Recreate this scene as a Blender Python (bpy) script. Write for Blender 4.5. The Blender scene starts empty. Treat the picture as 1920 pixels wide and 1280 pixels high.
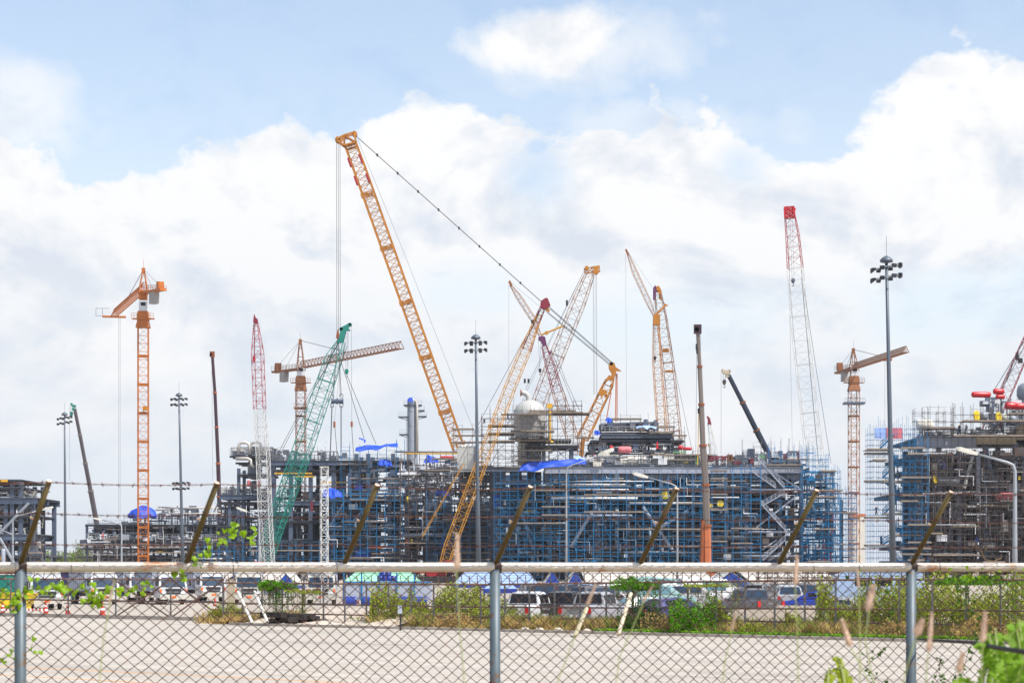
import bpy, math, random
import numpy as np
from mathutils import Vector, Matrix
R = math.radians
rng = random.Random(11)
nr = np.random.RandomState(5)
sc = bpy.context.scene
C = sc.collection
F = 4000.0      # focal length in photograph pixels (1920 wide)
HZ = 1066.0     # horizon row in the photograph
H = 2.9         # eye height

# ------------------------------------------------------------------ camera
cam_d = bpy.data.cameras.new('camera'); cam = bpy.data.objects.new('camera', cam_d); C.objects.link(cam)
sc.camera = cam
cam.location = (0, 0, H); cam.rotation_euler = (R(90), 0, 0)
cam_d.sensor_width = 36; cam_d.lens = F/1920*36
cam_d.shift_y = (HZ-640)/1920; cam_d.clip_start = 0.3; cam_d.clip_end = 9000
cam_d.dof.use_dof = True; cam_d.dof.focus_distance = 330; cam_d.dof.aperture_fstop = 11.0
# ------------------------------------------------------------------ world
SUN = Vector((0.44, -0.34, 0.83)).normalized()
el = math.asin(SUN.z); az = math.atan2(SUN.x, SUN.y)
w = bpy.data.worlds.new('World'); sc.world = w; w.use_nodes = True
nt = w.node_tree; N = nt.nodes; L = nt.links
for n in list(N): N.remove(n)
def nd(t, **k):
    n = N.new(t)
    for a, b in k.items(): setattr(n, a, b)
    return n
def mth(op, a, b=None, c=None, clamp=False):
    n = N.new('ShaderNodeMath'); n.operation = op; n.use_clamp = clamp
    for i, v in enumerate((a, b, c)):
        if v is None: continue
        if isinstance(v, (int, float)): n.inputs[i].default_value = v
        else: L.new(v, n.inputs[i])
    return n.outputs[0]
def rng_map(v, a, b, c=0.0, d=1.0):
    n = N.new('ShaderNodeMapRange'); n.interpolation_type = 'SMOOTHSTEP'
    L.new(v, n.inputs['Value'])
    for k, x in zip(('From Min', 'From Max', 'To Min', 'To Max'), (a, b, c, d)): n.inputs[k].default_value = x
    return n.outputs['Result']
def mixc(f, a, b):
    n = N.new('ShaderNodeMix'); n.data_type = 'RGBA'
    if isinstance(f, (int, float)): n.inputs[0].default_value = f
    else: L.new(f, n.inputs[0])
    for i, v in ((6, a), (7, b)):
        if isinstance(v, tuple): n.inputs[i].default_value = (*v, 1)
        else: L.new(v, n.inputs[i])
    return n.outputs[2]
tc = nd('ShaderNodeTexCoord'); sp = nd('ShaderNodeSeparateXYZ'); L.new(tc.outputs['Generated'], sp.inputs[0])
dx, dy, dz = sp.outputs
u = mth('ARCTAN2', dx, dy)
v = mth('DIVIDE', dz, mth('SQRT', mth('ADD', mth('MULTIPLY', dx, dx), mth('ADD', mth('MULTIPLY', dy, dy), 1e-5))))
vc = mth('MINIMUM', mth('MAXIMUM', v, -0.2), 3.0)
def nvec(su, sv, off=0.0):
    c = nd('ShaderNodeCombineXYZ')
    L.new(mth('MULTIPLY', u, su), c.inputs[0]); L.new(mth('MULTIPLY', vc, sv), c.inputs[1]); c.inputs[2].default_value = off
    return c.outputs[0]
def noise(vec, scale, det=6, rough=0.55, dist=0.0):
    n = nd('ShaderNodeTexNoise'); L.new(vec, n.inputs['Vector'])
    n.inputs['Scale'].default_value = scale; n.inputs['Detail'].default_value = det
    n.inputs['Roughness'].default_value = rough; n.inputs['Distortion'].default_value = dist
    return n.outputs['Fac']
nA = noise(nvec(1, 1.15), 16, 10, 0.56, 0.25)
nA2 = noise((lambda c: c)(nvec(1, 1.15)), 16, 10, 0.56, 0.25)
def off_noise(du, dv, scale, det, rough, z=0.0, sv=1.15):
    c = nd('ShaderNodeCombineXYZ'); L.new(mth('ADD', u, du), c.inputs[0]); L.new(mth('MULTIPLY', mth('ADD', vc, dv), sv), c.inputs[1]); c.inputs[2].default_value = z
    return noise(c.outputs[0], scale, det, rough, 0.25)
nB = noise(nvec(1, 1.4, 3.0), 9, 8, 0.58, 0.4)
nC = noise(nvec(1, 2.6, 7.0), 6, 6, 0.5, 0.3)
nD = noise(nvec(1, 1.3, 11.0), 44, 8, 0.62, 0.2)
sky_line = [(0,262),(60,270),(110,300),(230,322),(290,320),(350,285),(430,262),(505,262),(560,268),(650,262),(700,232),(800,205),
            (900,215),(965,245),(1010,262),(1060,232),(1180,196),(1330,225),(1385,252),(1440,255),(1540,232),(1600,195),(1700,150),(1800,152),(1920,175)]
fc = nd('ShaderNodeFloatCurve'); cu = fc.mapping.curves[0]
pts = [((x/1920)*0.6+0.2, (1066-y)/1066.0) for x, y in sky_line]
cu.points[0].location = (0, 0.74); cu.points[1].location = (1, 0.8)
for p in pts: cu.points.new(*p)
fc.mapping.update()
un = mth('ADD', mth('MULTIPLY', u, 0.6*F/1920), 0.5)
L.new(un, fc.inputs['Value'])
top = mth('MULTIPLY', fc.outputs[0], 1066/F)
edge = mth('ADD', mth('SUBTRACT', top, vc), mth('MULTIPLY', mth('SUBTRACT', nA, 0.5), 0.10))
edge = mth('ADD', edge, mth('MULTIPLY', mth('SUBTRACT', nD, 0.5), 0.026))
bank = rng_map(edge, -0.005, 0.008)
def blob(px, py, rx, ry, k=0.9, soft=0.6, tex=None, amp=1.9):
    a = mth('DIVIDE', mth('SUBTRACT', u, (px-960)/F), rx/F); b = mth('DIVIDE', mth('SUBTRACT', vc, (HZ-py)/F), ry/F)
    d = mth('SQRT', mth('ADD', mth('MULTIPLY', a, a), mth('MULTIPLY', b, b)))
    d = mth('ADD', d, mth('MULTIPLY', mth('SUBTRACT', tex or nB, 0.5), amp))
    d = mth('ADD', d, mth('MULTIPLY', mth('SUBTRACT', nD, 0.5), 0.5))
    return mth('MULTIPLY', rng_map(d, 1.0+soft*0.3, 1.0-soft, 0, 1), k)
wis = mth('MAXIMUM', blob(1020, 75, 190, 80, 1.0, 0.55, nA), blob(1110, 100, 320, 105, 0.7, 0.9, nA))
wis = mth('MAXIMUM', wis, blob(20, 240, 230, 140, 0.8, 0.95, nA))
wis = mth('MAXIMUM', wis, blob(1250, 235, 330, 75, 0.6, 0.9, nA))
wis = mth('MAXIMUM', wis, mth('MULTIPLY', rng_map(nC, 0.45, 0.8), 0.3))
gap = mth('MAXIMUM', blob(1005, 330, 75, 75, 0.5, 0.9, nA), blob(1385, 315, 60, 55, 0.45, 0.9, nA))
gap = mth('MAXIMUM', gap, blob(1790, 585, 210, 85, 0.6, 0.9, nA))
gap = mth('MAXIMUM', gap, blob(890, 540, 150, 60, 0.3, 0.9, nA))
gap = mth('MAXIMUM', gap, blob(1240, 600, 260, 90, 0.3, 0.9, nA))
cov = mth('MULTIPLY', mth('MAXIMUM', bank, wis), mth('SUBTRACT', 1.0, gap))
nish = nd('ShaderNodeTexSky', sky_type='NISHITA', sun_disc=False, sun_elevation=el, sun_rotation=az, air_density=1.0, dust_density=1.2, ozone_density=1.5, altitude=0)
hsv = nd('ShaderNodeHueSaturation'); L.new(nish.outputs[0], hsv.inputs['Color']); hsv.inputs['Saturation'].default_value = 0.92
tint = nd('ShaderNodeMix', data_type='RGBA', blend_type='MULTIPLY'); tint.inputs[0].default_value = 1
L.new(hsv.outputs[0], tint.inputs[6]); tint.inputs[7].default_value = (1.03, 1.07, 1.08, 1)
bgs = nd('ShaderNodeBackground'); L.new(tint.outputs[2], bgs.inputs[0]); bgs.inputs[1].default_value = 0.15
# cloud body: relief from two samples of the same noise, bright cauliflower tops, grey blue folds, flattening to pale haze low down
rel1 = mth('SUBTRACT', nA, off_noise(0.006, 0.009, 16, 10, 0.56))
rel2 = mth('SUBTRACT', nB, off_noise(0.012, 0.016, 9, 8, 0.58, 3.0, 1.4))
relief = mth('ADD', mth('MULTIPLY', rel1, 2.2), mth('MULTIPLY', rel2, 3.2))
body = rng_map(edge, 0.0, 0.09)
k_ = mth('ADD', mth('MULTIPLY', body, rng_map(nB, 0.37, 0.64, 0, 0.8)), mth('MULTIPLY', relief, 1.3), clamp=True)
cc = mixc(k_, (0.82, 0.82, 0.823), (0.59, 0.64, 0.72))
lc = mixc(rng_map(nC, 0.40, 0.62), (0.64, 0.69, 0.75), (0.76, 0.77, 0.785))
lc = mixc(rng_map(vc, 0.07, 0.0), lc, (0.62, 0.67, 0.73))
low = rng_map(vc, 0.19, 0.04)
cc = mixc(mth('MULTIPLY', low, 0.72), cc, lc)
bgc = nd('ShaderNodeBackground'); L.new(cc, bgc.inputs[0]); bgc.inputs[1].default_value = 1.0
ms = nd('ShaderNodeMixShader')
cov2 = mth('MAXIMUM', cov, rng_map(vc, 0.27, 0.0, 0.22, 0.93))
L.new(cov2, ms.inputs[0]); L.new(bgs.outputs[0], ms.inputs[1]); L.new(bgc.outputs[0], ms.inputs[2])
wo = nd('ShaderNodeOutputWorld'); L.new(ms.outputs[0], wo.inputs[0])
# ------------------------------------------------------------------ sun, exposure
sd = bpy.data.lights.new('sun', 'SUN'); so = bpy.data.objects.new('sun', sd); C.objects.link(so)
sd.energy = 5.0; sd.angle = R(0.5); sd.color = (1.0, 0.95, 0.88)
so.rotation_euler = SUN.to_track_quat('Z', 'Y').to_euler()
vs = sc.view_settings; vs.view_transform = 'Standard'; vs.look = 'None'; vs.exposure = 0.3; vs.gamma = 1.0; vs.use_curve_mapping = False
sc.render.resolution_x = 1024; sc.render.resolution_y = 682

# ------------------------------------------------------------------ helpers
def P(px, py, Y): return np.array([(px-960)/F*Y, Y, H-(py-HZ)/F*Y])
def S(Y): return F/Y                      # photograph pixels per metre at distance Y
def G(px, Y): return np.array([(px-960)/F*Y, Y, 0.0])
W = {}
def hexc(r, g, b):
    f = lambda c: (c/255/12.92) if c/255 <= 0.04045 else ((c/255+0.055)/1.055)**2.4
    return (f(r), f(g), f(b))
M = {}
def mat(name, col, rough=0.6, metal=0.0, var=0.18, scale=1.2, stain=None, smin=0.55, smax=0.68, trans=0.0, bump=0.0, spec=0.5, stretch=(1, 1, 1), emit=None, coat=0.0):
    m = bpy.data.materials.new(name); m.use_nodes = True; t = m.node_tree; n = t.nodes; l = t.links
    b = n['Principled BSDF']; b.inputs['Roughness'].default_value = rough; b.inputs['Metallic'].default_value = metal
    b.inputs['Specular IOR Level'].default_value = spec; b.inputs['Coat Weight'].default_value = coat
    g = n.new('ShaderNodeTexCoord'); mp = n.new('ShaderNodeMapping'); mp.inputs['Scale'].default_value = stretch; l.new(g.outputs['Object'], mp.inputs[0])
    nz = n.new('ShaderNodeTexNoise'); nz.inputs['Scale'].default_value = scale; nz.inputs['Detail'].default_value = 6; l.new(mp.outputs[0], nz.inputs['Vector'])
    rm = n.new('ShaderNodeMapRange'); l.new(nz.outputs['Fac'], rm.inputs[0]); rm.inputs[1].default_value = 0.3; rm.inputs[2].default_value = 0.7
    mx = n.new('ShaderNodeMix'); mx.data_type = 'RGBA'; l.new(rm.outputs[0], mx.inputs[0])
    mx.inputs[6].default_value = (*[c*(1-var) for c in col], 1); mx.inputs[7].default_value = (*[min(1, c*(1+var)) for c in col], 1)
    out = mx.outputs[2]
    if stain:
        n2 = n.new('ShaderNodeTexNoise'); n2.inputs['Scale'].default_value = scale*2.3; n2.inputs['Detail'].default_value = 8; n2.inputs['Roughness'].default_value = 0.65; l.new(mp.outputs[0], n2.inputs['Vector'])
        r2 = n.new('ShaderNodeMapRange'); l.new(n2.outputs['Fac'], r2.inputs[0]); r2.inputs[1].default_value = smin; r2.inputs[2].default_value = smax
        m2 = n.new('ShaderNodeMix'); m2.data_type = 'RGBA'; l.new(r2.outputs[0], m2.inputs[0]); l.new(out, m2.inputs[6]); m2.inputs[7].default_value = (*stain, 1); out = m2.outputs[2]
    l.new(out, b.inputs['Base Color'])
    if bump:
        bp = n.new('ShaderNodeBump'); bp.inputs['Strength'].default_value = bump; bp.inputs['Distance'].default_value = 0.05; l.new(nz.outputs['Fac'], bp.inputs['Height']); l.new(bp.outputs[0], b.inputs['Normal'])
    if trans:
        tr = n.new('ShaderNodeBsdfTranslucent'); l.new(out, tr.inputs[0]); ad = n.new('ShaderNodeMixShader'); ad.inputs[0].default_value = trans
        l.new(b.outputs[0], ad.inputs[1]); l.new(tr.outputs[0], ad.inputs[2]); l.new(ad.outputs[0], n['Material Output'].inputs[0])
    M[name] = m; return m
rust = hexc(120, 66, 40)
mat('orange_paint', hexc(176, 112, 22), 0.5, var=0.12, scale=0.4, stain=hexc(150, 84, 30), smin=0.6, smax=0.75)
mat('tower_orange', hexc(178, 100, 32), 0.5, var=0.12, scale=0.4, stain=hexc(140, 78, 36), smin=0.58, smax=0.72)
mat('dull_orange', hexc(138, 86, 48), 0.6, var=0.15, scale=0.4, stain=hexc(110, 74, 52), smin=0.52, smax=0.66)
mat('pale_orange', hexc(156, 106, 66), 0.6, var=0.15, scale=0.4)
mat('rust_orange', hexc(138, 72, 34), 0.6, var=0.2, scale=0.4)
mat('yellow_paint', hexc(186, 132, 26), 0.5, var=0.12, scale=0.4)
mat('red_paint', hexc(150, 26, 40), 0.5, var=0.12, scale=0.4)
mat('bright_red', hexc(182, 24, 34), 0.35, var=0.08, scale=0.4)
mat('maroon', hexc(120, 26, 46), 0.5, var=0.15, scale=0.6)
mat('purple', hexc(96, 38, 84), 0.5, var=0.15, scale=0.6)
mat('teal', hexc(18, 120, 108), 0.45, var=0.12, scale=0.5)
mat('white_paint', hexc(225, 225, 222), 0.5, var=0.06, scale=0.5, stain=hexc(150, 140, 128), smin=0.66, smax=0.85)
mat('crane_white', hexc(196, 196, 194), 0.5, var=0.08, scale=0.5)
mat('boom_grey', hexc(70, 62, 66), 0.45, var=0.12, scale=0.5)
mat('boom_navy', hexc(42, 48, 66), 0.4, var=0.1, scale=0.5)
mat('boom_maroon', hexc(58, 32, 42), 0.45, var=0.12, scale=0.5)
mat('boom_steel', hexc(116, 106, 100), 0.45, 0.2, var=0.15, scale=0.5, stretch=(1, 1, .1))
mat('salmon', hexc(178, 100, 60), 0.5, var=0.12, scale=0.5)
mat('dark_steel', hexc(44, 44, 48), 0.6, 0.2, var=0.2, scale=1)
mat('wire_rope', hexc(60, 60, 64), 0.6, 0.3, var=0.1, scale=1)
mat('thin_rope', hexc(110, 112, 118), 0.6, 0.3, var=0.1, scale=1)
mat('steel_grey', hexc(92, 100, 114), 0.55, 0.1, var=0.16, scale=0.35, stain=hexc(92, 84, 80), smin=0.58, smax=0.72)
mat('steel_blue_grey', hexc(80, 92, 112), 0.55, 0.1, var=0.16, scale=0.35, stain=hexc(70, 66, 70), smin=0.58, smax=0.72)
mat('beam_pale', hexc(156, 162, 176), 0.55, var=0.1, scale=0.25, stain=hexc(128, 120, 116), smin=0.6, smax=0.75)
mat('beam_cream', hexc(186, 172, 148), 0.6, var=0.1, scale=0.3)
mat('deck_dark', hexc(74, 76, 84), 0.8, var=0.2, scale=0.5, stain=hexc(78, 62, 50))
mat('scaf_blue', hexc(16, 112, 164), 0.5, var=0.15, scale=0.3, stain=hexc(22, 96, 150), smin=0.55, smax=0.7)
mat('scaf_grey', hexc(108, 102, 100), 0.6, 0.2, var=0.25, scale=0.3, stain=rust, smin=0.52, smax=0.66)
mat('scaf_brown', hexc(78, 72, 72), 0.65, 0.15, var=0.25, scale=0.3, stain=hexc(88, 58, 44), smin=0.5, smax=0.66)
mat('plank', hexc(130, 118, 106), 0.8, var=0.25, scale=0.8)
mat('pipe_white', hexc(206, 208, 212), 0.4, var=0.1, scale=0.5, stain=hexc(130, 122, 116), smin=0.6, smax=0.75)
mat('pipe_grey', hexc(106, 110, 120), 0.45, 0.3, var=0.2, scale=0.5)
mat('pipe_brown', hexc(84, 72, 66), 0.6, 0.2, var=0.25, scale=0.5)
mat('pipe_yellow', hexc(210, 160, 40), 0.5, var=0.15, scale=0.5)
mat('vessel_white', hexc(172, 172, 168), 0.5, var=0.06, scale=0.12, stain=hexc(170, 160, 150), smin=0.6, smax=0.8)
mat('vessel_grey', hexc(136, 142, 152), 0.5, 0.1, var=0.12, scale=0.15, stretch=(1, 1, .3))
mat('tarp_blue', hexc(16, 68, 180), 0.6, var=0.14, scale=0.35)
mat('tarp_deep', hexc(18, 46, 140), 0.45, var=0.14, scale=0.35)
mat('tarp_pale', hexc(150, 176, 226), 0.45, var=0.12, scale=0.35)
mat('wrap_white', hexc(214, 208, 196), 0.6, var=0.12, scale=0.9, bump=0.5)
mat('wrap_pink', hexc(206, 110, 116), 0.6, var=0.25, scale=0.9, bump=0.5)
mat('cover_yellow', hexc(226, 196, 40), 0.5, var=0.1, scale=0.8)
mat('cover_green', hexc(90, 160, 96), 0.6, var=0.15, scale=0.8)
mat('pole_galv', hexc(86, 95, 106), 0.5, 0.25, var=0.12, scale=0.5, stretch=(1, 1, .2))
mat('lamp_pole', hexc(150, 154, 160), 0.5, 0.2, var=0.1, scale=0.5)
mat('lamp_white', hexc(206, 204, 194), 0.5, var=0.06, scale=2)
mat('flood_body', hexc(40, 44, 52), 0.5, 0.2, var=0.15, scale=2)
mat('glass_dark', hexc(40, 62, 84), 0.22, 0.0, var=0.1, scale=1, spec=0.3)
mat('glass_teal', hexc(92, 130, 142), 0.22, 0.0, var=0.1, scale=1, spec=0.3)
mat('glass_black', hexc(22, 26, 32), 0.22, 0.0, var=0.1, scale=1, spec=0.3)
mat('rubber', hexc(34, 33, 34), 0.85, var=0.15, scale=4)
mat('chrome', hexc(150, 150, 152), 0.3, 0.8, var=0.1, scale=3)
mat('lamp_red', hexc(196, 26, 30), 0.3, var=0.1, scale=6)
mat('lamp_orange', hexc(236, 110, 30), 0.3, var=0.1, scale=6)
mat('lens_clear', hexc(210, 214, 216), 0.2, var=0.1, scale=6)
mat('plate_white', hexc(220, 222, 220), 0.5, var=0.05, scale=6)
for nme, col in (('car_white', (226, 226, 226)), ('car_grey', (92, 88, 90)), ('car_silver', (168, 168, 172)), ('car_blue', (58, 120, 190)), ('car_black', (34, 34, 40)), ('car_deepblue', (24, 62, 170)), ('car_navy', (40, 42, 96)), ('car_paleblue', (150, 170, 200)), ('car_teal', (130, 160, 160)), ('truck_white', (184, 186, 190)), ('truck_cream', (196, 192, 182))):
    mat(nme, hexc(*col), 0.35, 0.15, var=0.06, scale=2, coat=0.4, stain=tuple(c*0.7 for c in hexc(*col)), smin=0.6, smax=0.8)
mat('near_galv', hexc(80, 93, 101), 0.5, 0.15, var=0.16, scale=7, stain=hexc(96, 72, 48), smin=0.55, smax=0.62)
mat('near_rail', hexc(192, 184, 174), 0.45, 0.1, var=0.1, scale=5, stain=hexc(160, 112, 74), smin=0.54, smax=0.66, stretch=(0.35, 1, 1))
mat('arm_olive', hexc(84, 72, 34), 0.65, 0.1, var=0.2, scale=12, stain=hexc(92, 68, 44), smin=0.52, smax=0.66)
mat('arm_cap', hexc(226, 192, 166), 0.6, var=0.1, scale=12)
mat('chain_wire', hexc(62, 46, 40), 0.6, 0.2, var=0.2, scale=6, stain=rust, smin=0.55, smax=0.7)
mat('barb_wire', hexc(92, 58, 48), 0.7, 0.2, var=0.25, scale=6)
mat('fence_rail', hexc(128, 104, 94), 0.6, 0.1, var=0.2, scale=1, stain=rust, smin=0.5, smax=0.65)
mat('fence_post', hexc(130, 128, 128), 0.6, 0.1, var=0.2, scale=1, stain=rust, smin=0.55, smax=0.7)
mat('thin_mesh', hexc(112, 96, 92), 0.6, 0.2, var=0.2, scale=1)
mat('leaf_vine', hexc(134, 172, 16), 0.5, var=0.35, scale=20, trans=0.5)
mat('leaf_dark', hexc(62, 92, 28), 0.5, var=0.4, scale=9, trans=0.35, spec=0.15)
mat('leaf_bush', hexc(148, 162, 44), 0.6, var=0.4, scale=1.4, trans=0.35, spec=0.15, stain=hexc(160, 142, 84), smin=0.52, smax=0.62)
mat('leaf_shrub', hexc(92, 142, 26), 0.55, var=0.4, scale=1.6, trans=0.35, spec=0.15)
mat('leaf_far', hexc(112, 128, 62), 0.7, var=0.3, scale=0.25, trans=0.25, spec=0.15)
mat('leaf_fern', hexc(136, 176, 44), 0.5, var=0.25, scale=14, trans=0.55)
mat('stem_brown', hexc(112, 90, 62), 0.7, var=0.2, scale=8)
mat('stem_green', hexc(150, 160, 96), 0.6, var=0.2, scale=8)
mat('bark', hexc(92, 76, 60), 0.8, var=0.25, scale=2)
mat('seed_head', hexc(244, 222, 204), 0.8, var=0.08, scale=10, trans=0.35)
mat('dry_grass', hexc(186, 158, 104), 0.8, var=0.3, scale=1.5, trans=0.3, spec=0.15)
mat('green_grass', hexc(122, 140, 56), 0.7, var=0.35, scale=1.2, trans=0.3, spec=0.15)
mat('low_green', hexc(112, 160, 34), 0.6, var=0.35, scale=2.5, trans=0.3, spec=0.15)
mat('concrete', hexc(186, 174, 160), 0.85, var=0.15, scale=0.8, stain=hexc(128, 114, 100), smin=0.55, smax=0.7, bump=0.3)
mat('kerb', hexc(168, 158, 146), 0.9, var=0.2, scale=1.5)
mat('black_debris', hexc(42, 38, 38), 0.9, var=0.3, scale=3)
mat('cable', hexc(16, 16, 20), 0.7, spec=0.2, var=0.1, scale=6)
mat('cone_red', hexc(186, 60, 48), 0.6, var=0.1, scale=4)
mat('stripe_white', hexc(230, 228, 224), 0.6, var=0.06, scale=4)
mat('tent_pale_blue', hexc(166, 190, 226), 0.6, var=0.08, scale=0.5, trans=0.25)
mat('tent_royal', hexc(24, 64, 150), 0.6, var=0.12, scale=0.5)
mat('tent_white', hexc(200, 196, 188), 0.6, var=0.06, scale=0.4)
mat('tent_green', hexc(146, 206, 172), 0.6, var=0.08, scale=0.5)
mat('roof_white', hexc(196, 188, 178), 0.6, var=0.06, scale=0.2, stain=hexc(176, 160, 146), smin=0.6, smax=0.75)
mat('panel_white', hexc(168, 174, 188), 0.5, var=0.08, scale=0.5, stain=hexc(150, 148, 156), smin=0.6, smax=0.8)
mat('barrel_blue', hexc(22, 56, 150), 0.4, var=0.1, scale=1)
mat('skin', hexc(150, 104, 78), 0.6, var=0.05, scale=5)
for nme, col in (('cloth_navy', (34, 42, 70)), ('cloth_orange', (214, 96, 40)), ('cloth_red', (176, 34, 50)), ('cloth_grey', (110, 110, 116)), ('helmet_white', (230, 230, 228)), ('helmet_yellow', (226, 200, 60))):
    mat(nme, hexc(*col), 0.8, var=0.12, scale=4)
mat('container_red', hexc(128, 46, 54), 0.55, var=0.15, scale=0.4)
mat('crane_red', hexc(168, 30, 42), 0.45, var=0.1, scale=0.5)
mat('tower_cab', hexc(206, 208, 212), 0.5, var=0.06, scale=0.5)
mat('ballast', hexc(160, 156, 154), 0.8, var=0.12, scale=0.4)
mat('steel_pipe_ins', hexc(190, 186, 178), 0.5, 0.2, var=0.12, scale=0.5)

class MB:
    def __init__(s): s.v = []; s.f = []; s.n = 0; s.sz = []
    def add(s, V, Fs):
        V = np.asarray(V, float); s.v.append(V)
        for f in Fs:
            s.f.append(np.asarray(f, np.int64)+s.n); s.sz.append(np.array([len(f)]))
        s.n += len(V)
    def addq(s, V, Q):       # Q: (k, m) faces all of m corners
        V = np.asarray(V, float); Q = np.asarray(Q, np.int64)
        s.v.append(V); s.f.append((Q+s.n).ravel()); s.sz.append(np.full(len(Q), Q.shape[1])); s.n += len(V)
    def box(s, c, d, rz=0.0, m=None, taper=1.0):
        c = np.asarray(c, float); x, y, z = [q/2 for q in d]
        V = np.array([(-x, -y, -z), (x, -y, -z), (x, y, -z), (-x, y, -z), (-x*taper, -y*taper, z), (x*taper, -y*taper, z), (x*taper, y*taper, z), (-x*taper, y*taper, z)])
        if rz: a, b = math.cos(rz), math.sin(rz); V = V @ np.array([[a, b, 0], [-b, a, 0], [0, 0, 1]])
        if m is not None: V = V @ np.asarray(m).T
        s.addq(V+c, [(0, 3, 2, 1), (4, 5, 6, 7), (0, 1, 5, 4), (1, 2, 6, 5), (2, 3, 7, 6), (3, 0, 4, 7)])
        return s
    def bars(s, A, B, r, n=4, r2=None, caps=False):
        A = np.atleast_2d(np.asarray(A, float)); B = np.atleast_2d(np.asarray(B, float)); k = len(A)
        if k == 0: return s
        r = np.broadcast_to(np.asarray(r, float), (k,)); r2 = r if r2 is None else np.broadcast_to(np.asarray(r2, float), (k,))
        D = B-A; D = D/np.maximum(np.linalg.norm(D, axis=1, keepdims=True), 1e-9)
        ref = np.where(np.abs(D[:, 2:3]) > 0.9, np.array([[1.0, 0, 0]]), np.array([[0, 0, 1.0]]))
        U = np.cross(D, ref); U /= np.linalg.norm(U, axis=1, keepdims=True); Vv = np.cross(D, U)
        th = (np.arange(n)+0.5)/n*2*np.pi; co = np.cos(th)[None, :, None]; si = np.sin(th)[None, :, None]
        ring = U[:, None, :]*co+Vv[:, None, :]*si
        Va = A[:, None, :]+ring*r[:, None, None]; Vb = B[:, None, :]+ring*r2[:, None, None]
        V = np.concatenate([Va, Vb], axis=1).reshape(-1, 3)
        i = np.arange(n); j = (i+1) % n
        q = np.stack([i, j, j+n, i+n], 1); Q = (q[None]+(np.arange(k)*2*n)[:, None, None]).reshape(-1, 4)
        s.addq(V, Q)
        if caps:
            b0 = s.n-len(V)
            c1 = (np.arange(n)[::-1][None]+(np.arange(k)*2*n)[:, None]); c2 = (np.arange(n)[None]+n+(np.arange(k)*2*n)[:, None])
            s.f.append((c1+b0).ravel()); s.sz.append(np.full(k, n)); s.f.append((c2+b0).ravel()); s.sz.append(np.full(k, n))
        return s
    def tube(s, pts, r, n=6, caps=True):
        pts = [np.asarray(p, float) for p in pts]; k = len(pts)
        rr = r if isinstance(r, (list, tuple)) else [r]*k
        rings = []; U = None
        for i in range(k):
            d = pts[min(i+1, k-1)]-pts[max(i-1, 0)]; d /= max(np.linalg.norm(d), 1e-9)
            if U is None:
                ref = np.array([1.0, 0, 0]) if abs(d[2]) > 0.9 else np.array([0, 0, 1.0]); U = np.cross(d, ref)
            else: U = U-d*np.dot(U, d)
            U /= max(np.linalg.norm(U), 1e-9); Vv = np.cross(d, U)
            th = (np.arange(n)+0.5)/n*2*np.pi
            rings.append(pts[i]+rr[i]*(np.cos(th)[:, None]*U+np.sin(th)[:, None]*Vv))
        V = np.concatenate(rings); q = []
        for i in range(k-1):
            for j in range(n): q.append((i*n+j, i*n+(j+1) % n, (i+1)*n+(j+1) % n, (i+1)*n+j))
        b0 = s.n; s.addq(V, q)
        if caps:
            s.f.append(np.arange(n)[::-1]+b0); s.sz.append(np.array([n])); s.f.append(np.arange(n)+(k-1)*n+b0); s.sz.append(np.array([n]))
        return s
    def lathe(s, prof, c, axis=(0, 0, 1), n=16):
        a = Vector(axis).normalized(); q = a.to_track_quat('Z', 'Y').to_matrix(); Mx = np.array(q)
        V = []; 
        for r, z in prof:
            for i in range(n): t = 2*math.pi*i/n; V.append((r*math.cos(t), r*math.sin(t), z))
        V = np.array(V) @ Mx.T+np.asarray(c, float); k = len(prof); f = []
        for i in range(k-1):
            for j in range(n): f.append((i*n+j, i*n+(j+1) % n, (i+1)*n+(j+1) % n, (i+1)*n+j))
        b0 = s.n; s.addq(V, f)
        s.f.append(np.arange(n)[::-1]+b0); s.sz.append(np.array([n])); s.f.append(np.arange(n)+(k-1)*n+b0); s.sz.append(np.array([n]))
        return s
    def sheet(s, fn, nu, nv):       # fn(u, v) -> point
        V = [fn(i/nu, j/nv) for j in range(nv+1) for i in range(nu+1)]
        q = [(j*(nu+1)+i, j*(nu+1)+i+1, (j+1)*(nu+1)+i+1, (j+1)*(nu+1)+i) for j in range(nv) for i in range(nu)]
        s.addq(V, q); return s
    def prism(s, poly, ext):        # polygon extruded by a vector
        p = np.asarray(poly, float); e = np.asarray(ext, float); n = len(p)
        s.add(np.vstack([p, p+e]), [list(range(n))[::-1], [i+n for i in range(n)]]+[[i, (i+1) % n, (i+1) % n+n, i+n] for i in range(n)])
        return s
    def build(s, name, m, parent=None, origin=None, smooth=False):
        V = np.concatenate(s.v) if s.v else np.zeros((0, 3)); Fl = np.concatenate(s.f); sz = np.concatenate(s.sz)
        o0 = W.get(parent.name, np.zeros(3)) if parent is not None else (np.asarray(origin, float) if origin is not None else np.zeros(3))
        V = V-o0
        me = bpy.data.meshes.new(name); me.vertices.add(len(V)); me.vertices.foreach_set('co', V.astype(np.float32).ravel())
        me.loops.add(len(Fl)); me.loops.foreach_set('vertex_index', Fl.astype(np.int32))
        me.polygons.add(len(sz)); st = np.concatenate([[0], np.cumsum(sz)[:-1]])
        me.polygons.foreach_set('loop_start', st.astype(np.int32)); me.polygons.foreach_set('loop_total', sz.astype(np.int32))
        me.polygons.foreach_set('use_smooth', np.full(len(sz), bool(smooth)))
        me.update(calc_edges=True)
        me.materials.append(M[m] if isinstance(m, str) else m)
        o = bpy.data.objects.new(name, me); C.objects.link(o)
        if parent is not None: o.parent = parent
        else: o.location = o0
        W[o.name] = o0.copy()
        return o
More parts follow.
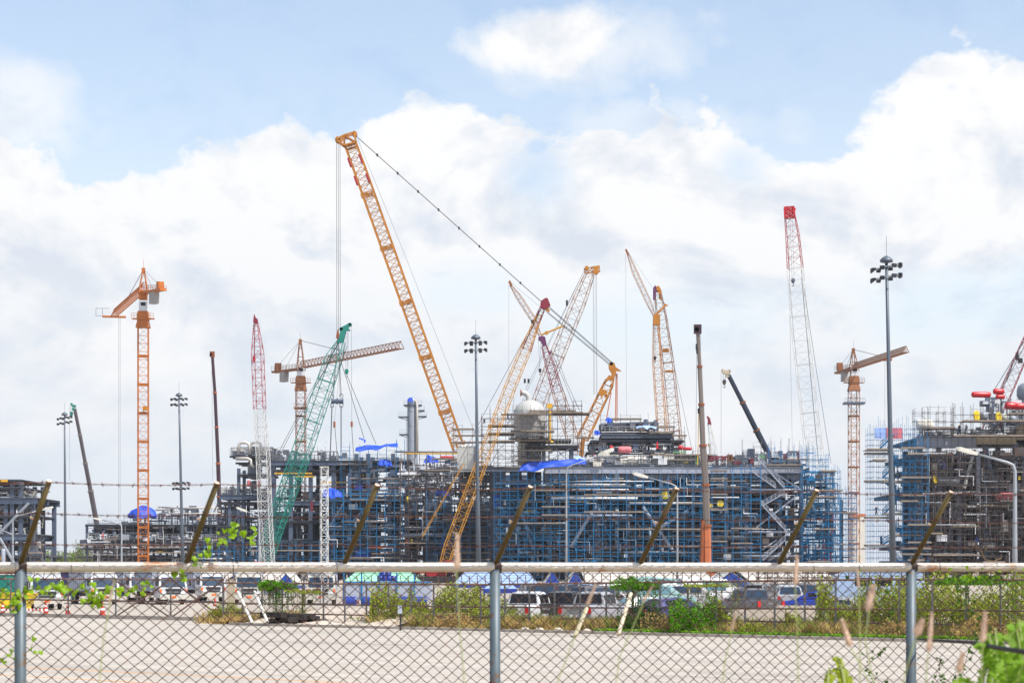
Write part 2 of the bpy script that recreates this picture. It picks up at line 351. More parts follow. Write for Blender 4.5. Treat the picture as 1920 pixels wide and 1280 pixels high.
def tag(o, label=None, cat=None, group=None, kind=None):
    if label: o['label'] = label
    if cat: o['category'] = cat
    if group: o['group'] = group
    if kind: o['kind'] = kind
    return o
def thing(name, label, cat, loc=(0, 0, 0), group=None):
    o = bpy.data.objects.new(name, None); C.objects.link(o); o.location = loc; o.empty_display_size = 0.2
    W[o.name] = np.array(loc, float); return tag(o, label, cat, group)
def kids(o, tab={}):
    return [c for c in list(bpy.data.objects) if c.parent == o]
def copy_tree(o, loc, rz=0.0, label=None, group=None, swap=None, scale=None):
    def cp(a, parent):
        c = a.copy(); C.objects.link(c); c.parent = parent
        if swap and c.type == 'MESH' and c.data.materials and c.data.materials[0].name in swap:
            c.data = c.data.copy(); c.data.materials[0] = M[swap[c.data.materials[0].name]]
        for ch in a.children: cp(ch, c)
        return c
    r = cp(o, None); r.location = loc; r.rotation_euler = (0, 0, rz)
    if scale: r.scale = (scale,)*3
    if label: r['label'] = label
    if group: r['group'] = group
    return r
def nrm(v): v = np.asarray(v, float); return v/np.linalg.norm(v)
def lattice(mb, nodes, k=1.0, ct=0.12, bt=0.06, rot=0.0, aspect=1.0, style='Z', flip=False, mb2=None, xheavy=0):
    """four-chord lattice through nodes [(point, width)]"""
    pts = [np.asarray(p, float) for p, _ in nodes]; ws = [w for _, w in nodes]
    cum = [0.0]
    for i in range(1, len(pts)): cum.append(cum[-1]+np.linalg.norm(pts[i]-pts[i-1]))
    d = nrm(pts[-1]-pts[0]); ref = np.array([0, 1.0, 0]) if abs(d[1]) < 0.9 else np.array([0, 0, 1.0])
    a = nrm(np.cross(d, ref)); b = np.cross(d, a); ca, sa = math.cos(rot), math.sin(rot)
    a, b = a*ca+b*sa, -a*sa+b*ca
    wm = max(ws); np_ = max(2, int(round(cum[-1]/(wm*k)))); ts = np.linspace(0, cum[-1], np_+1)
    rings = []
    for t in ts:
        i = min(max(np.searchsorted(cum, t)-1, 0), len(pts)-2); q = (t-cum[i])/max(cum[i+1]-cum[i], 1e-6)
        p = pts[i]*(1-q)+pts[i+1]*q; w_ = (ws[i]*(1-q)+ws[i+1]*q)/2
        rings.append([p+a*w_*sx+b*w_*aspect*sy for sx, sy in ((-1, -1), (1, -1), (1, 1), (-1, 1))])
    Rg = np.array(rings)
    ct *= 0.8; bt *= 0.72
    for c in range(4): mb.bars(Rg[:-1, c], Rg[1:, c], ct)
    m2 = mb2 or mb
    for c in range(4):
        e = (c+1) % 4
        if style != 'zig': m2.bars(Rg[:, c], Rg[:, e], bt)
        if style == 'X':
            m2.bars(Rg[:-1, c], Rg[1:, e], bt); m2.bars(Rg[:-1, e], Rg[1:, c], bt)
        else:
            par = (np.arange(np_)+c) % 2 == 0
            A = np.where(par[:, None], Rg[:-1, c], Rg[:-1, e]); B = np.where(par[:, None], Rg[1:, e], Rg[1:, c]); m2.bars(A, B, bt)
    if xheavy:
        for i in range(xheavy, np_, xheavy):
            for c in range(4): m2.bars(Rg[i, c], Rg[i, (c+1) % 4], ct*0.9)
    return Rg
def hookblock(parent, p, s, m='dark_steel', name='hook_block', mh='dark_steel'):
    b = MB(); b.prism([p+np.array(q)*s for q in ((-0.28, -0.15, 0.6), (0.28, -0.15, 0.6), (0.42, -0.15, 0.15), (0.22, -0.15, -0.45), (-0.22, -0.15, -0.45), (-0.42, -0.15, 0.15))], (0, 0.3*s, 0))
    b.lathe([(0.3*s, 0), (0.3*s, 0.12*s)], p+np.array((0, -0.28*s, 0.15*s)), (0, 1, 0), 10)
    hb = b.build(name, m, parent)
    h = MB(); h.tube([p+np.array((x, 0, z))*s for x, z in ((0, -0.4), (0, -0.62), (0.2, -0.75), (0.18, -1.0), (0, -1.08), (-0.2, -0.98), (-0.22, -0.85))], 0.07*s, 5); h.build('hook', mh, hb)
    return hb
def rope(parent, pts, r=0.04, m='wire_rope', name='rope'):
    b = MB(); b.bars(pts[:-1], pts[1:], r, 3); return b.build(name, m, parent)

# ================================================================== ground
def gplane(name, poly, z, m, **k):
    b = MB(); b.add([(x, y, z) for x, y in poly], [list(range(len(poly)))]); o = b.build(name, m); return tag(o, kind='structure', **k)
def mat_nodes(name, fn):
    m = bpy.data.materials.new(name); m.use_nodes = True; fn(m.node_tree, m.node_tree.nodes, m.node_tree.links, m.node_tree.nodes['Principled BSDF']); M[name] = m
DIR = np.array([0.766, -0.643]); NRM = np.array([0.643, 0.766])      # along and across the road
def road_nodes(t, n, l, b):
    b.inputs['Roughness'].default_value = 0.9
    g = n.new('ShaderNodeTexCoord'); mp = n.new('ShaderNodeMapping'); mp.inputs['Rotation'].default_value = (0, 0, math.atan2(0.643, 0.766)); l.new(g.outputs['Object'], mp.inputs[0])
    m2 = n.new('ShaderNodeMapping'); m2.inputs['Scale'].default_value = (0.03, 0.9, 1); l.new(mp.outputs[0], m2.inputs[0])
    a = n.new('ShaderNodeTexNoise'); a.inputs['Scale'].default_value = 1.0; a.inputs['Detail'].default_value = 7; l.new(m2.outputs[0], a.inputs[0])
    c = n.new('ShaderNodeTexNoise'); c.inputs['Scale'].default_value = 1.3; c.inputs['Detail'].default_value = 8; c.inputs['Roughness'].default_value = 0.7; l.new(g.outputs['Object'], c.inputs[0])
    r = n.new('ShaderNodeMapRange'); l.new(a.outputs['Fac'], r.inputs[0]); r.inputs[1].default_value = 0.33; r.inputs[2].default_value = 0.67
    x = n.new('ShaderNodeMix'); x.data_type = 'RGBA'; l.new(r.outputs[0], x.inputs[0]); x.inputs[6].default_value = (0.355, 0.318, 0.272, 1); x.inputs[7].default_value = (0.45, 0.405, 0.35, 1)
    y = n.new('ShaderNodeMix'); y.data_type = 'RGBA'; y.blend_type = 'MULTIPLY'; y.inputs[0].default_value = 1
    r2 = n.new('ShaderNodeMapRange'); l.new(c.outputs['Fac'], r2.inputs[0]); r2.inputs[1].default_value = 0.3; r2.inputs[2].default_value = 0.7; r2.inputs[3].default_value = 0.86; r2.inputs[4].default_value = 1.1
    l.new(x.outputs[2], y.inputs[6]); l.new(r2.outputs[0], y.inputs[7])
    m3 = n.new('ShaderNodeMapping'); m3.inputs['Scale'].default_value = (0.05, 0.28, 1); l.new(mp.outputs[0], m3.inputs[0])
    q = n.new('ShaderNodeTexNoise'); q.inputs['Scale'].default_value = 1; q.inputs['Detail'].default_value = 3; l.new(m3.outputs[0], q.inputs[0])
    vr = n.new('ShaderNodeTexVoronoi'); vr.feature = 'DISTANCE_TO_EDGE'; vr.inputs['Scale'].default_value = 0.22; l.new(mp.outputs[0], vr.inputs[0])
    r3 = n.new('ShaderNodeMapRange'); l.new(vr.outputs['Distance'], r3.inputs[0]); r3.inputs[1].default_value = 0.0; r3.inputs[2].default_value = 0.012; r3.inputs[3].default_value = 0.78; r3.inputs[4].default_value = 1.0
    r4 = n.new('ShaderNodeMapRange'); l.new(q.outputs['Fac'], r4.inputs[0]); r4.inputs[1].default_value = 0.56; r4.inputs[2].default_value = 0.6; r4.inputs[3].default_value = 1.0; r4.inputs[4].default_value = 0.86
    mm = n.new('ShaderNodeMath'); mm.operation = 'MULTIPLY'; l.new(r3.outputs[0], mm.inputs[0]); l.new(r4.outputs[0], mm.inputs[1])
    z = n.new('ShaderNodeMix'); z.data_type = 'RGBA'; z.blend_type = 'MULTIPLY'; z.inputs[0].default_value = 1; l.new(y.outputs[2], z.inputs[6]); l.new(mm.outputs[0], z.inputs[7]); l.new(z.outputs[2], b.inputs['Base Color'])
mat_nodes('asphalt', road_nodes)
mat('dirt', hexc(158, 140, 116), 0.95, var=0.15, scale=0.15, stain=hexc(140, 132, 84), smin=0.5, smax=0.62)
mat('yard', hexc(164, 154, 142), 0.9, var=0.1, scale=0.08, stain=hexc(160, 150, 138), smin=0.55, smax=0.7)
mat('paint_orange', hexc(226, 160, 84), 0.8, var=0.1, scale=2, stain=hexc(168, 156, 146), smin=0.5, smax=0.66)
mat('paint_white', hexc(206, 204, 200), 0.8, var=0.08, scale=2, stain=hexc(170, 164, 156), smin=0.48, smax=0.62)
# one sheet to the horizon, raised a little into a bank under the near fence
b = MB(); xs = [-4000, -300, -60, -20, -8, 0, 8, 20, 60, 300, 4000]; ys = [-60, 0, 4, 8, 14, 18, 24, 30, 60, 150, 400, 900, 2500, 8000]
zf = lambda y: 0.95 if y <= 14 else (0.0 if y >= 30 else 0.95*(0.5+0.5*math.cos(math.pi*(y-14)/16)))
V = [(x, y, zf(y)-0.008) for y in ys for x in xs]; nx = len(xs)
b.addq(V, [(j*nx+i, j*nx+i+1, (j+1)*nx+i+1, (j+1)*nx+i) for j in range(len(ys)-1) for i in range(nx-1)])
tag(b.build('ground', 'dirt', smooth=True), kind='structure')
def rp(along, across): q = DIR*along+NRM*across; return (q[0], q[1])
gplane('road', [rp(-160, 31), rp(60, 31), rp(60, 75.2), rp(-82.5, 75.2), rp(-85.5, 79.9), rp(-160, 79.9)], 0.0, 'asphalt')
gplane('yard_ground', [rp(-190, 79.9), rp(-85.5, 79.9), rp(-82.5, 81.5), rp(60, 81.5), (140, 180), (420, 1200), (-420, 1200), (-160, 300)], 0.0, 'yard')
for i, (ac, wd, m, segs) in enumerate(((35.7, 0.16, 'paint_orange', None), (38.9, 0.16, 'paint_orange', None), (43.0, 0.14, 'paint_white', 6), (47.6, 0.16, 'paint_white', None), (54.2, 0.15, 'paint_white', 6), (61.5, 0.16, 'paint_white', None), (68.0, 0.15, 'paint_white', 9))):
    b = MB()
    step = 300 if not segs else segs
    a = -120.0
    while a < 40:
        a2 = min(40, a+(160 if not segs else segs*0.55))
        b.add([(*rp(a, ac-wd/2), 0.004), (*rp(a2, ac-wd/2), 0.004), (*rp(a2, ac+wd/2), 0.004), (*rp(a, ac+wd/2), 0.004)], [[0, 1, 2, 3]])
        a += step
    o = b.build('road_marking', m); tag(o, kind='structure')
b = MB()
b.prism([(*rp(-82.3, 75.21), -0.02), (*rp(60, 75.21), -0.02), (*rp(60, 75.45), -0.02), (*rp(-82.3, 75.45), -0.02)], (0, 0, 0.15)); tag(b.build('kerb', 'kerb'), kind='structure')
b = MB()      # sloping concrete apron behind the kerb
def apron(u_, v_):
    a = -81.5+u_*10.5; c = 75.5+v_*6.0; p = rp(a, c); return (p[0], p[1], 0.1+0.75*math.sin(v_*1.57)*(0.7+0.3*math.sin(u_*9))+0.05*math.sin(u_*31+v_*5))
b.sheet(apron, 24, 10); tag(b.build('concrete_bank', 'concrete', smooth=True), 'broken slab of bare concrete sloping up from the road edge', 'concrete bank', kind='structure')

def along(px, c):
    t = (px-960)/F
    return (t*0.766*c-0.643*c)/(0.766+0.643*t)

# ================================================================== process modules (large structures)
def module_frame(root, Y, D, cols, levels, px0, px1, mcol='steel_blue_grey', mbeam='beam_pale', wcol=1.0, rows=3, skip=(), bt=1.3, deckmat='deck_dark', bottom=0.0, inset=0.0):
    """columns at cols (pixels at Y), decks at levels [(py, beam height m, x0, x1)]"""
    topz = max(P(0, l[0], Y)[2] for l in levels)
    ry = np.linspace(0.8, D-0.8, rows)
    for c in cols:
        if isinstance(c, tuple): cx, ztop, m_ = c[0], P(0, c[1], Y)[2], (c[2] if len(c) > 2 else mcol)
        else: cx, ztop, m_ = c, topz-0.3, mcol
        X = (cx-960)/F*Y
        for j, yy in enumerate(ry):
            if j and rng.random() < 0.15: continue
            b = MB(); b.box((X, Y+yy, (ztop+bottom)/2), (wcol, wcol, ztop-bottom)); b.build('column', m_, root)
    for (py, bh, x0, x1, *r) in levels:
        z = P(0, py, Y)[2]; Xa, Xb = (x0-960)/F*Y, (x1-960)/F*Y
        fy = r[0] if r else 0.0
        b = MB(); b.box(((Xa+Xb)/2, Y+D/2+fy, z-0.12), (Xb-Xa, D-0.3, 0.2)); dk = b.build('deck', deckmat, root)
        b = MB()
        bh_ = bh; bh = bh if bh >= 0.9 else bh*0.6+0.14
        for yy in (fy-0.02, D/2, D-0.2):      # edge girders: web, two flanges, stiffeners
            b.box(((Xa+Xb)/2, Y+yy, z-0.25-bh/2), (Xb-Xa+0.1, 0.08, bh-0.14))
            for zz in (z-0.25, z-0.25-bh): b.box(((Xa+Xb)/2, Y+yy, zz), (Xb-Xa+0.2, 0.5, 0.09))
        nst = int((Xb-Xa)/3.2)
        for i in range(nst+1): b.box((Xa+(Xb-Xa)*i/max(nst, 1), Y+fy-0.12, z-0.25-bh/2), (0.07, 0.2, bh-0.16))
        for i in range(int((Xb-Xa)/5)+1): b.box((Xa+2+i*5, Y+D/2, z-0.25-bh*0.4), (0.25, D-0.9, bh*0.7))
        b.build('girder', mbeam if bh_ >= 0.9 else 'deck_dark', root)
    return topz
def railing(root, px0, px1, py, Y, h=1.1, m='pole_galv', step=1.6, dy=-0.2):
    b = MB(); z = P(0, py, Y)[2]; Xa, Xb = (px0-960)/F*Y, (px1-960)/F*Y; n = max(2, int((Xb-Xa)/step)); xs = np.linspace(Xa, Xb, n)
    A = np.stack([xs, np.full(n, Y+dy), np.full(n, z)], 1); B = A+np.array([0, 0, h]); b.bars(A, B, 0.035, 4)
    for hh in (h, h*0.55): b.bars([(Xa, Y+dy, z+hh)], [(Xb, Y+dy, z+hh)], 0.035, 4)
    b.box(((Xa+Xb)/2, Y+dy, z+0.1), (Xb-Xa, 0.03, 0.18))
    return b.build('railing', m, root)
def clutter(root, px0, px1, py0, py1, Y, D, n, mats, rmax=0.35, vert=0.25, sd_=1, name='pipework', near=0.3, boxes=0.2):
    r_ = np.random.RandomState(sd_)
    for k, m in enumerate(mats):
        b = MB(); q = n//len(mats)
        for i in range(q):
            y = Y+near+r_.rand()**1.5*(D-near); x = (px0+(px1-px0)*r_.rand()-960)/F*Y; z = P(0, py0+(py1-py0)*r_.rand(), Y)[2]
            rad = 0.06+rmax*r_.rand()**3
            lim0, lim1 = (px0-960)/F*Y, (px1-960)/F*Y; zl = P(0, py1, Y)[2]; zh = P(0, py0, Y)[2]
            t = r_.rand()
            if t < boxes:
                b.box((x, y, z), (0.4+1.8*r_.rand(), 0.6+r_.rand(), 0.4+1.4*r_.rand()))
                continue
            ln = 1.5+9*r_.rand()**2
            if t < boxes+vert: pts = [(x, y, max(zl, z-ln/2)), (x, y, min(zh, z+ln/2))]
            elif t > 0.92: pts = [(x, y, z), (x, y+min(4, ln), z)]
            else:
                xa, xb = max(lim0, x-ln/2), min(lim1, x+ln/2); pts = [(xa, y, z), (xb, y, z)]
                if r_.rand() < 0.5: pts.append((xb, y, max(zl, z-1-2*r_.rand())))
                if r_.rand() < 0.3: pts.insert(0, (xa, y, min(zh, z+1+1.5*r_.rand())))
            b.bars(pts[:-1], pts[1:], rad, 6, caps=True)
            if r_.rand() < 0.5 and len(pts) == 2:
                d = nrm(np.array(pts[1])-np.array(pts[0])); p = np.array(pts[0])+d*r_.rand()*ln*0.5; b.bars([p-d*0.09], [p+d*0.09], rad*1.7, 8, caps=True)
        tag(b.build(name, m, root), kind='stuff')
def pipe(root, pts, r, m='pipe_white', n=10, name='pipe'):
    b = MB(); b.tube(pts, r, n); return b.build(name, m, root, smooth=True)
def hpipe(root, x0, x1, py, Y, rpx, m='pipe_white', dy=0.3):
    r = rpx/2/S(Y); z = P(0, py, Y)[2]
    o = pipe(root, [((x0-960)/F*Y, Y+dy, z), ((x1-960)/F*Y, Y+dy, z)], r, m)
    return o
def brace(root, a, b_, Y, wpx, m='steel_blue_grey', dy=0.4, rnd=False):
    p, q = P(*a, Y)+np.array((0, dy, 0)), P(*b_, Y)+np.array((0, dy, 0)); mb = MB()
    mb.bars([p], [q], wpx/2/S(Y), 8 if rnd else 4, caps=True); return mb.build('brace', m, root)
def vessel(root, px, py, Y, lpx, dpx, m='vessel_white', axis=(1, 0, 0), dy=1.5, name='vessel', dome=0.35):
    r = dpx/2/S(Y); l_ = lpx/2/S(Y); d = r*dome*2
    prof = [(0.02, -l_), (r*0.55, -l_+d*0.12), (r*0.88, -l_+d*0.45), (r, -l_+d), (r, l_-d), (r*0.88, l_-d*0.45), (r*0.55, l_-d*0.12), (0.02, l_)]
    b = MB(); b.lathe(prof, P(px, py, Y)+np.array((0, dy, 0)), axis, 18); return b.build(name, m, root, smooth=True)
def scaffold(label, px0, px1, py0, py1, Y, rows=2, dxm=1.9, dzm=2.0, ddm=1.3, m='scaf_blue', mp='plank', sd_=0, pbr=0.25, plk=0.3, base=None, r=0.055, miss=0.12, poke=1.6, rail=True, group='tube scaffolds round the modules', ragged=0, cut=None):
    r_ = np.random.RandomState(sd_); X0, X1 = (px0-960)/F*Y, (px1-960)/F*Y
    zt = P(0, py0, Y)[2]; zb = P(0, py1, Y)[2] if base is None else base
    root = thing('scaffolding', label, 'scaffold', ((X0+X1)/2, Y, zb), group)
    nx_, nz = max(2, int(round((X1-X0)/dxm))+1), max(2, int(round((zt-zb)/dzm))+1)
    xs, zs = np.linspace(X0, X1, nx_), np.linspace(zb, zt, nz)
    tops = np.full(nx_, zt)
    if ragged: tops = zt-ragged*np.abs(np.cumsum(r_.randn(nx_)*0.35)).clip(0, 3)*dzm
    if cut: tops = np.array([cut((x/Y*F+960)) for x in xs])
    ub, lb, bb, pb = MB(), MB(), MB(), MB()
    jx = r_.randn(nx_)*0.12; jy = r_.randn(rows)*0.1
    for j in range(rows):
        y = Y-j*ddm+jy[j]
        A = np.stack([xs+jx, np.full(nx_, y), np.full(nx_, zb)], 1); B = A.copy(); B[:, 2] = tops+r_.rand(nx_)*poke
        ub.bars(A, B, r, 4)
        for z in zs:
            zz = z+r_.randn()*0.08
            ok = (tops[:-1] >= z-0.1) & (tops[1:] >= z-0.1) & (r_.rand(nx_-1) > miss)
            A = np.stack([xs[:-1]+jx[:-1]-0.15, np.full(nx_-1, y), np.full(nx_-1, zz)], 1)[ok]; B = np.stack([xs[1:]+jx[1:]+0.15, np.full(nx_-1, y), np.full(nx_-1, zz+0)], 1)[ok]
            if len(A): lb.bars(A, B, r*0.9, 4)
            if rail and j == rows-1:
                ok2 = ok & (r_.rand(nx_-1) < 0.55)
                A2 = A = np.stack([xs[:-1]+jx[:-1]-0.15, np.full(nx_-1, y), np.full(nx_-1, zz+0.95)], 1)[ok2]
                if len(A2): lb.bars(A2, A2+np.array([xs[1]-xs[0]+0.3, 0, 0]), r*0.75, 4)
        for i in range(nx_-1):
            for z in zs[:-1]:
                if r_.rand() < pbr*0.5 and tops[i] > z+dzm*0.9 and tops[i+1] > z+dzm*0.9:
                    s_ = r_.rand() < 0.5; bb.bars([(xs[i] if s_ else xs[i+1], y-0.08, z)], [(xs[i+1] if s_ else xs[i], y-0.08, z+dzm*(1 if r_.rand() < 0.6 else 2))], r*0.75, 4)
    for i in range(nx_):
        for z in zs:
            if tops[i] >= z-0.1: lb.bars([(xs[i]+jx[i], Y+0.2, z)], [(xs[i]+jx[i], Y-(rows-1)*ddm-0.2, z)], r*0.8, 4)
    z_i = 0
    while z_i < nz:
        if r_.rand() < plk:
            i0 = r_.randint(0, max(1, nx_-3)); i1 = min(nx_-1, i0+r_.randint(2, max(3, nx_)))
            while i1 > i0+1 and tops[i1] < zs[z_i]: i1 -= 1
            if tops[i0] >= zs[z_i]: pb = MB(); pb.box(((xs[i0]+xs[i1])/2, Y-(rows-1)*ddm/2, zs[z_i]+0.09), (xs[i1]-xs[i0]+0.8, (rows-1)*ddm+0.5, 0.09)); pb.box(((xs[i0]+xs[i1])/2, Y-(rows-1)*ddm-0.2, zs[z_i]+0.25), (xs[i1]-xs[i0]+0.6, 0.05, 0.22)); pb.build('plank_platform', mp, root)
        z_i += 1
    ub.build('uprights', m, root); lb.build('ledgers', m, root)
    if bb.n: bb.build('diagonal_braces', m if sd_ % 2 else 'scaf_grey', root)
    return root
def tarp(label, pts_px, Y, m='tarp_blue', bulge=0.6, sd_=0, name='tarpaulin', cat='tarpaulin', nu=14, nv=5, group='blue tarpaulins on the modules', sag=0.4):
    """cloth between a top edge and a bottom edge given as pixel polylines"""
    r_ = np.random.RandomState(sd_); topl, botl = pts_px
    def along_(pl, t):
        q = t*(len(pl)-1); i = min(int(q), len(pl)-2); f = q-i; return np.array(pl[i])*(1-f)+np.array(pl[i+1])*f
    ph = r_.rand(6)*6
    def fn(u_, v_):
        a = along_(topl, u_); c = along_(botl, u_); p = a*(1-v_)+c*v_
        q = P(p[0], p[1], Y)
        q[1] += -bulge*v_*2+0.35*math.sin(u_*13+ph[0]+v_*3)*bulge+0.15*math.sin(u_*23+ph[1]-v_*5)*bulge
        q[2] += sag*0.35*math.sin(u_*15+ph[2])*(0.3+v_)+0.1*sag*math.sin(u_*27+ph[3])
        return q
    b = MB(); b.sheet(fn, nu*3, nv*2); c = P(*np.mean(np.array(botl), 0), Y)
    o = b.build(name, m, origin=c, smooth=True); md = o.modifiers.new('thickness', 'SOLIDIFY'); md.thickness = 0.04
    return tag(o, label, cat, group)

YC = 500.0   # ---- central module
root = thing('process_module', 'huge grey steel process module wrapped in blue scaffolding, centre of the yard', 'process module', G(1200, YC), 'steel process modules under construction')
module_frame(root, YC, 34, [1030, (1062, 905), 1118, 1178, 1240, 1300, 1362, 1400, (1462, 872), (1503, 872, 'steel_blue_grey')],
    [(873, 1.5, 1022, 1505), (887, 1.0, 1022, 1505, 2.0), (914, 0.5, 940, 1500), (936, 0.5, 930, 1500, 0.5), (966, 0.6, 930, 1500), (982, 0.5, 930, 1500, 0.6), (1006, 0.5, 930, 1500), (1036, 0.6, 930, 1500), (1060, 0.5, 930, 1500)], 0, 0, wcol=0.9)
b = MB()
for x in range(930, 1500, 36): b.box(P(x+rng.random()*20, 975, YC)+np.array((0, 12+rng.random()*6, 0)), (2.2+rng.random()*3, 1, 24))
b.box(P(1215, 985, YC)*(1,1,0)+(0, 24, 11.5), (70, 0.4, 23)); b.build('added_backing', 'deck_dark', root)  # added panels and back sheet, blocking daylight through the frame to darken it
clutter(root, 928, 1500, 890, 1078, YC, 20, 560, ['pipe_grey', 'pipe_brown', 'steel_blue_grey', 'pipe_white'], 0.32, sd_=3)
clutter(root, 1022, 1500, 858, 874, YC, 18, 150, ['pipe_grey', 'pipe_white', 'pipe_brown'], 0.3, 0.4, sd_=4)
for x0, x1, y, r, m in ((1034, 1195, 934, 4.5, 'pipe_white'), (1180, 1330, 943, 3.6, 'pipe_white'), (1072, 1178, 918, 3.5, 'pipe_white'), (1052, 1172, 908, 2.6, 'pipe_white'), (1000, 1060, 980, 2.5, 'pipe_white'), (1050, 1225, 902, 2, 'pipe_white'), (1044, 1185, 966, 4, 'beam_pale'), (1100, 1300, 1034, 3, 'pipe_grey'), (1170, 1305, 1035, 3, 'pipe_white'), (1300, 1500, 1036, 3, 'pipe_grey'), (1030, 1150, 1047, 2.6, 'pipe_grey'), (930, 1100, 1000, 3, 'pipe_grey'), (1160, 1320, 930, 1.8, 'pipe_white'), (940, 1030, 902, 3, 'pipe_grey')):
    hpipe(root, x0, x1, y, YC, r, m, dy=-0.9)
for x, y0, y1, w_, m in ((1121, 945, 1028, 11, 'vessel_white'), (1157, 950, 1030, 8, 'vessel_white'), (1026, 895, 940, 6, 'vessel_white'), (1157, 880, 905, 12, 'vessel_white'), (1302, 880, 940, 8, 'pipe_brown'), (1478, 880, 930, 3, 'beam_pale')):
    pipe(root, [P(x, y1, YC)+np.array((0, 1.2, 0)), P(x, y0, YC)+np.array((0, 1.2, 0))], w_/2/8, m, 14)
for a, c, w_, m in (((975, 950), (1000, 1030), 7, 'steel_blue_grey'), ((1110, 960), (1070, 1025), 7, 'beam_pale'), ((1205, 950), (1260, 1030), 6, 'beam_pale'), ((1290, 958), (1238, 988), 7, 'beam_pale'), ((1495, 928), (1418, 988), 4.5, 'beam_pale'), ((1450, 885), (1492, 913), 4, 'beam_pale'), ((1492, 1018), (1440, 1050), 5, 'beam_pale'), ((1440, 885), (1425, 903), 3, 'beam_pale'), ((1455, 1012), (1428, 1030), 4, 'beam_pale'), ((1455, 925), (1426, 950), 4, 'steel_grey')):
    brace(root, a, c, YC, w_, m, dy=-1.0, rnd=w_ > 5)
for (x, y, s_) in ((1247, 928, 15), (1350, 944, 12.5), (1332, 948, 9)):
    b = MB(); b.lathe([(s_/16, 0), (s_/16, 0.35)], P(x, y, YC)+np.array((0, -1.0, 0)), (0, 1, 0), 20); b.build('flange_cover', 'cover_yellow', root, smooth=False)
for x, y, wx, wz, m in ((1112, 1004, 18, 3, 'cover_yellow'), (993, 959, 26, 5, 'cover_yellow'), (1061, 960, 22, 7, 'cover_yellow'), (1060, 955, 50, 18, 'tarp_deep'), (978, 908, 20, 20, 'tarp_deep'), (1278, 922, 20, 18, 'tarp_deep'), (931, 938, 12, 22, 'tarp_deep'), (1300, 1010, 4, 34, 'maroon'), (1470, 975, 36, 18, 'tarp_deep'), (1448, 1052, 30, 12, 'tarp_deep')):
    b = MB(); b.box(P(x, y, YC)+np.array((0, 2.5, 0)), (wx/8, 0.7, wz/8)); b.build('equipment_box', m, root)
# stair flights at the right hand end
def stair(root, a, c, Y, dy=-1.6, wd=1.0, m='beam_pale'):
    p, q = P(*a, Y)+np.array((0, dy, 0)), P(*c, Y)+np.array((0, dy, 0)); b = MB()
    for o_ in (0, -wd):
        o3 = np.array((0, o_, 0)); b.bars([p+o3], [q+o3], 0.16, 4); b.bars([p+o3+(0, 0, 1.1)], [q+o3+(0, 0, 1.1)], 0.05, 4); b.bars([p+o3+(0, 0, 0.6)], [q+o3+(0, 0, 0.6)], 0.04, 4)
        for t in np.linspace(0, 1, 6): s_ = p*(1-t)+q*t+o3; b.bars([s_], [s_+(0, 0, 1.1)], 0.05, 4)
    n = int(abs(p[2]-q[2])/0.25)
    for i in range(n): t = (i+0.5)/n; s_ = p*(1-t)+q*t; b.box(s_+(0, -wd/2, 0), (0.3, wd, 0.05))
    return b.build('stair_flight', m, root)
for a, c in (((1420, 862), (1468, 915)), ((1426, 946), (1470, 994)), ((1470, 1012), (1428, 1050)), ((1468, 925), (1428, 948)), ((1408, 884), (1452, 915))): stair(root, a, c, YC)
for x0, x1, y in ((1405, 1500, 918), (1402, 1490, 997), (1392, 1505, 1042)): hpipe(root, x0, x1, y, YC, 4, 'beam_pale', dy=-1.6)
railing(root, 1468, 1500, 995, YC, dy=-2.6); railing(root, 1022, 1500, 872, YC, step=2.2); railing(root, 1390, 1500, 1059, YC, h=2.4, dy=-3)
# upper deck block in the middle
module_frame(root, YC+6, 16, [(1112, 832), (1145, 832), (1200, 845), (1262, 820)], [(812, 0.9, 1128, 1262), (824, 0.3, 1108, 1282), (846, 0.2, 1100, 1270)], 0, 0, mbeam='steel_grey', wcol=0.6, deckmat='steel_grey', bottom=P(0, 872, YC+6)[2])
clutter(root, 1105, 1270, 828, 872, YC+6, 12, 230, ['pipe_grey', 'steel_blue_grey', 'pipe_white'], 0.25, sd_=6)
clutter(root, 1128, 1235, 792, 811, YC+6, 10, 120, ['pipe_grey', 'steel_blue_grey', 'pipe_brown'], 0.25, sd_=7)
b = MB(); b.box(P(1163, 800, YC+8), (8.5, 3, 0.7)); b.box(P(1170, 795, YC+8), (6.5, 3, 0.5)); b.build('equipment_skid', 'deck_dark', root)
railing(root, 1128, 1262, 810, YC+5, m='crane_white', h=1.3); railing(root, 1125, 1165, 871, YC+4, h=2.4, m='crane_white'); railing(root, 1180, 1205, 850, YC+4, h=2.0, m='crane_white'); railing(root, 1228, 1245, 850, YC+4, h=2.2, m='crane_white')
for (x, y, l_, d, m) in ((1195, 863, 40, 16, 'wrap_white'), (1240, 864, 36, 13, 'wrap_white'), (1170, 864, 20, 15, 'wrap_white'), (1293, 858, 30, 10, 'wrap_white'), (1262, 866, 30, 9, 'wrap_white'), (1160, 856, 9, 9, 'wrap_white')):
    vessel(root, x, y, YC, l_, d, m, dy=2.5)
vessel(root, 1172, 842, YC, 26, 13, 'wrap_pink', dy=2, name='wrapped_valve'); vessel(root, 1147, 838, YC, 8, 8, 'bright_red', dy=2, name='valve')
vessel(root, 1290, 840, YC, 17, 6, 'bright_red', dy=2, name='red_pipe_stub'); vessel(root, 1277, 838, YC, 9, 9, 'bright_red', dy=2, name='red_flange')
